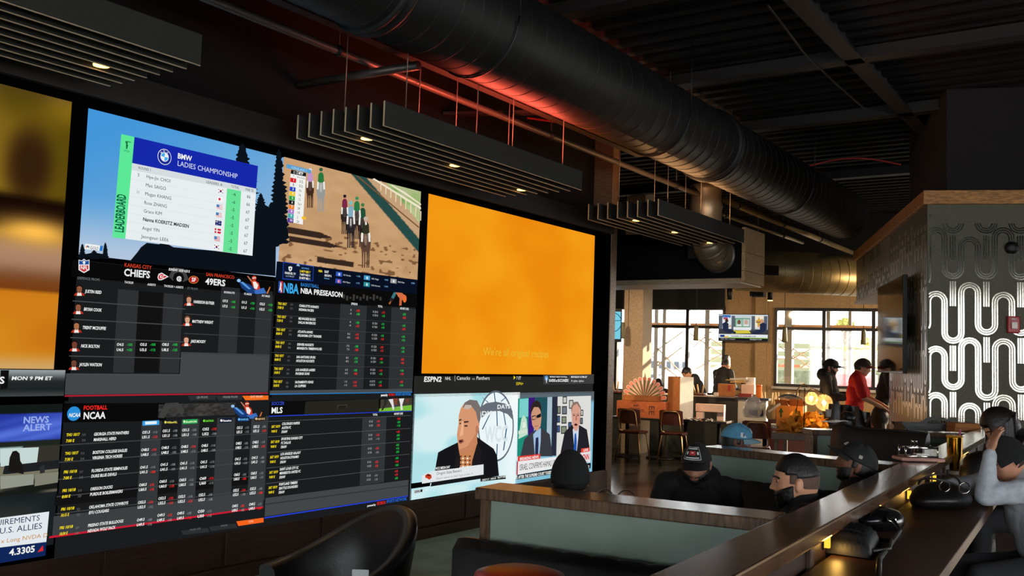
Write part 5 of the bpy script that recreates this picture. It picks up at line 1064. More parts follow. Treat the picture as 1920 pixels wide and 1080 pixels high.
# ================================================================ BOOTHS, RAIL, BAR COUNTER
m_teal = mat('grey_green_vinyl', (138, 154, 142), 0.6, noise=0.06, nscale=6, bump=0.04, bscale=200)
m_cap = mat('worn_oak_cap', (112, 88, 66), 0.15, col2=(74, 56, 42), nscale=5, stretch=(14, 2, 2), bump=0.12, bscale=30)
m_rail = mat('worn_dark_rail', (106, 76, 54), 0.17, col2=(54, 36, 26), nscale=5, stretch=(10, 1.2, 2), bump=0.06, bscale=30, coat=0.2)
m_leather = mat('black_leather', (24, 23, 23), 0.42, noise=0.2, nscale=20, bump=0.12, bscale=120)
m_leather2 = mat('charcoal_leather', (40, 38, 36), 0.38, noise=0.2, nscale=20, bump=0.12, bscale=120)
m_bar = mat('brown_bar_top', (78, 46, 28), 0.42, col2=(52, 30, 18), nscale=4, stretch=(3, 1, 3), spec=0.3)
def xl(y): return 4.358-0.0546*(y-3.672)
def xr_(y): return xl(y)+0.19
RY0, RY1 = 0.9, 10.6
rail = thing('booth_rail', 'long worn wooden rail wall between the booths and the bar counter', 'rail', (4.4, 5.5, 0))
b = MB(); rd = unit(V(-0.0546, 1, 0)); rs = V(rd[1], -rd[0], 0)
def rp(y, off, z): return V(xl(y), y, z)+rs*off
def rbox(mb, y0, y1, o0, o1, z0, z1):
    c = (rp(y0, 0, 0)+rp(y1, 0, 0))/2+rs*(o0+o1)/2; mb.obox((c[0], c[1], (z0+z1)/2), (o1-o0, np.linalg.norm(rp(y1, 0, 0)-rp(y0, 0, 0)), z1-z0), rs, rd)
rbox(b, RY0, RY1, 0.0, 0.185, 1.045, 1.1); part('rail_cap', b, m_rail, rail, bevel=0.008)
b = MB(); rbox(b, RY0, RY1, 0.035, 0.14, 0, 1.045); part('wall_panel', b, m_wain, rail)
for k in range(13):
    y = 1.2+k*0.72; b = MB(); rbox(b, y, y+0.05, 0.14, 0.158, 0.0, 1.04); part('batten', b, m_wain, rail, bevel=0.003)
for px, py, lbl in ((1543, 1015, 'amber wall light nearest the camera, left of the woven bag'), (1637, 957, 'amber wall light above the black quilted bag'), (1699, 927, 'amber wall light second from the tumbler'), (1747, 897, 'amber wall light just left of the gold tumbler'), (1815, 857, 'amber wall light right of the gold tumbler, beside the seated women')):
    q = onp(px, py, rp(3, 0.14, 1.0), rs); t = thing('wall_light', lbl, 'light', q, 'amber slot lights under the rail cap')
    b = MB(); b.obox(q+rs*0.004, (0.006, 0.034, 0.056), rs, rd); part('bezel', b, m_black, t)
    b = MB(); b.obox(q+rs*0.016, (0.018, 0.02, 0.042), rs, rd); part('lens', b, em((255, 186, 56), 1.6), t)
    lamp('slot_glow', 'POINT', q+rs*0.05, 0.35, (1.0, 0.55, 0.12), 0.02, None, t)

def partition(lbl, a, c, z=1.1, h0=0.0):
    a = V(*a, 0); c = V(*c, 0); d = unit(c-a); n_ = V(d[1], -d[0], 0); L = np.linalg.norm(c-a)
    t = thing('booth_partition', lbl, 'partition', (a+c)/2)
    def pb(mb, s0, s1, o0, o1, z0, z1): q = a+d*(s0+s1)/2+n_*(o0+o1)/2; mb.obox((q[0], q[1], (z0+z1)/2), (s1-s0, o1-o0, z1-z0), d, -n_)
    b = MB(); pb(b, -0.02, L, -0.20, 0.02, z-0.05, z); part('cap', b, m_cap, t, bevel=0.006)
    b = MB(); pb(b, 0.04, L, -0.16, -0.02, h0, z-0.05); part('panel', b, m_teal, t)
    b = MB(); pb(b, 0.0, 0.04, -0.18, 0.0, h0, z-0.05); part('end_stile', b, m_cap, t)
    return t, d, n_
P1, d1, n1 = partition('grey-green booth partition with oak cap, nearest the camera', (3.14, 3.34), (4.37, 3.46))
P2, d2, n2 = partition('grey-green booth partition behind the man in the black hoodie', (2.97, 6.15), (4.21, 5.98))
P3, d3, n3 = partition('grey-green booth partition behind the high black bench', (2.92, 8.75), (4.06, 9.75))

def bench(lbl, a, c, back=0.85, depth=0.5, tufts=9, m=None, lean=0.10, thick=0.11, group=None):
    """a->c along the back with the seat on the right-hand side (towards n)"""
    m = m or m_leather; a = V(*a, 0); c = V(*c, 0); d = unit(c-a); n_ = V(d[1], -d[0], 0); L = np.linalg.norm(c-a)
    t = thing('booth_bench', lbl, 'bench', (a+c)/2+n_*0.25)
    b = MB(); q = (a+c)/2+n_*depth/2; b.obox((q[0], q[1], 0.16), (L-0.06, depth-0.06, 0.32), d, -n_); part('base', b, m_black, t)
    b = MB(); b.obox((q[0], q[1], 0.39), (L, depth, 0.14), d, -n_); part('seat_cushion', b, m, t, bevel=0.035, bseg=3)
    P = []; nu = tufts*8; prof = [(0.46, lean+0.015), (0.52, lean+0.03), (0.6, lean*0.75+0.02), (0.7, lean*0.45), (0.8*back/0.85, lean*0.2), (back-0.03, 0.02), (back, -0.02), (back, -0.05), (back-0.04, -thick+0.02), (0.46, -thick+0.02)]
    for i in range(nu+1):
        s = i/nu; bulge = abs(math.sin(math.pi*s*tufts))**0.5*0.02; P.append([a+d*(s*L)+n_*(o+thick-0.01+(bulge if k < 6 else 0))+V(0, 0, z+(bulge*0.3 if 4 < k < 8 else 0)) for k, (z, o) in enumerate(prof)])
    b = MB(); b.grid(P[::-1] if True else P)
    for row in (P[0][::-1], P[-1]): b.poly(row)
    part('backrest', b, m, t); return t
bench('black channel-tufted bench against the nearest partition, cut by the bottom edge', (4.3, 3.31), (3.09, 3.21), 0.89, tufts=10)
bench('black bench inside the booth, backing onto the nearest partition', (3.16, 3.56), (4.33, 3.66), 0.86)
bench('black bench inside the booth, backing onto the second partition', (4.18, 5.94), (3.0, 6.1), 0.9)
bench('black bench behind the second partition under the man in the pale blue cap', (2.9, 6.40), (4.15, 6.23), 0.86)
# high black bench
t = thing('high_back_bench', 'tall smooth black leather bench in front of the patterned wall block', 'bench', (3.6, 8.1, 0))
A0, A1 = V(3.22, 8.30, 0), V(4.00, 8.15, 0); d = unit(A1-A0); n_ = V(d[1], -d[0], 0); L = np.linalg.norm(A1-A0)
P = []
for i in range(25):
    s = i/24; z1 = 1.17+0.035*math.exp(-((s-0.1)/0.07)**2)-0.0*s; base = A0+d*(s*L)
    row = [(0.35, 0.20), (0.6, 0.16), (0.9, 0.09), (1.1, 0.035), (1.15, 0.01), (1.17, -0.015), (1.165, -0.045), (1.12, -0.06), (0.35, -0.06)]
    P.append([base+n_*(o+0.02*math.sin(math.pi*s))+d*((0.06*(1-z/1.17))*(1-2*s))+V(0, 0, z+(z1-1.17)*(z/1.17)) for z, o in row])
b = MB(); b.grid(P[::-1]); b.poly(P[0][::-1]); b.poly(P[-1]); part('backrest', b, m_leather2, t)
b = MB(); q = (A0+A1)/2+n_*0.38; b.obox((q[0], q[1], 0.40), (L, 0.42, 0.14), d, -n_); part('seat_cushion', b, m_leather2, t, bevel=0.03, bseg=3)
b = MB(); q = (A0+A1)/2+n_*0.25; b.obox((q[0], q[1], 0.165), (L-0.05, 0.6, 0.33), d, -n_); part('base', b, m_black, t)
b = MB(); b.tube([A0+d*(s*L)+n_*-0.016+V(0, 0, 1.172+0.035*math.exp(-((s-0.1)/0.07)**2)) for s in [k/20 for k in range(21)]], 0.008, 8); part('piping', b, m_leather2, t)

# bar counter beyond the rail
CZ = 0.965
e0 = onz(1765, 1075, CZ); e1 = onz(1845, 965, CZ); ed = unit(e1-e0)
t = thing('bar_counter', 'dark brown bar counter beside the booth rail', 'counter', (4.7, 4.5, 0))
b = MB(); P = [rp(1.2, 0.16, 0), e0+ed*(-(e0[1]-1.2)/ed[1]), e0+ed*((9.2-e0[1])/ed[1]), rp(9.2, 0.16, 0)]
fr = Frame((0, 0, 0), (1, 0, 0), (0, 1, 0)); b.prism(fr, [(p[0], p[1]) for p in P], CZ-0.05, CZ); part('counter_top', b, m_bar, t, bevel=0.006)
for y in (1.6, 4.6, 8.8):
    b = MB(); b.box(4.40, 4.62, y-0.04, y+0.04, 0, CZ-0.05); part('support', b, m_wain, t)

# barrel armchair, facing along the wall
def armchair():
    c = onz(655, 1060, 0.62); c[2] = 0; c = V(2.15, 3.50, 0)
    t = thing('barrel_armchair', 'black leather barrel armchair in front of the soccer odds board', 'armchair', c)
    face = math.radians(252); R_ = 0.335; n = 41; P = []
    for i in range(n):
        a = math.radians(-128+256*i/(n-1)); ca, sa = math.cos(a+face+math.pi), math.sin(a+face+math.pi)
        f_ = 0.5+0.5*math.cos(a*1.4 if abs(a) < math.pi/1.4 else math.pi); top = 0.58+0.29*(f_**1.15)
        r = R_*(1.0+0.10*max(0, abs(a)-1.5))
        row = []
        for z, o in ((0.16, 0.01), (0.4, 0.0), (top-0.05, 0.03), (top-0.012, 0.025), (top, 0.0), (top-0.004, -0.03), (top-0.03, -0.055), (top*0.6+0.1, -0.075), (0.34, -0.085), (0.16, -0.085)):
            k = 1+0.12*(z-0.16)/0.7; row.append(c+V(ca*(r*k+o), sa*(r*k+o), z))
        P.append(row)
    b = MB(); b.grid(P); b.poly(P[0]); b.poly(P[-1][::-1]); part('shell', b, m_leather, t)
    b = MB(); b.lathe([(0.02, 0.30), (0.27, 0.30), (0.28, 0.33), (0.28, 0.40), (0.25, 0.44), (0.02, 0.455)], c, 36); part('seat_cushion', b, m_leather, t)
    for k in range(4):
        a = math.pi/4+k*math.pi/2; b = MB(); p = c+V(math.cos(a)*0.27, math.sin(a)*0.27, 0); b.cyl(p, p+V(-math.cos(a)*0.03, -math.sin(a)*0.03, 0.18), 0.014, 10, 0.022); part('leg', b, m_wain, t)
    b = MB(); b.lathe([(0.02, 0.16), (0.28, 0.16), (0.28, 0.30), (0.02, 0.30)], c, 30); part('seat_base', b, m_leather, t)
armchair()
# low foreground table (just below the frame) carrying a white card, and a red round stool top
tz = 0.70; c = onz(690, 1145, tz)
t = thing('side_table', 'dark round table at the bottom edge under the white card', 'table', (c[0], c[1], 0))
b = MB(); b.lathe([(0.02, tz-0.03), (0.29, tz-0.03), (0.30, tz-0.015), (0.29, tz), (0.02, tz)], (c[0], c[1], 0), 40); part('table_top', b, m_wain, t)
b = MB(); b.lathe([(0.2, 0), (0.2, 0.02), (0.035, 0.05), (0.03, tz-0.03)], (c[0], c[1], 0), 24); part('pedestal', b, m_black, t)
p = onz(675, 1100, tz); b = MB(); rr = V(CR[0], CR[1], 0); b.quad(p-rr*0.035+V(0, 0, 0), p+rr*0.035, p+rr*0.035+V(-.02, .02, 0.06), p-rr*0.035+V(-.02, .02, 0.06))
b.slab([[p-rr*0.035, p-rr*0.033+V(-.012, .012, 0.065)], [p+rr*0.035, p+rr*0.033+V(-.012, .012, 0.065)]], 0.003, False); tag(part('table_card', b, mat('white_card', (210, 214, 214), 0.6), None), 'small white card standing at the bottom edge by the armchair', 'card')
c = dep(974, 1096, 3.15); SZ = c[2]-0.64; t = thing('round_stool', 'glossy red round stool top at the bottom edge', 'stool', (c[0], c[1], 0))
b = MB(); b.lathe([(0.02, SZ+0.63), (0.14, SZ+0.63), (0.155, SZ+0.655), (0.148, SZ+0.675), (0.11, SZ+0.687), (0.01, SZ+0.69)], (c[0], c[1], 0), 36); part('seat', b, mat('glossy_red_vinyl', (210, 40, 24), 0.35), t)
b = MB(); b.lathe([(0.17, 0), (0.17, 0.02), (0.03, 0.05), (0.025, SZ+0.63)], (c[0], c[1], 0), 24); part('pedestal', b, m_black, t)
# ================================================================ TABLES, CHAIRS, BOXES IN THE BACK OF THE ROOM
m_card = mat('brown_cardboard', (176, 112, 62), 0.85, noise=0.12, nscale=20)
m_card2 = mat('orange_brown_cardboard', (186, 100, 56), 0.85, noise=0.12, nscale=20)
m_cardw = mat('white_cardboard', (222, 214, 200), 0.8, noise=0.06)
m_pink = mat('pale_pink_carton', (222, 190, 172), 0.8, noise=0.06)
m_print = mat('dark_print', (56, 40, 32), 0.8)
m_seat = mat('red_brown_vinyl', (88, 44, 34), 0.45, noise=0.15)
m_brass = mat('brushed_brass_tube', (196, 150, 92), 0.32, metal=0.9)
m_tblk = mat('black_table_top', (34, 30, 28), 0.35)
m_leg = mat('pale_wood_leg', (206, 170, 112), 0.6)
m_paperw = mat('white_paper', (232, 230, 224), 0.75)
BU, BN = BF.u, BF.n      # along the back wall, and towards the viewer
def crate(nm, lbl, cat, x0, y0, x1, y1, D_, th, m, bevel=0.004, ux=None, mside=None, parent=None, lift=None):
    """closed carton whose front face spans the given sight lines at distance D_"""
    ux = BU if ux is None else unit(ux); nn = V(ux[1], -ux[0], 0)
    p = dep((x0+x1)/2, (y0+y1)/2, D_); w_ = (x1-x0)*D_/FOC; h_ = (y1-y0)*D_/FOC
    z0 = p[2]-h_/2 if lift is None else lift; z1 = p[2]+h_/2
    c = p-nn*th/2; b = MB(); b.mat(m); b.obox((c[0], c[1], (z0+z1)/2), (w_, th, z1-z0), ux, -nn)
    fr = Frame((p[0]-ux[0]*w_/2, p[1]-ux[1]*w_/2, z0), ux, (0, 0, 1))
    if nm is None: return b, fr, w_, z1-z0
    o = b.build(nm, parent, bevel=bevel)
    if parent is None: tag(o, lbl, cat)
    return o, fr, w_, z1-z0
# ---- half wall with white cap, oak end post
HD = 17.5; HZ = 1.09
q = dep(1391, 790, HD); HP = V(q[0], q[1], 0)
t = thing('half_wall', 'dark half wall with white cap in front of the left back window', 'partition', HP-BU*2)
def hb(mb, u0, u1, w0, w1, z0, z1): c = HP+BU*(u0+u1)/2-BN*(w0+w1)/2; mb.obox((c[0], c[1], (z0+z1)/2), (u1-u0, w1-w0, z1-z0), BU, -BN)
b = MB(); hb(b, -5.2, -0.07, 0.02, 0.14, 0, HZ-0.03); part('panel', b, mat('dark_green_grey_panel', (48, 54, 48), 0.6, noise=0.1), t)
b = MB(); hb(b, -5.2, -0.07, -0.02, 0.18, HZ-0.03, HZ); part('cap', b, mat('white_laminate', (226, 222, 212), 0.35), t, bevel=0.004)
b = MB(); hb(b, -0.07, 0.07, -0.02, 0.18, 0, HZ-0.01); part('end_post', b, m_oak, t, bevel=0.004)
# ---- far tables
def ftable(lbl, x0, x1, ytop, D_, dep_=0.7, m=None, nm='square_table', legs=2, metal=None):
    p = dep((x0+x1)/2, ytop, D_); w_ = (x1-x0)*D_/FOC; z = p[2]; t = thing(nm, lbl, 'table', (p[0], p[1], 0)); c = p-BN*dep_/2
    b = MB(); b.obox((c[0], c[1], z-0.02), (w_, dep_, 0.04), BU, -BN); part('table_top', b, m or m_tblk, t, bevel=0.005)
    for s in ((-0.3, 0.3) if legs == 2 else (0,)):
        b = MB(); g = c+BU*w_*s; b.cyl((g[0], g[1], 0.03), (g[0], g[1], z-0.04), 0.035, 12); b.lathe([(0.25, 0), (0.25, 0.02), (0.05, 0.04)], (g[0], g[1], 0), 20); part('pedestal', b, metal or m_black, t)
    return z, c
z1, _ = ftable('long black table under the stacked cartons by the half wall', 1142, 1252, 783, 16.5, 0.7)
z2, _ = ftable('black table with small pink cartons by the half wall end', 1256, 1362, 788, 16.5, 0.65)
# ---- stacked cartons
o, fr, w_, h_ = crate('carton', 'long low orange-brown carton on the black table, printed in black', 'box', 1154, 753, 1247, 784, 16.55, 0.42, m_card2, lift=z1)
b = MB(); b.mat(m_print)
text(b, 'BABY', fr, w_*0.36, h_*0.68, 0.028, m_print, bold=True, w=0.003)
for k, (u0, u1) in enumerate(((0.27, 0.50), (0.22, 0.58), (0.40, 0.58))): b.mat(m_print).poly([fr.p(w_*u0, h_*(0.56-k*0.1), 0.003), fr.p(w_*u1, h_*(0.56-k*0.1), 0.003), fr.p(w_*u1, h_*(0.56-k*0.1)+0.008, 0.003), fr.p(w_*u0, h_*(0.56-k*0.1)+0.008, 0.003)])
for u, v in ((0.68, 0.5), (0.68, 0.2)):
    for a, c_ in ((0, 0.10), (0.0, 0.012)): pass
    for du in (0, 0.045, 0.085): b.poly([fr.p(w_*u+du, h_*v, 0.003), fr.p(w_*u+du+0.012, h_*v, 0.003), fr.p(w_*u+du+0.012, h_*v+0.06, 0.003), fr.p(w_*u+du, h_*v+0.06, 0.003)])
    b.poly([fr.p(w_*u, h_*v+0.052, 0.003), fr.p(w_*u+0.097, h_*v+0.052, 0.003), fr.p(w_*u+0.097, h_*v+0.066, 0.003), fr.p(w_*u, h_*v+0.066, 0.003)])
part('printing', b, None, o)
ctop = z1+h_
p = dep(1200, 747, 16.7); w2 = 67*16.7/FOC; zt = dep(1200, 741, 16.7)[2]; zt0 = ctop
t = thing('open_tray', 'open cardboard tray on the long carton, holding the striped paper fan', 'box', (p[0], p[1], zt0)); c = p-BN*0.16
for nm, du, dn, sx, sy in (('front_side', 0, 0.155, w2, 0.01), ('back_side', 0, -0.155, w2, 0.01), ('left_side', -w2/2, 0, 0.01, 0.32), ('right_side', w2/2, 0, 0.01, 0.32)):
    b = MB(); g = c+BU*du+BN*dn; b.obox((g[0], g[1], (zt0+zt)/2), (sx, sy, zt-zt0), BU, -BN); part(nm, b, m_card, t)
b = MB(); b.obox((c[0], c[1], zt0+0.006), (w2, 0.32, 0.012), BU, -BN); part('bottom', b, m_card, t)
# ---- paper fan of rounded striped blades
fo = dep(1208, 757, 16.9); fo[2] = max(fo[2], zt0+0.02); t = thing('paper_fan', 'fan of pink and green striped paper blades standing in the open tray', 'decoration', fo)
fr = Frame(fo, BU, (0, 0, 1)); mp_, mg_, mw_ = mat('salmon_paper', (246, 150, 132), 0.7), mat('leaf_green_paper', (100, 136, 88), 0.7), mat('pale_pink_paper', (252, 220, 208), 0.7)
for k in range(13):
    a = math.radians(172-k*164/12); L = 0.41; b = MB(); ax = (math.cos(a), math.sin(a)); sd_ = (-ax[1], ax[0])
    def blade(mb, m, r0, r1, hw, w):
        mb.mat(m); pts = [(r0, -hw*0.45), (r1-hw, -hw)]+[(r1-hw+hw*math.sin(t_), -hw*math.cos(t_)) for t_ in [math.pi*j/8 for j in range(1, 8)]]+[(r1-hw, hw), (r0, hw*0.45)]
        mb.prism(fr, [(ax[0]*r+sd_[0]*s, ax[1]*r+sd_[1]*s) for r, s in pts], w-0.0015, w)
    o_ = 0.004*(k % 2)+k*0.0012
    blade(b, mw_, 0.05, L, 0.036, o_); blade(b, mp_, 0.06, L-0.012, 0.026, o_+0.002); blade(b, mg_, 0.06, L-0.11+0.05*math.sin(a), 0.014, o_+0.004); part('blade', b, None, t)
# ---- tall carton, brown front and white side
p = dep(1263, 744, 16.55); hT = dep(1263, 706, 16.55)[2]; ux = unit(V(CR[0], CR[1], 0)); ux2 = unit(V(0.93, -0.36, 0)); nn = V(ux2[1], -ux2[0], 0)
t = thing('tall_carton', 'tall narrow carton with brown front and white side beside the paper fan', 'box', (p[0], p[1], z1))
wF = 32*16.55/FOC; c = p-nn*0.16-ux2*0.0
b = MB(); b.mat(m_card).obox((c[0], c[1], (z1+hT)/2), (wF, 0.32, hT-z1), ux2, -nn); part('carton_body', b, None, t)
b = MB(); g = c+ux2*(wF/2+0.004); b.mat(m_cardw).obox((g[0], g[1], (z1+hT)/2), (0.008, 0.32, hT-z1), ux2, -nn); lab(part('side_flap', b, None, t), 'white side panel')
b = MB(); g = c+nn*0.165+ux2*wF*0.5; b.mat(m_cardw).obox((g[0], g[1], hT+0.004), (0.05, 0.03, 0.012), ux2, -nn); part('lid_flap', b, None, t)
# ---- pale pink cartons forming an arch, odds and ends on the table
oo1, fr, w_, h_ = crate('small_carton', 'pale pink carton standing upright at the right of the table', 'box', 1344, 773, 1357, 789, 16.55, 0.14, m_pink, lift=z2)
crate('small_carton', 'dark small carton standing under the long pale pink one', 'box', 1305, 773, 1318, 789, 16.55, 0.12, m_pink, lift=z2)
crate('long_carton', 'long pale pink carton laid across two small ones', 'box', 1304, 758, 1357.5, 773, 16.55, 0.13, m_pink, lift=z2+16*16.55/FOC)
rr_ = random.Random(4)
t = thing('wrapping_scraps', 'heap of crumpled dark wrapping and paper scraps on the black table', 'wrapping', dep(1312, 787, 16.3)); t['kind'] = 'stuff'
b = MB()
for k in range(26):
    g = dep(1290+rr_.random()*44, 787, 16.32); a = rr_.random()*6; b.mat(rr_.choice((m_card, m_tblk, m_paperw, m_print))); b.obox((g[0], g[1], z2+0.012+0.03*rr_.random()), (0.04+0.08*rr_.random(), 0.05, 0.012), (math.cos(a), math.sin(a), 0.3), unit(V(-math.sin(a), math.cos(a), 0)))
part('scraps', b, None, t)
# ---- on the half wall
def onhalf(nm, lbl, x0, y0, x1, m, th=0.3, cat='box', y1=None): return crate(nm, lbl, cat, x0, y0, x1, y1 or 740, HD+0.02, th, m, lift=HZ if y1 is None else None)
o, fr, w_, h_ = onhalf('carton', 'plain brown carton with a red label on the half wall', 1346, 720, 1376, m_card, 0.16)
b = MB(); b.mat(mat('red_label', (170, 40, 30), 0.6)).poly([fr.p(w_*.62, h_*.45, .004), fr.p(w_*.8, h_*.45, .004), fr.p(w_*.8, h_*.9, .004), fr.p(w_*.62, h_*.9, .004)]); part('label_patch', b, None, o)
o, fr, w_, h_ = onhalf('flat_carton', 'flat dark red carton at the end of the half wall', 1384, 738, 1409, mat('dark_red_carton', (140, 34, 28), 0.6), 0.16, y1=745)
zr = world_of(o)[2]
for px in (1388, 1405): pass
o2, fr, w_, h_ = crate('pink_carton', 'pale pink carton under the white papers at the half wall end', 'box', 1390, 721, 1414, 739, HD+0.02, 0.16, m_pink)
onhalf('white_box', 'small white box lying left of the plain brown carton', 1338, 736, 1346, m_cardw, 0.12)
crate('white_box', 'white box stacked above the pale pink carton', 'box', 1398, 708, 1414, 721, HD+0.04, 0.14, m_cardw)
b = MB()
pz = dep(1386, 712, HD+0.1); b.mat(m_paperw)
for k in range(3): b.obox(pz+V(0, 0, 0.014*k), (0.3, 0.2, 0.006), unit(BU+V(0, 0.05*k, 0.06)), unit(-BN))
b.mat(mat('yellow_folder', (216, 178, 60), 0.6)).obox(pz+V(-0.06, 0, -0.012), (0.34, 0.2, 0.008), BU, -BN)
tag(part('paper_stack', b, None, None), 'loose white papers and yellow folder behind the brown carton', 'papers')
p = dep(1392, 716, HD+0.35); t = thing('side_stand', 'slim stand holding the papers beyond the half wall', 'stand', (p[0], p[1], 0)); b = MB(); b.cyl((p[0], p[1], 0), (p[0], p[1], p[2]), 0.025, 10); part('post', b, m_black, t)
b = MB(); b.obox((p[0], p[1], p[2]-0.01), (0.4, 0.3, 0.02), BU, -BN); part('stand_top', b, m_leg, t)
p = dep(1423, 746, HD-0.2); t = thing('orange_tub', 'orange cylindrical tub right of the pink carton', 'tub', p); h_ = 23*HD/FOC; b = MB(); b.lathe([(0.045, 0), (0.05, 0.01), (0.05, h_-0.03), (0.052, h_-0.025), (0.052, h_), (0.02, h_)], p, 20); part('tub_body', b, mat('orange_plastic', (230, 120, 40), 0.4), t)
b = MB(); b.lathe([(0.054, h_-0.02), (0.054, h_+0.01), (0.01, h_+0.012)], p, 20); part('lid', b, mat('orange_lid', (206, 96, 30), 0.4), t)
p2 = dep(1423, 752, HD-0.2); t = thing('service_ledge', 'narrow dark ledge carrying the orange tub and flat cartons', 'shelf', (p[0], p[1], 0)); b = MB(); g = dep(1412, 748, HD-0.2); b.obox((g[0], g[1], p[2]-0.02), (0.6, 0.3, 0.04), BU, -BN); part('shelf_top', b, m_tblk, t)
b = MB(); b.obox((g[0], g[1], (p[2]-0.04)/2), (0.5, 0.2, p[2]-0.04), BU, -BN); part('base', b, mat('pale_grey_panel', (186, 182, 168), 0.6), t)
# ---- upturned stools along the windows
def upturned(lbl, x0, x1, yt, yb, D_, n=4, zs=0.80):
    p = dep((x0+x1)/2, yb, D_); p[2] = zs; ht = (yb-yt)*D_/FOC; w_ = (x1-x0)*D_/FOC; t = thing('upturned_stool', lbl, 'stool', p, None)
    b = MB(); b.obox(p+V(0, 0, 0.02), (w_*0.9, 0.3, 0.04), BU, -BN); part('seat', b, m_seat, t, bevel=0.01)
    for s, dn in ((-1, 0.12), (1, 0.12), (-1, -0.12), (1, -0.12))[:n]:
        b = MB(); b.cyl(p+BU*s*w_*0.3+BN*dn+V(0, 0, 0.04), p+BU*s*w_*0.46+BN*dn*1.4+V(0, 0, ht), 0.017, 8, 0.013); part('leg', b, m_leg, t)
    return t
q = dep(1490, 760, 18.3); t = thing('window_bar', 'dark red-brown bar ledge below the right back window', 'counter', (q[0], q[1], 0))
b = MB(); c = dep(1480, 770, 18.4); b.obox((c[0]+0.6, c[1]+0.1, 0.38), (3.4, 0.06, 0.76), BU, -BN); part('front_panel', b, m_seat, t)
b = MB(); zq = 0.78; b.obox((c[0]+0.6, c[1]+0.25, zq), (3.5, 0.5, 0.04), BU, -BN); part('counter_top', b, m_wain, t)
for k, (x0, x1) in enumerate(((1430, 1452), (1456, 1476), (1478, 1494))):
    s_ = upturned(('upturned stool on the window bar nearest the orange tub', 'middle one of three upturned stools on the window bar', 'upturned stool on the window bar just left of the globe lamp')[k], x0, x1, 727, 763, 18.35)
q = dep(1150, 737, 16.2)
upturned('upturned stool with pale legs on the half wall left of the column', 1142, 1166, 716, 737, HD+0.1, 3, HZ); upturned('upturned stool with pale legs behind the half wall near the seated men', 1302, 1324, 718, 738, HD+0.08, 3, HZ)
# ---- metal frame chairs
def tubechair(lbl, x, y, rot, first=[None]):
    if first[0] is None:
        t = thing('metal_chair', lbl, 'chair', (0, 0, 0), 'brass tube chairs with brown seats'); first[0] = t
        b = MB(); b.obox((0, 0.0, 0.475), (0.40, 0.40, 0.04), (1, 0, 0), (0, 1, 0)); part('seat', b, m_seat, t, bevel=0.018, bseg=3)
        P = [[V(-0.20+0.40*i/10, -0.20-0.05*math.cos(math.pi*(i/10-0.5))*1.0-(z-0.62)*0.18, z) for z in (0.62, 0.64, 0.8, 0.86, 0.875)] for i in range(11)]
        for i in (0, 10):
            for k in (0, 4): P[i][k] = P[i][k]+V(0.02 if i == 0 else -0.02, 0, 0.02 if k == 0 else -0.015)
        b = MB(); b.slab(P, V(0, 0.028, 0)); part('backrest', b, m_seat, t)
        b = MB(); b.tube([(-0.11, -0.215, 0.50), (-0.165, -0.23, 0.52), (-0.165, -0.262, 0.60), (-0.14, -0.288, 0.80), (-0.12, -0.297, 0.84), (-0.09, -0.302, 0.855), (0.09, -0.302, 0.855), (0.12, -0.297, 0.84), (0.14, -0.288, 0.80), (0.165, -0.262, 0.60), (0.165, -0.23, 0.52), (0.11, -0.215, 0.50)], 0.010, 10); part('back_frame', b, m_brass, t)
        for sx in (-1, 1):
            for sy in (-1, 1):
                b = MB(); b.tube([(sx*0.14, sy*0.15, 0.455), (sx*0.17, sy*0.18, 0.43), (sx*0.22, sy*0.24, 0.0)], 0.011, 10); part('leg', b, m_brass, t)
        b = MB(); b.tube([(-0.14, -0.15, 0.45), (0.14, -0.15, 0.45), (0.14, 0.15, 0.45), (-0.14, 0.15, 0.45)], 0.010, 8, closed=True); part('seat_frame', b, m_brass, t)
        t.location = (x, y, 0); t.rotation_euler = (0, 0, rot); return t
    return dup(first[0], (x, y, 0), lbl, rot)
p = onz(1186, 862, 0); tubechair('brass tube chair with its back to the long carton table', p[0], p[1], 0.10)
p = onz(1262, 865, 0); tubechair('brass tube chair in front of the tall carton', p[0], p[1], 0.22)
p = dep(1420, 860, 13.9); tubechair('brass tube chair below the clear plastic bag', p[0]-0.02, p[1], 0.35)
# ---- lamp table, arrow carton, yellow paper heap, plastic bag
TD = 13.2; zt = dep(1490, 812, TD)[2]
tp = dep(1490, 815, TD); t = thing('wooden_table', 'oak table carrying the arrow carton and the globe lamp', 'table', (tp[0], tp[1], 0)); c = tp-BN*0.46+BU*0.05
b = MB(); b.obox((c[0], c[1], zt-0.05), (0.72, 1.02, 0.1), BU, -BN); part('table_top', b, m_oak, t, bevel=0.006)
for s in (-1, 1):
    for r_ in (-1, 1):
        b = MB(); g = c+BU*s*0.3-BN*r_*0.44; b.obox((g[0], g[1], (zt-0.1)/2), (0.05, 0.05, zt-0.1), BU, -BN); part('leg', b, m_oak, t)
o, fr, w_, h_ = crate('arrow_carton', 'open orange carton printed with two upward green arrows', 'box', 1456, 761, 1505, 809, TD+0.5, 0.4, mat('orange_carton', (232, 150, 56), 0.75, noise=0.1), lift=zt)
b = MB(); mgd = mat('green_print', (60, 84, 40), 0.7)
for u in (0.18, 0.74):
    b.mat(mgd); b.poly([fr.p(w_*u-0.012, h_*0.52, .004), fr.p(w_*u+0.012, h_*.52, .004), fr.p(w_*u+0.012, h_*.72, .004), fr.p(w_*u-0.012, h_*.72, .004)]); b.poly([fr.p(w_*u-0.036, h_*.72, .004), fr.p(w_*u+0.036, h_*.72, .004), fr.p(w_*u, h_*.92, .004)])
part('arrows', b, None, o)
tz1 = zt+h_
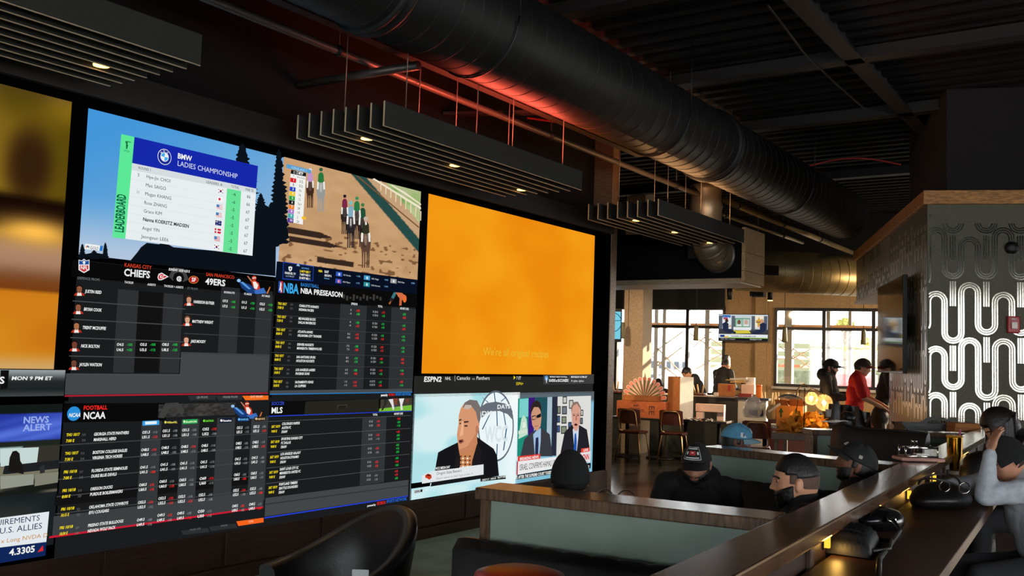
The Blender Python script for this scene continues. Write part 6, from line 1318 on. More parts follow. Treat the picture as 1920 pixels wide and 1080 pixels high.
for k, (u0, u1, tl) in enumerate(((0.0, 0.45, 0.16), (0.5, 1.0, 0.2), (0.05, 0.95, -0.12))):
    b = MB(); P = [[fr.p(w_*u, h_, 0 if k < 2 else -0.39), fr.p(w_*(u+(0.05 if k == 1 else -.02)), h_+abs(tl)*0.5, tl*0.9 if k < 2 else -0.45)] for u in (u0, (u0+u1)/2, u1)]; b.slab(P, 0.006, False); part('flap', b, m_card, o)
def crumple(nm, lbl, cat, c, rad, m, seed, amp=0.25, nu=36, nv=22, flat=True, kind=None, smooth=False):
    rs_ = np.random.RandomState(seed); ds = rs_.randn(26, 3); ds /= np.linalg.norm(ds, axis=1)[:, None]; am = rs_.uniform(-1, 1, 26); b = MB(); c = np.asarray(c, float)
    def fn(q):
        u = unit(q/np.array(rad)); f_ = 1+amp*sum(am[i]*max(0, (u@ds[i]-0.55))/0.45*0.8 for i in range(26)); r = q*f_
        if flat and r[2] < -rad[2]*0.6: r[2] = -rad[2]*0.6
        return r
    b.ell(c, rad, nu, nv, None, fn); b.sm = [smooth]*len(b.f)
    o = part(nm, b, m, None); tag(o, lbl, cat, None, kind); return o
m_yel = mat('yellow_wrapping_paper', (250, 196, 70), 0.6, col2=(230, 150, 44), nscale=14)
g = dep(1512, 792, TD+0.27); gz = zt
b = MB(); rs2 = random.Random(9)
t = thing('paper_heap', 'heap of crumpled yellow wrapping paper at the foot of the globe lamp', 'paper', (g[0], g[1], zt)); t['kind'] = 'stuff'
for k in range(60):
    u = rs2.uniform(-1, 1); v = rs2.uniform(-1, 1); hh = max(0.0, 1-0.75*(u*u+v*v)); c = V(g[0], g[1], gz)+BU*(u*0.27)+BN*v*0.13+V(0, 0, hh*0.30*rs2.uniform(0.3, 1.0)+0.02)
    a1, a2 = rs2.uniform(0, 6.28), rs2.uniform(-1.0, 1.0); e1_ = V(math.cos(a1)*math.cos(a2), math.sin(a1)*math.cos(a2), math.sin(a2)); e2_ = unit(np.cross(e1_, V(rs2.uniform(-1, 1), rs2.uniform(-1, 1), 1)))
    n3 = np.cross(e1_, e2_); s_ = rs2.uniform(0.05, 0.095)
    P = [[c+e1_*s_*(i-2)/2+e2_*s_*(j-2)/2*0.8+n3*0.03*(math.sin(i*1.3+k)+math.cos(j*1.7+k)) for j in range(5)] for i in range(5)]
    P = [[V(q[0], q[1], max(q[2], gz+0.006)) for q in row] for row in P]; b.slab(P, 0.003)
part('sheets', b, m_yel, t)
m_bag = bpy.data.materials.new('clear_plastic_film'); m_bag.use_nodes = True; MATS['clear_plastic_film'] = m_bag
bb_ = m_bag.node_tree.nodes['Principled BSDF']; bb_.inputs['Base Color'].default_value = rgb((214, 212, 204)); bb_.inputs['Roughness'].default_value = 0.18; bb_.inputs['Alpha'].default_value = 0.55
cb = dep(1420, 768, TD+0.5); crumple('plastic_bag', 'clear crumpled plastic bag on the table left of the arrow carton', 'bag', cb, (0.15, 0.13, 0.19), m_bag, 5, 0.5)
crumple('blue_bundle', 'dark blue bundle inside the clear plastic bag', 'bundle', cb+V(-0.02, 0.0, -0.05), (0.09, 0.08, 0.07), mat('navy_cloth', (30, 34, 66), 0.7), 8, 0.35)
crumple('brown_sack', 'small tan paper sack between plastic bag and arrow carton', 'bag', dep(1448, 775, TD+0.45), (0.07, 0.07, 0.14), mat('tan_paper', (196, 160, 110), 0.8), 12, 0.25)
z3, c3 = ftable('pale table under the clear plastic bag', 1402, 1456, 797, TD+0.55, 0.5, m_cardw, legs=1)
crumple('wrapped_parcel', 'torn silver packaging on top of the arrow carton', 'packaging', dep(1480, 750, TD+0.6)+V(0, 0, 0.02), (0.15, 0.1, 0.05), mat('silver_packaging', (170, 166, 158), 0.3, metal=0.4), 15, 0.45)
b = MB(); g0, g1 = dep(1440, 772, TD+0.4), dep(1462, 757, TD+0.42); b.bar(g0, g1, 0.05, 0.03); tag(part('white_tube', b, m_cardw, None), 'white cardboard strip leaning on the arrow carton', 'cardboard')
b = MB(); c = dep(1478, 812, TD-0.4); 
crate('black_device', 'small black box beside the lime tag under the globe lamp', 'box', 1486, 812, 1519, 819, TD+0.03, 0.06, m_black, lift=zt)
o, fr, w_, h_ = crate('paper_tag', 'white card with lime green corner lying before the arrow carton', 'card', 1467, 812, 1486, 818, TD+0.0, 0.04, m_paperw, lift=zt)
b = MB(); b.mat(mat('lime_green', (150, 210, 60), 0.6)).poly([fr.p(w_*.25, .004, .004), fr.p(w_*.62, .004, .004), fr.p(w_*.62, h_*.9, .004), fr.p(w_*.3, h_*.8, .004)]); part('green_corner', b, None, o)
# ---- arched table lamp with two glass globes
pb_ = dep(1507, 813, TD+0.05); pb_[2] = zt; LP = lambda x, y: dep(x, y, TD+0.05)
t = thing('globe_lamp', 'arched black table lamp with two glowing glass globes', 'lamp', pb_)
b = MB(); b.lathe([(0.085, 0), (0.085, 0.012), (0.02, 0.02)], pb_, 24); part('base', b, m_black, t)
b = MB(); b.cyl(pb_, LP(1509, 728), 0.008, 10); part('pole', b, mat('bronze_metal', (96, 74, 46), 0.35, metal=0.8), t)
mb_ = MATS['bronze_metal']
gl = glass('globe_glass', (1.0, 0.93, 0.8), 0.12)
_n = gl.node_tree; _t = _n.nodes.new('ShaderNodeBsdfTranslucent'); _t.inputs[0].default_value = (1.0, 0.86, 0.6, 1); _x = _n.nodes.new('ShaderNodeMixShader'); _x.inputs[0].default_value = 0.16
_o = _n.nodes['Material Output']; _l = _o.inputs[0].links[0].from_socket; _n.links.new(_l, _x.inputs[1]); _n.links.new(_t.outputs[0], _x.inputs[2]); _n.links.new(_x.outputs[0], _o.inputs[0])
for k, (gx, gy, pts) in enumerate(((1521, 747, [(1492, 745), (1494, 733), (1500, 724), (1508, 720), (1515, 723), (1521, 731)]), (1545, 755, [(1514, 738), (1517, 731), (1523, 729), (1532, 732), (1540, 738), (1545, 743)]))):
    dd = TD+0.05-0.06*k; b = MB(); b.tube([dep(x, y, dd) for x, y in pts], 0.007, 10); part('arm', b, mb_, t)
    g = dep(gx, gy, dd); R_ = (12.5 if k == 0 else 15.5)*dd/FOC
    b = MB(); b.ell(g, (R_, R_, R_), 28, 18); s = part('glass_globe', b, gl, t)
    b = MB(); b.lathe([(0.012, R_*0.55), (0.02, R_*0.6), (0.022, R_*1.02), (0.008, R_*1.1)], g, 14); part('socket', b, mat('brass_socket', (190, 140, 70), 0.3, metal=0.9), t)
    b = MB(); b.ell(g+V(0, 0, -0.005), (0.022, 0.022, 0.05), 14, 10); part('bulb', b, em((255, 196, 90), 9), t)
    lamp('globe_glow', 'POINT', g, 16, (1.0, 0.64, 0.27), 0.03, None, t)
b = MB(); b.cyl(LP(1500, 730), LP(1492, 775), 0.006, 8); part('stay', b, mb_, t)
# ---- things around the high black bench
def P3q(s_, z): return V(2.92, 8.75, 1.1+z)+d3*s_-n3*0.09
crumple('camera_bag', 'small black camera bag with brown strap beside the high black bench', 'bag', P3q(0.40, 0.045), (0.055, 0.05, 0.045), m_black, 21, 0.2, smooth=True)
bag = bpy.data.objects['camera_bag']; g = P3q(0.40, 0.045); b = MB(); b.tube([g+V(-0.07, 0, -0.02), g+V(-0.075, -0.02, 0.03), g+V(-0.03, -0.03, 0.06), g+V(0.02, -0.02, 0.05)], 0.006, 8); part('strap', b, m_seat, bag)
for k, (x, y) in enumerate(((1535, 797), (1552, 799))): pass
b = MB(); g = P3q(0.2, 0.0); b.mat(m_paperw)
for k in range(4): b.obox(g+V(0.03*k, 0.02*k, 0.004+0.005*k), (0.12, 0.1, 0.004), unit(V(1, 0.3*k-.3, 0)), unit(V(-(0.3*k-.3), 1, 0)))
tag(part('napkins', b, None, None), 'white paper napkins on the partition cap beside the camera bag', 'napkins')
p = P3q(0.24, 0.05)-n3*0.06; t = thing('paper_cup', 'grey paper cup on the partition cap behind the napkins', 'cup', p-V(0, 0, 0.05)); b = MB(); b.lathe([(0.022, -0.05), (0.028, 0.02), (0.025, 0.02), (0.02, -0.045)], p, 18); part('cup_body', b, mat('grey_paper', (150, 150, 144), 0.7), t)
# jacket hung over a chair back
pj = dep(1597, 782, 11.2); t = thing('hung_jacket', 'black puffer jacket draped over a chair back before the man in red', 'jacket', pj)
rsj = np.random.RandomState(2); P = []
for i in range(26):
    s = i/25; x = -0.19+0.40*s; top = 0.14-0.02*s-0.16*max(0, s-0.55)**1.4*2.2; row = []
    for j in range(14):
        v = j/13; z = top-(top+0.42)*v; fold = 0.022*math.sin(s*19+v*2.5)+0.014*math.sin(s*41-v*4); row.append(pj+BU*(x+0.06*v*(s-0.3))+BN*(0.05+fold+0.05*v)+V(0, 0, z))
    P.append(row)
b = MB(); b.slab(P, 0.07); part('jacket_shell', b, mat('black_nylon', (26, 24, 24), 0.35, bump=0.2, bscale=14), t)
p = V(pj[0], pj[1], 0)-BN*0.16; tc2 = dup(bpy.data.objects['metal_chair'], p, 'brass tube chair hidden under the black jacket', 0.2)
# bus tub and small cartons on the far partition
p = dep(1742, 802, 9.75); ztub = p[2]-0.055; t = thing('bus_tub', 'black plastic bus tub with hand slot on the far partition', 'tub', (p[0], p[1], ztub))
fr = Frame((p[0], p[1], ztub), unit(V(CR[0], CR[1], 0)), (0, 0, 1)); sc_ = 9.75/FOC
OUT = [(-38, 2), (-52, 17), (-50, 20), (-22, 19), (-12, 23), (-4, 29), (6, 31), (26, 30), (38, 25), (46, 16), (48, 2)]
b = MB(); b.prism(fr, [(x*sc_, y*sc_) for x, y in OUT[:5]]+[(-4*sc_, 21*sc_), (-4*sc_, 2*sc_)], -0.0, 0.012); b.prism(fr, [(x*sc_, y*sc_) for x, y in [(-4, 21), (-12, 23), (-4, 29), (6, 31), (26, 30), (38, 25), (32, 26), (6, 27)]], 0, 0.012); b.prism(fr, [(-4*sc_, 2*sc_), (48*sc_, 2*sc_), (46*sc_, 16*sc_), (38*sc_, 25*sc_), (30*sc_, 26*sc_), (30*sc_, 18*sc_), (-4*sc_, 18*sc_)], 0, 0.012)
part('front_side', b, m_leather2, t)
b = MB(); b.prism(fr, [(x*sc_, y*sc_) for x, y in [(-38, 2), (-50, 17), (48, 17), (48, 2)]], -0.30, -0.288); part('back_side', b, m_leather2, t)
b = MB(); c = fr.p(4*sc_, 0.012, -0.145); b.obox(c, (86*sc_, 0.29, 0.02), fr.u, -fr.n); part('bottom', b, m_leather2, t)
b = MB(); g0, g1 = fr.p(10*sc_, 0.0, -0.1), None
for q_ in ((-44, 0.0), (47, 0.0)):
    b = MB(); c = fr.p(q_[0]*sc_, 9*sc_, -0.145); b.obox(c, (0.012, 0.29, 16*sc_), fr.u, -fr.n); part('end_side', b, m_leather2, t)
for k, (x0, y0, x1, y1, lbl) in enumerate(((1790, 803, 1841, 811, 'lower flat brown carton on the far partition by the dark-haired woman'), (1791, 794, 1840, 803, 'upper flat brown carton on the far partition by the dark-haired woman'))):
    crate('flat_carton', lbl, 'box', x0, y0, x1, y1, 9.55, 0.2, m_card, ux=V(CR[0], CR[1], 0), lift=dep(1815, 811, 9.55)[2]+k*0.044)
# ---- on the rail: caddy tray; on the counter: tumbler, bags, plates
ct = onz(1728, 866, 1.1); t = thing('serving_board', 'pinkish wooden board under the condiment rack on the rail', 'board', ct)
uxb = unit(V(CR[0], CR[1], 0)); nb = V(uxb[1], -uxb[0], 0); ct = ct-nb*0.05
b = MB(); b.obox(ct+V(0, 0, 0.014), (0.27, 0.16, 0.022), uxb, -nb); part('board_top', b, mat('pink_laminate', (206, 150, 136), 0.35), t, bevel=0.008)
bt = ct+V(0, 0, 0.026); t = thing('condiment_rack', 'chrome wire condiment rack on the pinkish board', 'rack', bt); mch = mat('polished_chrome', (220, 214, 206), 0.12, metal=1.0)
hx, hy = 0.098, 0.05
for z, rr2 in ((0.006, 0.004), (0.058, 0.005)):
    b = MB(); b.tube([bt+uxb*sx*hx-nb*sy*hy+V(0, 0, z) for sx, sy in ((-1, -1), (1, -1), (1, 1), (-1, 1))], rr2, 8, closed=True); part('wire_hoop', b, mch, t)
for sx in (-1, 1):
    for sy in (-1, 1): b = MB(); b.cyl(bt+uxb*sx*hx-nb*sy*hy, bt+uxb*sx*hx-nb*sy*hy+V(0, 0, 0.068), 0.0055, 10); part('post', b, mch, t)
for k, (u, lbl) in enumerate(((-0.035, 'left clear glass shaker in the condiment rack'), (-0.012, 'right clear glass shaker in the condiment rack'))):
    g = bt+uxb*u+V(0, 0, 0.012); s = thing('glass_shaker', lbl, 'shaker', g); b = MB(); b.lathe([(0.010, 0), (0.011, 0.05), (0.008, 0.075)], g, 14); part('jar', b, glass('shaker_glass', (0.95, 0.9, 0.88), 0.25), s); b = MB(); b.lathe([(0.009, 0.075), (0.009, 0.088), (0.004, 0.092)], g, 12); part('lid', b, mch, s)
o_ = MB(); g = bt+uxb*0.055+V(0, 0, 0.03); o_.obox(g, (0.045, 0.03, 0.045), uxb, -nb); tag(part('sugar_packets', o_, m_paperw, None), 'white packets standing in the right half of the condiment rack', 'packets')
o_ = MB(); g = bt+uxb*0.02+V(0, 0, 0.012); o_.obox(g, (0.08, 0.05, 0.018), uxb, -nb); tag(part('chrome_tray', o_, mch, None), 'small chrome tray lying in the condiment rack', 'tray')
tb = onz(1790, 889, CZ); 
DT = float((tb-EYE)@FW)
kk = DT/FOC
t = thing('coaster', 'stone coaster under the gold tumbler', 'coaster', tb); b = MB(); b.lathe([(14*kk, 0), (14.5*kk, 0.004), (14.5*kk, 0.022), (13*kk, 0.026)], tb, 28); part('disc', b, mat('pale_stone', (170, 162, 146), 0.7, noise=0.1), t)
t = thing('gold_tumbler', 'tall gold metallic tumbler with a pink straw on the counter', 'tumbler', tb+V(0, 0, 0.026)); H_ = 62*kk; g = tb+V(0, 0, 0.026)
b = MB(); b.lathe([(8.5*kk, 0), (9.2*kk, 0.006), (10*kk, H_*0.28), (13*kk, H_*0.42), (14*kk, H_*0.97), (14.2*kk, H_), (12.5*kk, H_), (12*kk, H_*0.9)], g, 36); part('cup_body', b, mat('gold_metallic', (214, 160, 52), 0.2, metal=1.0), t)
b = MB(); b.lathe([(14.6*kk, H_), (14.8*kk, H_+0.008), (13*kk, H_+0.012), (2*kk, H_+0.012)], g, 36); part('lid', b, mat('amber_plastic', (230, 160, 50), 0.25), t)
b = MB(); b.cyl(g+uxb*7*kk+V(0, 0, H_*0.5), g+uxb*11*kk+V(0, 0, H_+0.055), 1.6*kk, 10); part('straw', b, mat('pink_plastic', (240, 120, 170), 0.4), t)
# bags on the counter
def cpt(px, py, z=CZ): return onz(px, py, z)
g = cpt(1760, 948, CZ); crumple('black_handbag', 'shiny black handbag with long strap in front of the woman in grey', 'bag', g+V(0, 0.0, 0.045), (0.13, 0.22, 0.075), m_leather, 31, 0.14, smooth=True)
hb_ = bpy.data.objects['black_handbag']; b = MB(); b.tube([g+V(0.10*math.cos(a), 0.15*math.sin(a), 0.10+0.05*abs(math.sin(a))) for a in [2*math.pi*k/24 for k in range(24)]], 0.006, 8, closed=True); part('strap', b, m_leather2, hb_)
b = MB()
for k in range(2): b.tube([g+V(0.05+0.09*k+0.025*math.cos(a), -0.12+0.02*math.sin(a), 0.115+0.025*math.sin(a)) for a in [2*math.pi*j/14 for j in range(14)]], 0.0035, 8, closed=True)
part('buckle', b, mch, hb_)
g = cpt(1785, 925, CZ)+V(0.0, 0.55, 0); crumple('black_pouch', 'soft black pouch behind the gold tumbler', 'bag', g+V(0.08, 0, 0.08), (0.12, 0.12, 0.13), m_leather, 33, 0.12, smooth=True)
g = cpt(1652, 990, CZ); crumple('black_case', 'black glossy case with strap on the counter above the woven bag', 'bag', g+V(0.0, 0.0, 0.035), (0.085, 0.17, 0.055), mat('black_gloss_vinyl', (18, 18, 20), 0.2), 35, 0.12, smooth=True)
cs = bpy.data.objects['black_case']; b = MB(); b.tube([g+V(0.06, -0.1, 0.07), g+V(0.12, -0.2, 0.03), g+V(0.14, -0.45, 0.012), g+V(0.18, -0.8, 0.012), g+V(0.26, -1.15, 0.012)], 0.010, 8); part('strap', b, m_leather2, cs)
b = MB(); b.lathe([(0.02, 0), (0.02, 0.008), (0.01, 0.012)], g+V(0.07, -0.13, 0.06), 16, (0.5, -0.6, 0.5)); part('badge', b, mch, cs)
# woven bag
g = cpt(1600, 1030, CZ); t = thing('woven_bag', 'grey woven leather bag lying on the counter under the rail', 'bag', g)
P = []
for i in range(31):
    row = []
    for j in range(21):
        u = i/30*2-1; v = j/20*2-1; hgt = 0.085*(max(0, 1-abs(u)**3)*max(0, 1-abs(v)**3))**0.5; wv_ = 0.008*math.sin(i*math.pi/2.0+ (j//2)*math.pi)*math.cos(j*math.pi/2.0)
        row.append(V(g[0]+0.0, g[1]+0.0, CZ+0.005+hgt+(wv_ if hgt > 0.03 else 0))+V(0.085*v-0.02*u, 0.17*u, 0))
    P.append(row)
b = MB(); b.grid([r for r in P[::-1]]); b.poly([p_-V(0, 0, 0.004) for p_ in P[0]]+[p_-V(0, 0, 0.004) for p_ in P[-1][::-1]]); part('bag_body', b, mat('grey_woven_leather', (30, 31, 34), 0.55, noise=0.3, nscale=30), t)
b = MB(); b.tube([g+V(0.04, 0.17, 0.02), g+V(0.11, 0.13, 0.03), g+V(0.13, 0.0, 0.02), g+V(0.09, -0.1, 0.02)], 0.009, 8); part('handle', b, m_leather, t)
g = cpt(1812, 905, CZ)+V(0.0, 0.1, 0); 
t = thing('jewelled_bracelet', 'brass bracelet and keys on the counter by the coaster', 'keys', g); b = MB()
for k in range(4): b.tube([g+V(0.03*k-.05+0.022*math.cos(a), 0.02*(k % 2)+0.022*math.sin(a), 0.006+0.004*k) for a in [2*math.pi*j/14 for j in range(14)]], 0.004, 8, closed=True)
part('rings', b, m_brass, t)
# ---- wall televisions
def tv(lbl, fr, u0, u1, z0, z1, drawfn, off=0.08):
    t = thing('wall_television', lbl, 'television', fr.p((u0+u1)/2, z0, off))
    b = MB(); b.obox(fr.p((u0+u1)/2, (z0+z1)/2, off-0.025), (u1-u0, z1-z0, 0.05), fr.u, fr.v); part('casing', b, m_black, t, bevel=0.004)
    b = MB(); b.obox(fr.p((u0+u1)/2, (z0+z1)/2, (off-0.05)/2), (0.3, 0.3, off-0.05), fr.u, fr.v); part('wall_bracket', b, m_black, t)
    drawfn(t, Frame(fr.p(u0+0.012, z0+0.02, off+0.002), fr.u, fr.v), u1-u0-0.024, z1-z0-0.034); return t
def studio(t, f, W_, H_):
    b = MB()
    def R(c, x0, y0, x1, y1, w, s=1.0): b.mat(em(c, s)); b.poly([f.p(x0*W_, (1-y1)*H_, w), f.p(x1*W_, (1-y1)*H_, w), f.p(x1*W_, (1-y0)*H_, w), f.p(x0*W_, (1-y0)*H_, w)])
    def Pg(c, pts, w): b.mat(em(c)); b.poly([f.p(x*W_, (1-y)*H_, w) for x, y in pts][::-1])
    R((196, 206, 210), 0, 0, 1, 1, 0.0)
    for x in (0.0, 0.26, 0.67, 0.92): R((90, 96, 110), x, 0.05, x+0.07, 0.6, 0.001)
    R((80, 130, 190), 0.07, 0.02, 0.24, 0.1, 0.001); R((226, 228, 230), 0.07, 0.1, 0.25, 0.55, 0.001); R((60, 130, 80), 0.33, 0.14, 0.64, 0.48, 0.001); R((150, 190, 170), 0.345, 0.17, 0.49, 0.45, 0.0015); R((190, 200, 196), 0.495, 0.17, 0.63, 0.45, 0.0015); R((236, 228, 206), 0.74, 0.03, 0.91, 0.5, 0.001)
    for x, c in ((0.415, (120, 80, 60)), (0.56, (200, 160, 140))): Pg(c, blob(x, 0.29, 0.035, 0.09, 12), 0.002); Pg((220, 222, 224), [(x-.06, .45), (x-.04, .38), (x+.04, .38), (x+.06, .45)], 0.002)
    Pg((210, 160, 60), [(0.82, 0.08), (0.85, 0.2), (0.9, 0.22), (0.86, 0.3), (0.84, 0.42), (0.82, 0.45), (0.8, 0.42), (0.78, 0.3), (0.75, 0.22), (0.79, 0.2)], 0.002); R((70, 74, 90), 0.76, 0.27, 0.88, 0.3, 0.0025)
    R((180, 120, 60), 0.3, 0.5, 0.45, 0.56, 0.001); R((60, 60, 66), 0, 0.56, 1, 0.76, 0.001); Pg((210, 196, 60), [(0.3, 0.62), (0.62, 0.6), (0.66, 0.72), (0.26, 0.74)], 0.0015); R((228, 230, 232), 0.3, 0.48, 0.66, 0.60, 0.0012)
    for s_, x0 in ((1, 0.14), (-1, 0.90)):
        X = lambda a: x0+s_*a
        Pg((36, 44, 70), [(X(-0.07), 0.36), (X(0), 0.28), (X(0.06), 0.36), (X(0.06), 0.56), (X(0.22), 0.68), (X(0.2), 0.74), (X(0.02), 0.7), (X(-0.06), 0.6)], 0.003); Pg((60, 44, 36) if s_ > 0 else (206, 150, 110), blob(X(0.02), 0.24, 0.035, 0.08, 12), 0.003); Pg((206, 150, 120), [(X(0.08), 0.42), (X(0.11), 0.40), (X(0.11), 0.46), (X(0.06), 0.5)], 0.0035)
    Pg((200, 60, 60), [(0.09, 0.14), (0.16, 0.10), (0.19, 0.16), (0.1, 0.2)], 0.0035)
    R((226, 230, 232), 0, 0.76, 1, 0.9, 0.003); R((30, 60, 120), 0.03, 0.79, 0.12, 0.88, 0.0035); R((230, 190, 60), 0.12, 0.84, 0.2, 0.9, 0.0035); R((140, 190, 70), 0.2, 0.88, 1, 0.91, 0.0036); R((22, 24, 30), 0, 0.91, 1, 1, 0.003)
    text(b, 'PACKERS AT CHARGERS LIVE', f, 0.26*W_, (1-0.86)*H_, 0.045*H_, em((60, 70, 90)), width=0.5*W_, w=0.004, bold=True); text(b, 'DEN', f, 0.075*W_, (1-0.14)*H_, 0.1*H_, em((40, 90, 170)), bold=True, w=0.004); text(b, 'ESPN  NHL TONIGHT', f, 0.04*W_, (1-0.975)*H_, 0.04*H_, em((200, 200, 200)), w=0.004); text(b, 'MONDAY 8 PM', f, 0.64*W_, (1-0.975)*H_, 0.045*H_, em((230, 230, 230)), w=0.004)
    part('screen', b, None, t)
u0, u1 = bu(1351)+0.0, bu(1444)
tv('wall television showing two studio presenters, between the back windows', BF, u0, u1, 2.17, 2.75, studio, 0.22)
def glossy_tv(t, f, W_, H_):
    b = MB(); b.mat(mat('glossy_black_screen', (8, 9, 10), 0.06, spec=0.9)); b.poly([f.p(0, 0), f.p(W_, 0), f.p(W_, H_), f.p(0, H_)]); part('screen', b, None, t)
lu = lambda px, py: float((onp(px, py, PA, FLf.n)-FLf.o)@FLf.u)
tv('large dark glossy television mirroring the room, on the patterned block', FLf, lu(1666, 620), lu(1717, 620), 1.63, 2.78, glossy_tv, 0.14)
p = dep(1158, 610, 16.0); fr = Frame(p, unit(V(0.9, 0.43, 0)), (0, 0, 1)); t = thing('hanging_screen', 'slim hanging screen with a pale blue ball design by the narrow window', 'television', p)
b = MB(); b.obox(fr.p(-0.1, 0.0, -0.03), (0.34, 0.56, 0.05), fr.u, fr.v); part('casing', b, m_black, t)
b = MB(); b.mat(em((120, 206, 226))); b.poly([fr.p(-0.26, -0.23, 0.001), fr.p(0.05, -0.23, 0.001), fr.p(0.05, 0.23, 0.001), fr.p(-0.26, 0.23, 0.001)]); b.mat(em((24, 70, 96)))
for rad in (0.17,):
    for k in range(28):
        a0, a1 = 2*math.pi*k/28, 2*math.pi*(k+1)/28; b.quad(*[fr.p(-0.1+math.cos(a)*r_, 0.05+math.sin(a)*r_, 0.002) for a, r_ in ((a0, rad-0.012), (a0, rad), (a1, rad), (a1, rad-0.012))])
b.poly([fr.p(-0.1, -.11, .002), fr.p(-0.09, -.11, .002), fr.p(-0.07, .2, .002), fr.p(-0.08, .2, .002)]); b.poly([fr.p(-0.25, .06, .002), fr.p(-0.25, .05, .002), fr.p(0.05, .08, .002), fr.p(0.05, .09, .002)]); part('screen', b, None, t)
b = MB(); b.cyl(fr.p(-0.1, 0.28, -0.03), V(*fr.p(-0.1, 0.28, -0.03)[:2], 4.9), 0.02, 10); part('drop_pole', b, m_black, t)
# low chairs behind the first partition: thin wire backs
for k, (px, py, lbl) in enumerate(((1132, 912, 'left thin wire chair back by the end of the video wall'), (1172, 912, 'right thin wire chair back by the end of the video wall'))):
    p = onz(px, 1005, 0.0); g = V(p[0], p[1], 0); zt_ = 0.80; t = thing('wire_chair', lbl, 'chair', g, None); ux = unit(V(CR[0], CR[1], 0))
    dd = float((g-EYE)@FW); zt_ = EYE[2]-( (py-5) - 668)*dd/FOC
    b = MB(); b.tube([g+ux*0.14*math.cos(a)+V(0, 0, zt_-0.30+0.30*math.sin(a)) for a in [math.pi*j/16 for j in range(17)]], 0.008, 8); part('backrest', b, m_pipe, t)
    b = MB(); b.lathe([(0.02, zt_-0.37), (0.2, zt_-0.37), (0.2, zt_-0.33), (0.02, zt_-0.32)], g+V(0.05, 0.15, 0), 20); part('seat', b, m_black, t)
    for j in range(4): a = math.pi/4+j*math.pi/2; b = MB(); b.cyl(g+V(0.05+0.2*math.cos(a), 0.15+0.2*math.sin(a), 0), g+V(0.05+0.14*math.cos(a), 0.15+0.14*math.sin(a), zt_-0.36), 0.009, 8); part('leg', b, m_pipe, t)
# ================================================================ PEOPLE
def rotm(ax, a):
    c, s = math.cos(a), math.sin(a)
    return np.array({'x': ((1, 0, 0), (0, c, -s), (0, s, c)), 'y': ((c, 0, s), (0, 1, 0), (-s, 0, c)), 'z': ((c, -s, 0), (s, c, 0), (0, 0, 1))}[ax])
def gs(x, m, s): return math.exp(-((x-m)/s)**2)
def head_r(az, el):
    """distance of the head surface from its centre; az 0 = face, +left; degrees"""
    d = V(math.cos(math.radians(el))*math.cos(math.radians(az)), math.cos(math.radians(el))*math.sin(math.radians(az)), math.sin(math.radians(el)))
    r = 1/math.sqrt((d[0]/0.097)**2+(d[1]/0.077)**2+(d[2]/0.119)**2); a = abs(az)
    nose = gs(a, 0, 9.5)*(0.008*gs(el, 2, 10)+0.022*gs(el, -13, 7.5)*(1 if el > -15 else gs(el, -15, 4))) + 0.006*gs(a, 9, 6)*gs(el, -15, 5)
    r += nose
    r += 0.004*gs(el, 15, 6)*gs(a, 18, 20)-0.009*gs(a, 21, 9)*gs(el, 4, 6.5)+0.005*gs(a, 40, 14)*gs(el, -9, 9)
    r += 0.006*gs(a, 0, 17)*(gs(el, -28, 3.4)+1.05*gs(el, -37, 3.6))-0.004*gs(a, 0, 16)*gs(el, -32.3, 1.8)-0.003*gs(a, 0, 16)*gs(el, -44, 4)
    r += 0.013*gs(a, 0, 20)*gs(el, -55, 9)+0.010*gs(a, 62, 22)*gs(el, -42, 12)+0.008*gs(a, 180, 50)*gs(el, 22, 30)
    return r
def hd(az, el): return V(math.cos(math.radians(el))*math.cos(math.radians(az)), math.cos(math.radians(el))*math.sin(math.radians(az)), math.sin(math.radians(el)))
HEAD = None
def cap_(mb, a, c, r0, r1, seg=14):
    a = V(*a); c = V(*c); mb.tube([a, a+(c-a)*0.33, a+(c-a)*0.67, c], [r0, r0+(r1-r0)*.33, r0+(r1-r0)*.67, r1], seg); mb.ell(a, (r0, r0, r0), 12, 8); mb.ell(c, (r1, r1, r1), 12, 8)
def remesh(mb, name, m, parent, vox, fold=0.0, seed=0, smooth=3):
    o = mb.build('tmp', None, origin=(0, 0, 0)); r = o.modifiers.new('r', 'REMESH'); r.mode = 'VOXEL'; r.voxel_size = vox; r.use_smooth_shade = True
    if smooth: s = o.modifiers.new('s', 'SMOOTH'); s.iterations = smooth; s.factor = 0.5
    dg = bpy.context.evaluated_depsgraph_get(); dg.update(); me = bpy.data.meshes.new_from_object(o.evaluated_get(dg)); me.name = name
    old = o.data; bpy.data.objects.remove(o); bpy.data.meshes.remove(old)
    n = len(me.vertices); co = np.empty(n*3, np.float32); me.vertices.foreach_get('co', co); co = co.reshape(-1, 3)
    if fold:
        no = np.empty(n*3, np.float32); me.vertices.foreach_get('normal', no); no = no.reshape(-1, 3); R_ = np.random.RandomState(seed); d = np.zeros(n)
        for k in range(7):
            w_ = R_.randn(3)*(10+6*k)*np.array([1, 1, 0.55]); d += np.abs(np.sin(co@w_+R_.rand()*6))**0.6*(0.9**k)*np.sin(co@(R_.randn(3)*5)+R_.rand()*6)
        co = co+no*(d[:, None]*fold*0.5)
    co = co-world_of(parent); me.vertices.foreach_set('co', co.astype(np.float32).ravel()); me.materials.clear(); me.materials.append(m)
    me.polygons.foreach_set('use_smooth', [True]*len(me.polygons)); me.polygons.foreach_set('material_index', [0]*len(me.polygons)); me.update()
    o = bpy.data.objects.new(name, me); COL.objects.link(o); o.parent = parent; return o
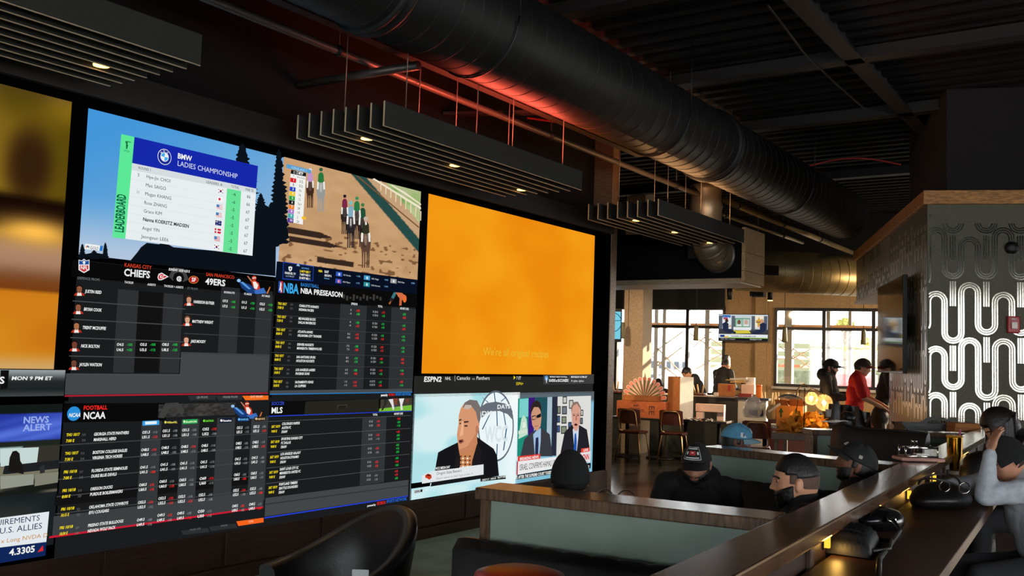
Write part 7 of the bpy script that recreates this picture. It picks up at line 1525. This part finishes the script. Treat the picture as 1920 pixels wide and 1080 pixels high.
def hand(mb, w_, d, up, s, curl=0.5, side=1):
    """wrist, direction of the fingers, back-of-hand normal; side +1 thumb towards cross(d, up)"""
    w_ = V(*w_); d = unit(d); up = unit(V(*up)-d*(V(*up)@d)); lt = np.cross(d, up)*side
    mb.ell(w_+d*0.045*s, (0.048*s, 0.040*s, 0.017*s), 14, 10, np.array([d, lt, up]).T)
    for k, (o, L) in enumerate(((0.031, 0.066), (0.011, 0.076), (-0.010, 0.070), (-0.030, 0.054))):
        p = w_+d*0.082*s+lt*o*s; dd = unit(d+lt*o*4.0); pts = [p-dd*0.02*s]; a = curl*0.35
        for j, f_ in enumerate((0.45, 0.3, 0.25)):
            pts.append(pts[-1]+(dd*math.cos(a)-up*math.sin(a))*(L*f_*s+(0.02*s if j == 0 else 0))); a += curl*0.6
        mb.tube(pts, [0.0092*s, 0.0088*s, 0.008*s, 0.0065*s], 10); mb.ell(pts[-1], (0.0065*s,)*3, 8, 6)
    p = w_+d*0.025*s+lt*0.034*s; q = p+(d*0.75+lt*0.75-up*0.2)*0.034*s; e = q+(d*1.0+lt*0.15-up*0.3*curl)*0.032*s; mb.tube([p, q, e], [0.012*s, 0.0105*s, 0.008*s], 10); mb.ell(e, (0.008*s,)*3, 8, 6)
SKIN = {}
def skinmat(nm, c): return mat('skin_'+nm, c, 0.5, noise=0.06, nscale=30, spec=0.4)
m_hair = mat('black_hair', (22, 19, 18), 0.5, noise=0.3, nscale=60, bump=0.4, bscale=90, stretch=(1, 1, 0.3))
m_brown_hair = mat('dark_brown_hair', (48, 33, 25), 0.45, noise=0.3, nscale=60, bump=0.4, bscale=90, stretch=(1, 1, 0.3))
def person(lbl, H, heading, skin=('tan', (176, 122, 92)), sit=True, hip=0.62, lean=0.0, yaw=0, pitch=0, roll=0, s=1.0, top=('black_hoodie', (20, 20, 21)), nm='hoodie', hood=False, short=False, arms=None, hair=None, hairm=None, beard=0, cap=None, legs=None, vox=0.007, trousers=(30, 30, 34), group=None, handpose=None, wide=1.0):
    H = np.asarray(H, float); hr = math.radians(heading); RZ = rotm('z', hr); RH = rotm('z', hr+math.radians(yaw))@rotm('y', math.radians(pitch))@rotm('x', math.radians(roll))
    hipw = H-RZ@V(lean, 0, 0)*1.0; hipw[2] = H[2]-hip*s
    t = thing('person', lbl, 'person', (hipw[0], hipw[1], 0), group)
    W_ = lambda p: hipw+RZ@(V(*p)*s)                     # local: x forward, y left, z up from the hip centre
    hl = RZ.T@(H-hipw)/s                                 # head centre in the local frame
    up = unit(V(hl[0], 0, hl[2]-0.05)); chest = up*(np.linalg.norm(hl)*0.52); neck = hl-V(0.012, 0, 0.0)-RZ.T@RH@V(0.02, 0, 0.085); shz = neck-up*0.055
    sh = {k: shz+V(0, 0.185*k*wide, -0.01) for k in (1, -1)}
    if arms is None: arms = {1: ((0.03, 0.25, -0.26), (0.26, 0.12, -0.30)), -1: ((0.03, -0.25, -0.26), (0.26, -0.12, -0.30))}   # elbow, wrist relative to the shoulder middle
    el = {k: shz+V(*arms[k][0]) for k in arms}; wr = {k: shz+V(*arms[k][1]) for k in arms}
    fz = hipw[2]/s
    if legs is None:
        legs = {k: ((0.42, 0.11*k, -0.02), (0.44, 0.12*k, -fz+0.09)) if sit else ((0.03, 0.10*k, -fz*0.48), (-0.01, 0.11*k, -fz+0.09)) for k in (1, -1)}
    # ---------- body (skin): one continuous surface
    b = MB(); hb2 = MB()
    def fn(q): return q
    nu, nv = 72, 56; rows = []
    for i in range(1, nv): rows.append([H+RH@(hd(360*j/nu-180, 90-180*i/nv)*head_r(360*j/nu-180 if j <= nu/2 else 360*j/nu-180, 90-180*i/nv))*s for j in range(nu)])
    tp = b.add([H+RH@V(0, 0, head_r(0, 90))*s]); bt = b.add([H-RH@V(0, 0, head_r(0, -90))*s]); ri = [b.add(r) for r in rows]
    for j in range(nu): q = (j+1) % nu; b.face((tp, ri[0]+j, ri[0]+q)); b.face((bt, ri[-1]+q, ri[-1]+j))
    for i in range(nv-2):
        for j in range(nu): q = (j+1) % nu; b.face((ri[i]+j, ri[i+1]+j, ri[i+1]+q, ri[i]+q))
    for k in (1, -1): b.ell(H+RH@(V(-0.012, 0.079*k, -0.004)*s), (0.017*s, 0.009*s, 0.031*s), 12, 10, RH@rotm('z', 0.35*k)@rotm('y', -0.2)); b.ell(H+RH@(V(-0.006, 0.086*k, 0.008)*s), (0.008*s, 0.006*s, 0.014*s), 8, 6, RH)
    cap_(b, W_(neck-up*0.03), H+RH@(V(-0.022, 0, -0.06)*s), 0.060*s, 0.054*s)
    def torso(mb, g):
        for f_, rx, ry in ((0.0, 0.115, 0.165*wide), (0.33, 0.105, 0.150*wide), (0.62, 0.115, 0.170*wide), (0.86, 0.10, 0.165*wide)): mb.ell(W_(shz*f_+V(0, 0, 0.0)), ((rx+g)*s, (ry+g)*s, (0.16+g)*s), 20, 12, RZ)
        cap_(mb, W_(sh[1]+V(0, -0.03, 0)), W_(sh[-1]+V(0, 0.03, 0)), (0.062+g)*s, (0.062+g)*s); cap_(mb, W_(shz+up*0.0), W_(neck+up*0.01), (0.075+g)*s, (0.055+g)*s)
    torso(b, -0.012)
    for k in arms:
        cap_(b, W_(sh[k]), W_(el[k]), 0.046*s, 0.037*s); cap_(b, W_(el[k]), W_(wr[k]), 0.038*s, 0.026*s)
        hp = (handpose or {}).get(k); dv = wr[k]-el[k]
        hand(b, W_(wr[k]), RZ@(V(*hp[0]) if hp else dv), RZ@(V(*hp[1]) if hp else V(0, 0, 1)), s, hp[2] if hp else 0.7, -k)
    for k in legs:
        kn, ft = V(*legs[k][0]), V(*legs[k][1]); cap_(b, W_((0, 0.09*k, 0)), W_(kn), 0.075*s, 0.052*s); cap_(b, W_(kn), W_(ft), 0.052*s, 0.035*s)
    remesh(b, 'body', skinmat(*skin), t, vox)
    # ---------- clothing
    b = MB(); torso(b, 0.012)
    for k in arms:
        cap_(b, W_(sh[k]), W_(el[k]), 0.068*s, 0.056*s)
        if short: cap_(b, W_(sh[k]), W_(sh[k]+(el[k]-sh[k])*0.75), 0.07*s, 0.068*s)
        else: cap_(b, W_(el[k]), W_(wr[k]-(wr[k]-el[k])*0.06), 0.058*s, 0.042*s)
    if short:
        b = MB(); torso(b, 0.012)
        for k in arms: cap_(b, W_(sh[k]), W_(sh[k]+(el[k]-sh[k])*0.8), 0.07*s, 0.07*s)
    if hood: b.ell(W_(neck+V(-0.075, 0, -0.01)), (0.075*s, 0.12*s, 0.085*s), 18, 12, RZ); b.tube([W_(neck+V(0.085*math.cos(a)-0.01, 0.10*math.sin(a), 0.0-0.035*math.cos(a))) for a in [2*math.pi*j/20 for j in range(20)]], 0.028*s, 10, closed=True)
    remesh(b, nm, mat(top[0], top[1], 0.85, noise=0.12, nscale=30, bump=0.1, bscale=200), t, max(0.009, vox), 0.011, seed=int(abs(H[0]*100)))
    b = MB()
    b.ell(W_((0, 0, -0.02)), (0.125*s, 0.175*s, 0.12*s), 18, 12, RZ)
    for k in legs: kn, ft = V(*legs[k][0]), V(*legs[k][1]); cap_(b, W_((0, 0.09*k, 0)), W_(kn), 0.093*s, 0.07*s); cap_(b, W_(kn), W_(ft+V(0, 0, 0.0)), 0.07*s, 0.052*s)
    remesh(b, 'trousers', mat('dark_denim' if trousers == (30, 30, 34) else 'trousers_cloth', trousers, 0.85), t, 0.014, 0.008)
    for k in legs:
        ft = V(*legs[k][1]); b = MB(); b.ell(W_(ft+V(0.06, 0, -0.045)), (0.135*s, 0.048*s, 0.045*s), 16, 10, RZ); part('shoe', b, m_black, t)
    # ---------- head dressing
    HW = lambda az, e_, ex=0.0: H+RH@(hd(az, e_)*(head_r(az, e_)+ex))*s
    def patch(name, m, thick, az0=-180, az1=180, e0=-80, e1=89.9, na=64, ne=40, jit=0.0):
        mb = MB(); mb.smooth = True; A = np.linspace(az0, az1, na+1); E = np.linspace(e0, e1, ne+1); Tk = np.array([[thick(a, e_) for e_ in E] for a in A]); rs_ = np.random.RandomState(1)
        P = [[HW(a, e_, (max(Tk[i, j], -0.006))*(1+jit*rs_.uniform(-1, 1))) for j, e_ in enumerate(E)] for i, a in enumerate(A)]; ix = mb.add([p for r in P for p in r])
        for i in range(na):
            for j in range(ne):
                if max(Tk[i, j], Tk[i+1, j], Tk[i, j+1], Tk[i+1, j+1]) > 0: q = ix+i*(ne+1)+j; mb.face((q, q+ne+1, q+ne+2, q+1))
        return part(name, mb, m, t)
    hm = hairm or m_hair
    for k in (1, -1):
        b = MB(); b.ell(HW(20*k, 4, -0.004), (0.008*s, 0.013*s, 0.010*s), 12, 8, RH); part('eye', b, mat('eye_white', (196, 186, 176), 0.3), t)
        e_ = bpy.data.objects[t.children[-1].name]; b = MB(); b.ell(HW(20*k, 3.5, 0.003), (0.003*s, 0.0055*s, 0.0055*s), 10, 6, RH); part('iris', b, mat('dark_iris', (34, 24, 20), 0.2), e_)
        P = [[HW(k*a, 4.6+6.5*f_+ (2 if 14 < a < 26 else 0), 0.0045) for f_ in (0, 0.5, 1)] for a in (11, 16, 21, 26, 31)]
        b = MB(); b.slab(P if k > 0 else P[::-1], 0.004*s); part('eyelid', b, skinmat(*skin), t)
        P = [[HW(k*a, e0+de, 0.0035) for de in (0, 2, 4.5)] for a, e0 in ((8, 12.5), (14, 14), (22, 15), (30, 14), (37, 11.5))]
        b = MB(); b.slab(P if k > 0 else P[::-1], 0.004*s); part('eyebrow', b, hm, t)
    P = [[HW(a, -32.3+dv*(1-abs(a)/19)**0.6 if abs(a) < 19 else -32.3, 0.0012) for dv in (-7.0, -3.5, -0.7, 0.7, 3.0, 5.5)] for a in np.linspace(-18.5, 18.5, 13)]
    b = MB(); b.grid(P); part('lips', b, mat('lips_'+skin[0], mixc(skin[1], (150, 60, 56), 0.4), 0.4), t)
    if hair == 'crop': patch('hair', hm, lambda a, e_: 0.013*sst(0, 9, e_-(30-0.0*abs(a) if abs(a) < 55 else (24 if abs(a) < 95 else 14)))+0.004*sst(30, 70, e_)-0.004, jit=0.1); patch('faded_sides', mat('short_fade_hair', mixc(skin[1], (20, 18, 18), 0.62), 0.8, noise=0.2, nscale=90), lambda a, e_: 0.0035*sst(0, 8, abs(a)-66)*sst(0, 8, e_-(-2 if abs(a) < 105 else -16))*sst(0, 5, 46-e_)-0.001)
    elif hair == 'short': patch('hair', hm, lambda a, e_: 0.013*sst(0, 10, e_-(32 if abs(a) < 50 else (8 if abs(a) < 80 else (-4 if abs(a) < 100 else -26))))-0.003, jit=0.12)
    elif hair == 'under': patch('hair', hm, lambda a, e_: 0.008*sst(0, 10, e_-(60 if abs(a) < 70 else (-12 if abs(a) < 90 else -34)))-0.002, jit=0.12)
    elif hair == 'mohawk':
        patch('hair', hm, lambda a, e_: 0.004*sst(0, 8, e_-(36 if abs(a) < 60 else -10))-0.001+(0.085*gs(math.cos(math.radians(e_))*math.sin(math.radians(a)), 0, 0.2)*sst(30, 88, e_ if abs(a) < 90 else 30+0.66*e_)), jit=0.08)
    elif hair in ('long', 'long_fwd'):
        patch('hair', hm, lambda a, e_: 0.022*sst(0, 12, e_-(30 if abs(a) < 38 else (-50 if abs(a) > 58 else -10)))-0.002, jit=0.05)
        P = []
        for i in range(33):
            a = math.radians((34 if hair == 'long_fwd' else 50)+(292 if hair == 'long_fwd' else 260)*i/32); r = 0.104+0.010*math.sin(i*2.1); row = []
            for j, z in enumerate((0.02, -0.05, -0.12, -0.2, -0.28)): row.append(H+RH@(V(math.cos(a)*(r+0.004*j)-0.006, math.sin(a)*(r*0.92+0.006*j), z*0.6+0.003*math.sin(i*3)))*s+V(0, 0, z*0.9*s)+(RZ@V(0.05*j*0.5, 0, 0)*s if hair == 'long_fwd' else 0))
            P.append(row)
        b = MB(); b.slab(P, 0.012*s); part('hair_lengths', b, hm, t)
    elif hair == 'hooded':
        patch('hair', hm, lambda a, e_: 0.007*sst(0, 10, e_-(60 if abs(a) < 78 else (-6 if abs(a) < 95 else -36)))-0.002, jit=0.12)
        patch('beanie', mat('black_knit', (16, 16, 17), 0.95, noise=0.2, nscale=90, bump=0.3, bscale=160), lambda a, e_: 0.016*sst(0, 6, e_-(24 if abs(a) < 40 else (-2 if abs(a) < 90 else -20)))-0.002)
    if beard: patch('beard', hm, lambda a, e_: beard*sst(0, 9, 82-abs(a))*(sst(0, 7, -34-e_+0.0*a) if abs(a) < 17 else sst(0, 8, -(22-0.32*max(0, abs(a)-17))-e_))*sst(0, 6, e_+74)-0.002+0.005*gs(abs(a), 12, 8)*gs(e_, -24.5, 2.6), -95, 95, -80, 0, 56, 40, jit=0.15)
    if cap:
        cc, bc, up_, back = cap['crown'], cap.get('brim', cap['crown']), cap.get('tilt', 0), cap.get('back', False); flip = 180 if back else 0
        mc = mat('cap_%s' % cap['name'], cc, 0.8, noise=0.1, nscale=40, bump=0.08, bscale=200); mbm = mat('cap_brim_%s' % cap['name'], bc, 0.8)
        def thick(a, e_):
            aa = abs((a-flip+180) % 360-180); lim = 24-0.10*aa+up_*math.cos(math.radians(aa)); return (0.016+0.012*gs(aa, 0, 60)*gs(e_, 45, 26)+0.003*math.cos(math.radians(aa*6)) * gs(e_, 88, 40))*sst(0, 4, e_-lim)-0.002
        cr = patch('cap_crown', mc, thick, -180, 180, -5, 89.9, 72, 48)
        b = MB(); b.ell(HW(0, 89.9, 0.017), (0.008*s, 0.008*s, 0.005*s), 12, 8); part('cap_button', b, mc, cr)
        P = []
        for i in range(17):
            a = -62+124*i/16; row = []
            for j in range(7):
                f_ = j/6; base = HW(a+flip, 24+up_*0.9-0.10*abs(a), 0.014); fw = RH@V(-1 if back else 1, 0, 0); reach = 0.072*math.cos(math.radians(a*1.35))**0.8*f_; row.append(base+fw*reach*s-RH@V(0, 0, 1)*(0.012*f_+0.020*(abs(a)/62)**2*f_)*s+RH@V(0, 0, cap.get('lift', 0.0)*f_)*s)
            P.append(row)
        b = MB(); b.slab(P, 0.004*s); part('cap_brim', b, mbm, t)
    return t, (lambda az, e_, ex: HW(az, e_, ex)), (lambda p: W_(p)), shz, neck

def decal(t, name, HW, az0, az1, e0, e1, ex, m, n=8):
    b = MB(); b.grid([[HW(az0+(az1-az0)*i/n, e0+(e1-e0)*j/n, ex) for j in range(n+1)] for i in range(n+1)]); return part(name, b, m, t)
W_ON = mat('white_embroidery', (225, 225, 222), 0.7)

# in the booths
t, HW, W_, *_ = person('bearded man in black hoodie and black patch cap looking down in the booth', dep(1306, 871, 5.62), -74, ('light_tan', (190, 134, 106)), pitch=17, yaw=-4, lean=0.12, hip=0.60, hood=True, beard=0.012, cap=dict(name='black', crown=(18, 18, 19)), hair='under', vox=0.0065)
decal(t, 'cap_patch', HW, -30, 28, 33, 66, 0.0295, W_ON); decal(t, 'cap_patch', HW, -28.3, 26.3, 34.4, 64.6, 0.0302, mat('patch_black', (24, 24, 26), 0.8))
decal(t, 'cap_patch', HW, -12, 10, 44.5, 55, 0.0309, mat('patch_red', (190, 40, 44), 0.7)); decal(t, 'cap_patch', HW, -5, 3, 49.4, 51.6, 0.0315, W_ON)
for e_ in (36.8, 59.6): decal(t, 'cap_patch', HW, -23, 21, e_, e_+2.6, 0.0309, W_ON)
for a in (-23, 16): decal(t, 'cap_patch', HW, a, a+6, 46, 53, 0.0309, W_ON)
person('man with black faded haircut and full beard seen in profile behind the rail', dep(1492, 905, 4.32), 200, ('warm_tan', (196, 140, 108)), pitch=2, lean=0.02, hip=0.62, top=('black_tee', (22, 22, 24)), nm='shirt', hair='crop', beard=0.016, vox=0.0055)
t, HW, W_, *_ = person('man in black cap tilted up, looking left from the booth corner by the rail', dep(1604, 873, 5.35), 199, ('deep_brown', (118, 76, 56)), pitch=-20, lean=0.0, hip=0.62, top=('black_tee', (22, 22, 24)), nm='shirt', cap=dict(name='black', crown=(18, 18, 19), lift=0.012), hair='under', beard=0.0028, vox=0.006)
decal(t, 'cap_emblem', HW, 84, 97, 30, 40, 0.0175, mat('silver_thread', (176, 172, 158), 0.5)); decal(t, 'cap_emblem', HW, -16, 22, 42, 52, 0.0298, W_ON)
t, HW, W_, *_ = person('man in pale blue cap facing right behind the second partition', dep(1380, 828, 6.95), 24, ('dark_brown', (110, 74, 56)), pitch=10, lean=0.05, hip=0.62, cap=dict(name='pale_blue', crown=(84, 148, 178), brim=(128, 164, 176)), hair='under', top=('black_tee', (22, 22, 24)), nm='shirt', vox=0.008)
decal(t, 'cap_emblem', HW, -78, -50, 26, 44, 0.0185, W_ON); decal(t, 'cap_emblem', HW, -66, -60, 29, 41, 0.0192, mat('navy_thread', (40, 60, 110), 0.7)); decal(t, 'cap_emblem', HW, -24, 6, 40, 56, 0.0298, mat('cap_white_mark', (196, 214, 222), 0.7))
person('person in black beanie seen from behind over the nearest partition', dep(1069, 897, 4.42), 124, ('tan', (176, 122, 92)), pitch=6, lean=0.04, hip=0.62, hair='hooded', vox=0.009, top=('black_tee', (22, 22, 24)), nm='shirt')
# standing by the right back window
fold = {1: ((0.05, 0.24, -0.27), (0.25, 0.05, -0.24)), -1: ((0.05, -0.24, -0.27), (0.25, -0.04, -0.27))}
person('bearded man in black hooded top and dark cap standing at the window', dep(1557, 690, 13.6), 9, ('warm_tan', (196, 140, 108)), sit=False, hip=0.74, pitch=6, arms=fold, hood=True, beard=0.011, cap=dict(name='charcoal', crown=(30, 29, 28)), hair='under', vox=0.009, lean=-0.02)
reach = {1: ((0.10, 0.22, -0.26), (0.32, 0.14, -0.36)), -1: ((0.08, -0.23, -0.27), (0.30, -0.16, -0.38))}
person('man in red t-shirt and dark cap with red brim standing at the window', dep(1617, 690, 13.1), 13, ('fair', (214, 160, 126)), sit=False, hip=0.72, pitch=8, lean=0.12, arms=reach, short=True, top=('red_tee', (196, 22, 26)), nm='t_shirt', cap=dict(name='charcoal_red', crown=(44, 34, 32), brim=(120, 28, 26)), hair='short', vox=0.009)
person('man in black jacket half hidden behind the glossy television', dep(1675, 687, 13.75), 14, ('tan', (176, 122, 92)), sit=False, hip=0.74, pitch=14, lean=0.18, cap=dict(name='black', crown=(18, 18, 19)), hair='short', vox=0.011, wide=1.1, hood=False, nm='jacket', top=('black_jacket', (22, 22, 23)))
# behind the half wall
bend = {1: ((0.10, 0.22, -0.22), (0.28, 0.1, -0.30)), -1: ((0.10, -0.22, -0.22), (0.28, -0.1, -0.30))}
person('dark-haired man in dark shirt bent forward behind the tall carton', dep(1289, 700, 18.6), 216, ('fair', (214, 160, 126)), sit=True, hip=0.55, pitch=38, lean=0.34, arms=bend, hair='short', top=('dark_navy_shirt', (32, 34, 38)), nm='shirt', vox=0.011)
person('man with mohawk haircut in black sweater seen from behind at the window', dep(1361, 685, 18.6), 62, ('tan', (176, 122, 92)), sit=True, hip=0.62, pitch=12, lean=0.16, hair='mohawk', top=('black_sweater', (34, 33, 34)), nm='sweater', vox=0.011, wide=1.15)
person('person with long brown hair half hidden by the paper fan', dep(1234, 722, 19.1), -60, ('fair', (214, 160, 126)), sit=True, hip=0.6, pitch=24, lean=0.1, hair='long', hairm=m_brown_hair, top=('dark_navy_shirt', (32, 34, 38)), nm='shirt', vox=0.011)
# at the bar counter
hp = {-1: ((-0.25, 0.1, 1.0), (0.9, -0.2, 0.3), 0.5)}
ga = {1: ((0.10, 0.23, -0.26), (0.30, 0.06, -0.22)), -1: ((0.20, -0.16, -0.17), (0.19, -0.055, 0.085))}
ga = {1: ((0.27, 0.13, -0.06), (0.21, 0.06, 0.15)), -1: ((0.20, -0.20, -0.05), (0.40, -0.04, -0.04))}
hp = {1: ((-0.30, -0.10, 0.95), (0.95, 0.0, 0.3), 0.45)}
t, HW, W_, shz, neck = person('person in pale grey sweatshirt and dark cap resting head on hand at the bar', dep(1886, 862, 5.05), 214, ('light_tan', (190, 134, 106)), sit=True, hip=0.56, pitch=34, lean=0.22, arms=ga, handpose=hp, top=('pale_grey_sweatshirt', (178, 184, 190)), nm='sweatshirt', hair='hooded', hairm=m_brown_hair, vox=0.006, wide=1.05)
b = MB(); g = HW(180, 8, 0.02); b.tube([g, g+V(0.05, 0.02, -0.01), g+V(0.08, 0.03, -0.06), g+V(0.09, 0.03, -0.14)], [0.014, 0.026, 0.026, 0.008], 12); part('ponytail', b, m_brown_hair, t)
person('person with long dark hair leaning over the bar behind the grey sweatshirt', dep(1876, 800, 6.25), 205, ('fair', (214, 160, 126)), sit=True, hip=0.58, pitch=40, lean=0.26, hair='long_fwd', hairm=mat('near_black_hair', (30, 23, 21), 0.42, noise=0.3, nscale=60, bump=0.4, bscale=90), top=('black_tee', (22, 22, 24)), nm='shirt', vox=0.008)
for k, (D_, px, lbl) in enumerate(((5.05, 1886, 'black bar stool under the person in pale grey sweatshirt'), (6.25, 1876, 'black bar stool under the person with long dark hair'))):
    H = dep(px, (862, 800)[k], D_); a = math.radians((214, 205)[k]); ln = (0.22, 0.26)[k]; hz = H[2]-(0.56, 0.58)[k]; c = H-V(math.cos(a), math.sin(a), 0)*(ln+0.02); sz = hz-0.14
    t = thing('bar_stool', lbl, 'stool', (c[0], c[1], 0)); b = MB(); b.lathe([(0.02, sz-0.06), (0.18, sz-0.06), (0.19, sz-0.02), (0.17, sz), (0.02, sz)], (c[0], c[1], 0), 28); part('seat', b, m_leather, t)
    b = MB(); b.cyl((c[0], c[1], 0.02), (c[0], c[1], sz-0.06), 0.03, 12); part('pedestal', b, m_black, t); b = MB(); b.lathe([(0.22, 0), (0.22, 0.015), (0.03, 0.04)], (c[0], c[1], 0), 28); part('base', b, m_black, t)
# ================================================================ OUTSIDE THE BACK WINDOWS
m_bld = mat('pale_render', (150, 150, 150), 0.9, noise=0.05)
m_ground = mat('pale_concrete_ground', (150, 148, 138), 0.9, noise=0.15)
b = MB(); b.box(-60, 60, 21.7, 110, -0.12, -0.02); struct('ground_outside', b, m_ground)
def outp(px, py, D_): return dep(px, py, D_)
def block(nm, lbl, x0, x1, ytop, D_, th, m, zb=-0.02):
    a, c = outp(x0, 650, D_), outp(x1, 650, D_); zt_ = outp((x0+x1)/2, ytop, D_)[2]; mid = (a+c)/2-BN*th/2; w_ = np.linalg.norm((c-a)[:2])
    t = thing(nm, lbl, 'building', (mid[0], mid[1], zb)); b = MB(); b.obox((mid[0], mid[1], (zb+zt_)/2), (w_, th, zt_-zb), BU, -BN); part('walls', b, m, t); return t, a, c, zt_
t, a, c, zt_ = block('apartment_building', 'pale apartment building far outside the left back window', 1215, 1355, 664, 75, 8, m_bld)
for r in range(3):
    for k in range(9):
        f_ = (k+0.5)/9; p = a+(c-a)*f_; b = MB(); z = zt_-0.9-r*1.05; b.obox((p[0]+BN[0]*0.06, p[1]+BN[1]*0.06, z), (0.35, 0.1, 0.55), BU, -BN); part('window', b, mat('dark_window', (50, 56, 64), 0.3), t)
# white canopy / tents
for k, (x0, x1, yt, D_, lbl) in enumerate(((1222, 1300, 697, 30, 'white tent roof outside behind the bent-over man'), (1296, 1356, 692, 33, 'white tent roof outside behind the mohawk man'))):
    a, c = outp(x0, yt+12, D_), outp(x1, yt+8, D_); m_ = (a+c)/2; b = MB(); b.mat(mat('white_canvas', (236, 234, 228), 0.85)); ap = m_+V(0, 1.2, 0.35)
    for s_ in ((a, c), (c, c+V(0, 2.4, 0)), (c+V(0, 2.4, 0), a+V(0, 2.4, 0)), (a+V(0, 2.4, 0), a)): b.poly([s_[0], s_[1], ap])
    for q in (a, c, a+V(0, 2.4, 0), c+V(0, 2.4, 0)): b.cyl((q[0], q[1], -0.02), q, 0.03, 8)
    for s_ in ((a, c), (c, c+V(0, 2.4, 0)), (a, a+V(0, 2.4, 0))): b.quad(V(s_[0][0], s_[0][1], 0.2), V(s_[1][0], s_[1][1], 0.2), s_[1], s_[0])
    tag(part('tent', b, None, None), lbl, 'tent')
# steel patio frame: posts and crossing tie rods just outside the glass
m_post = mat('grey_green_post', (128, 130, 124), 0.6)
def op(px, py, D_=22.5): return onp(px, py, BF.o-BF.n*3.0, BF.n)
for k, (px, lbl) in enumerate(((1231, 'patio post seen left in the left back window'), (1246, 'second patio post in the left back window'), (1327, 'patio post right of the main mullion in the left back window'), (1480, 'grey patio post at the left of the right back window'), (1552, 'grey patio post beside the mullion of the right back window'), (1594, 'slim patio post above the man in red'))):
    p = op(px, 650); w_ = (0.10, 0.09, 0.12, 0.17, 0.14, 0.07)[k]; b = MB(); b.box(p[0]-w_/2, p[0]+w_/2, p[1]-w_/2, p[1]+w_/2, -0.02, 5.0); tag(part('patio_post', b, m_post, None), lbl, 'post', 'patio posts outside the back windows')
b = MB(); a, c = op(1140, 608), op(1700, 612); z = 2.62; b.obox(((a[0]+c[0])/2, (a[1]+c[1])/2, z), (np.linalg.norm((c-a)[:2]), 0.1, 0.12), BU, -BN); tag(part('patio_beam', b, mat('tan_timber', (190, 150, 110), 0.7), None), 'level tan patio beam outside, just above the window transoms', 'beam')
m_rod = mat('pale_steel_rod', (246, 242, 232), 0.5)
for k, (x0, y0, x1, y1) in enumerate(((1222, 664, 1280, 622), (1228, 648, 1282, 704), (1220, 696, 1280, 650), (1222, 668, 1284, 718), (1292, 624, 1352, 664), (1300, 650, 1334, 622), (1320, 628, 1354, 648), (1304, 692, 1354, 664), (1458, 634, 1540, 690), (1462, 686, 1562, 632), (1462, 650, 1530, 696), (1500, 690, 1590, 634), (1570, 628, 1634, 684), (1596, 632, 1662, 684), (1590, 716, 1640, 680))):
    p, q = op(x0, y0), op(x1, y1); b = MB(); b.cyl(p, q, 0.018 if k != 14 else 0.04, 6)
    w_ = 'left' if x0 < 1400 else 'right'; tag(part('tie_rod', b, m_rod, None), 'thin crossing tie rod outside the %s back window' % w_, 'rod', 'crossing tie rods outside the %s back window' % w_)
# fence, orange-red barrier, bushes, car park strip
p0, p1 = outp(1452, 668, 42), outp(1690, 668, 42)
t = thing('slatted_fence', 'pale slatted fence far outside the right back window', 'fence', (p0+p1)/2); c = (p0+p1)/2; w_ = np.linalg.norm((p1-p0)[:2])+6
for k in range(5):
    b = MB(); z = p0[2]+0.5-k*0.36; b.obox((c[0], c[1], z), (w_, 0.08, 0.24), BU, -BN); part('rail', b, mat('olive_slat', (104, 104, 76), 0.8), t)
t, *_ = block('orange_shed', 'low orange-red shed far outside at the left of the right window', 1456, 1500, 672, 48, 4, mat('orange_red_paint', (170, 70, 36), 0.8))
t, *_ = block('red_barrier', 'low red barrier outside behind the man in red', 1568, 1640, 702, 32, 1, mat('red_barrier_paint', (170, 40, 30), 0.8))
t, *_ = block('grey_kerb', 'long grey-green hedge bank outside below the fence', 1450, 1700, 697, 36, 3, mat('grey_green_bank', (84, 88, 66), 0.9, noise=0.3))
rsb = random.Random(6)
for k, (px, py, r_, D_, lbl) in enumerate(((1625, 664, 0.75, 40, 'yellow-green bush outside above the man in red'), (1652, 660, 0.7, 44, 'yellow-green bush outside beside the glossy television'), (1585, 609, 0.32, 44, 'small treetop outside under the transom'))):
    c = outp(px, py, D_); t = thing('bush', lbl, 'bush', (c[0], c[1], -0.02)); b = MB()
    for j in range(420):
        d_ = V(rsb.gauss(0, 1), rsb.gauss(0, 1), rsb.gauss(0, 1)); d_ = unit(d_)*r_*(0.55+0.5*rsb.random()); q = c+d_*V(1.2, 0.8, 0.9); e1_ = unit(V(rsb.gauss(0, 1), rsb.gauss(0, 1), rsb.gauss(0, 1))); e2_ = unit(np.cross(e1_, V(0.3, 0.5, 0.8)))
        b.quad(q-e1_*0.09-e2_*0.05, q+e1_*0.09-e2_*0.05, q+e1_*0.09+e2_*0.05, q-e1_*0.09+e2_*0.05)
    part('foliage', b, mat('yellow_green_leaf', (172, 168, 92), 0.8, noise=0.3), t); b = MB(); b.cyl((c[0], c[1], -0.02), c, 0.12, 8); part('trunk', b, mat('bark', (90, 70, 52), 0.9), t)
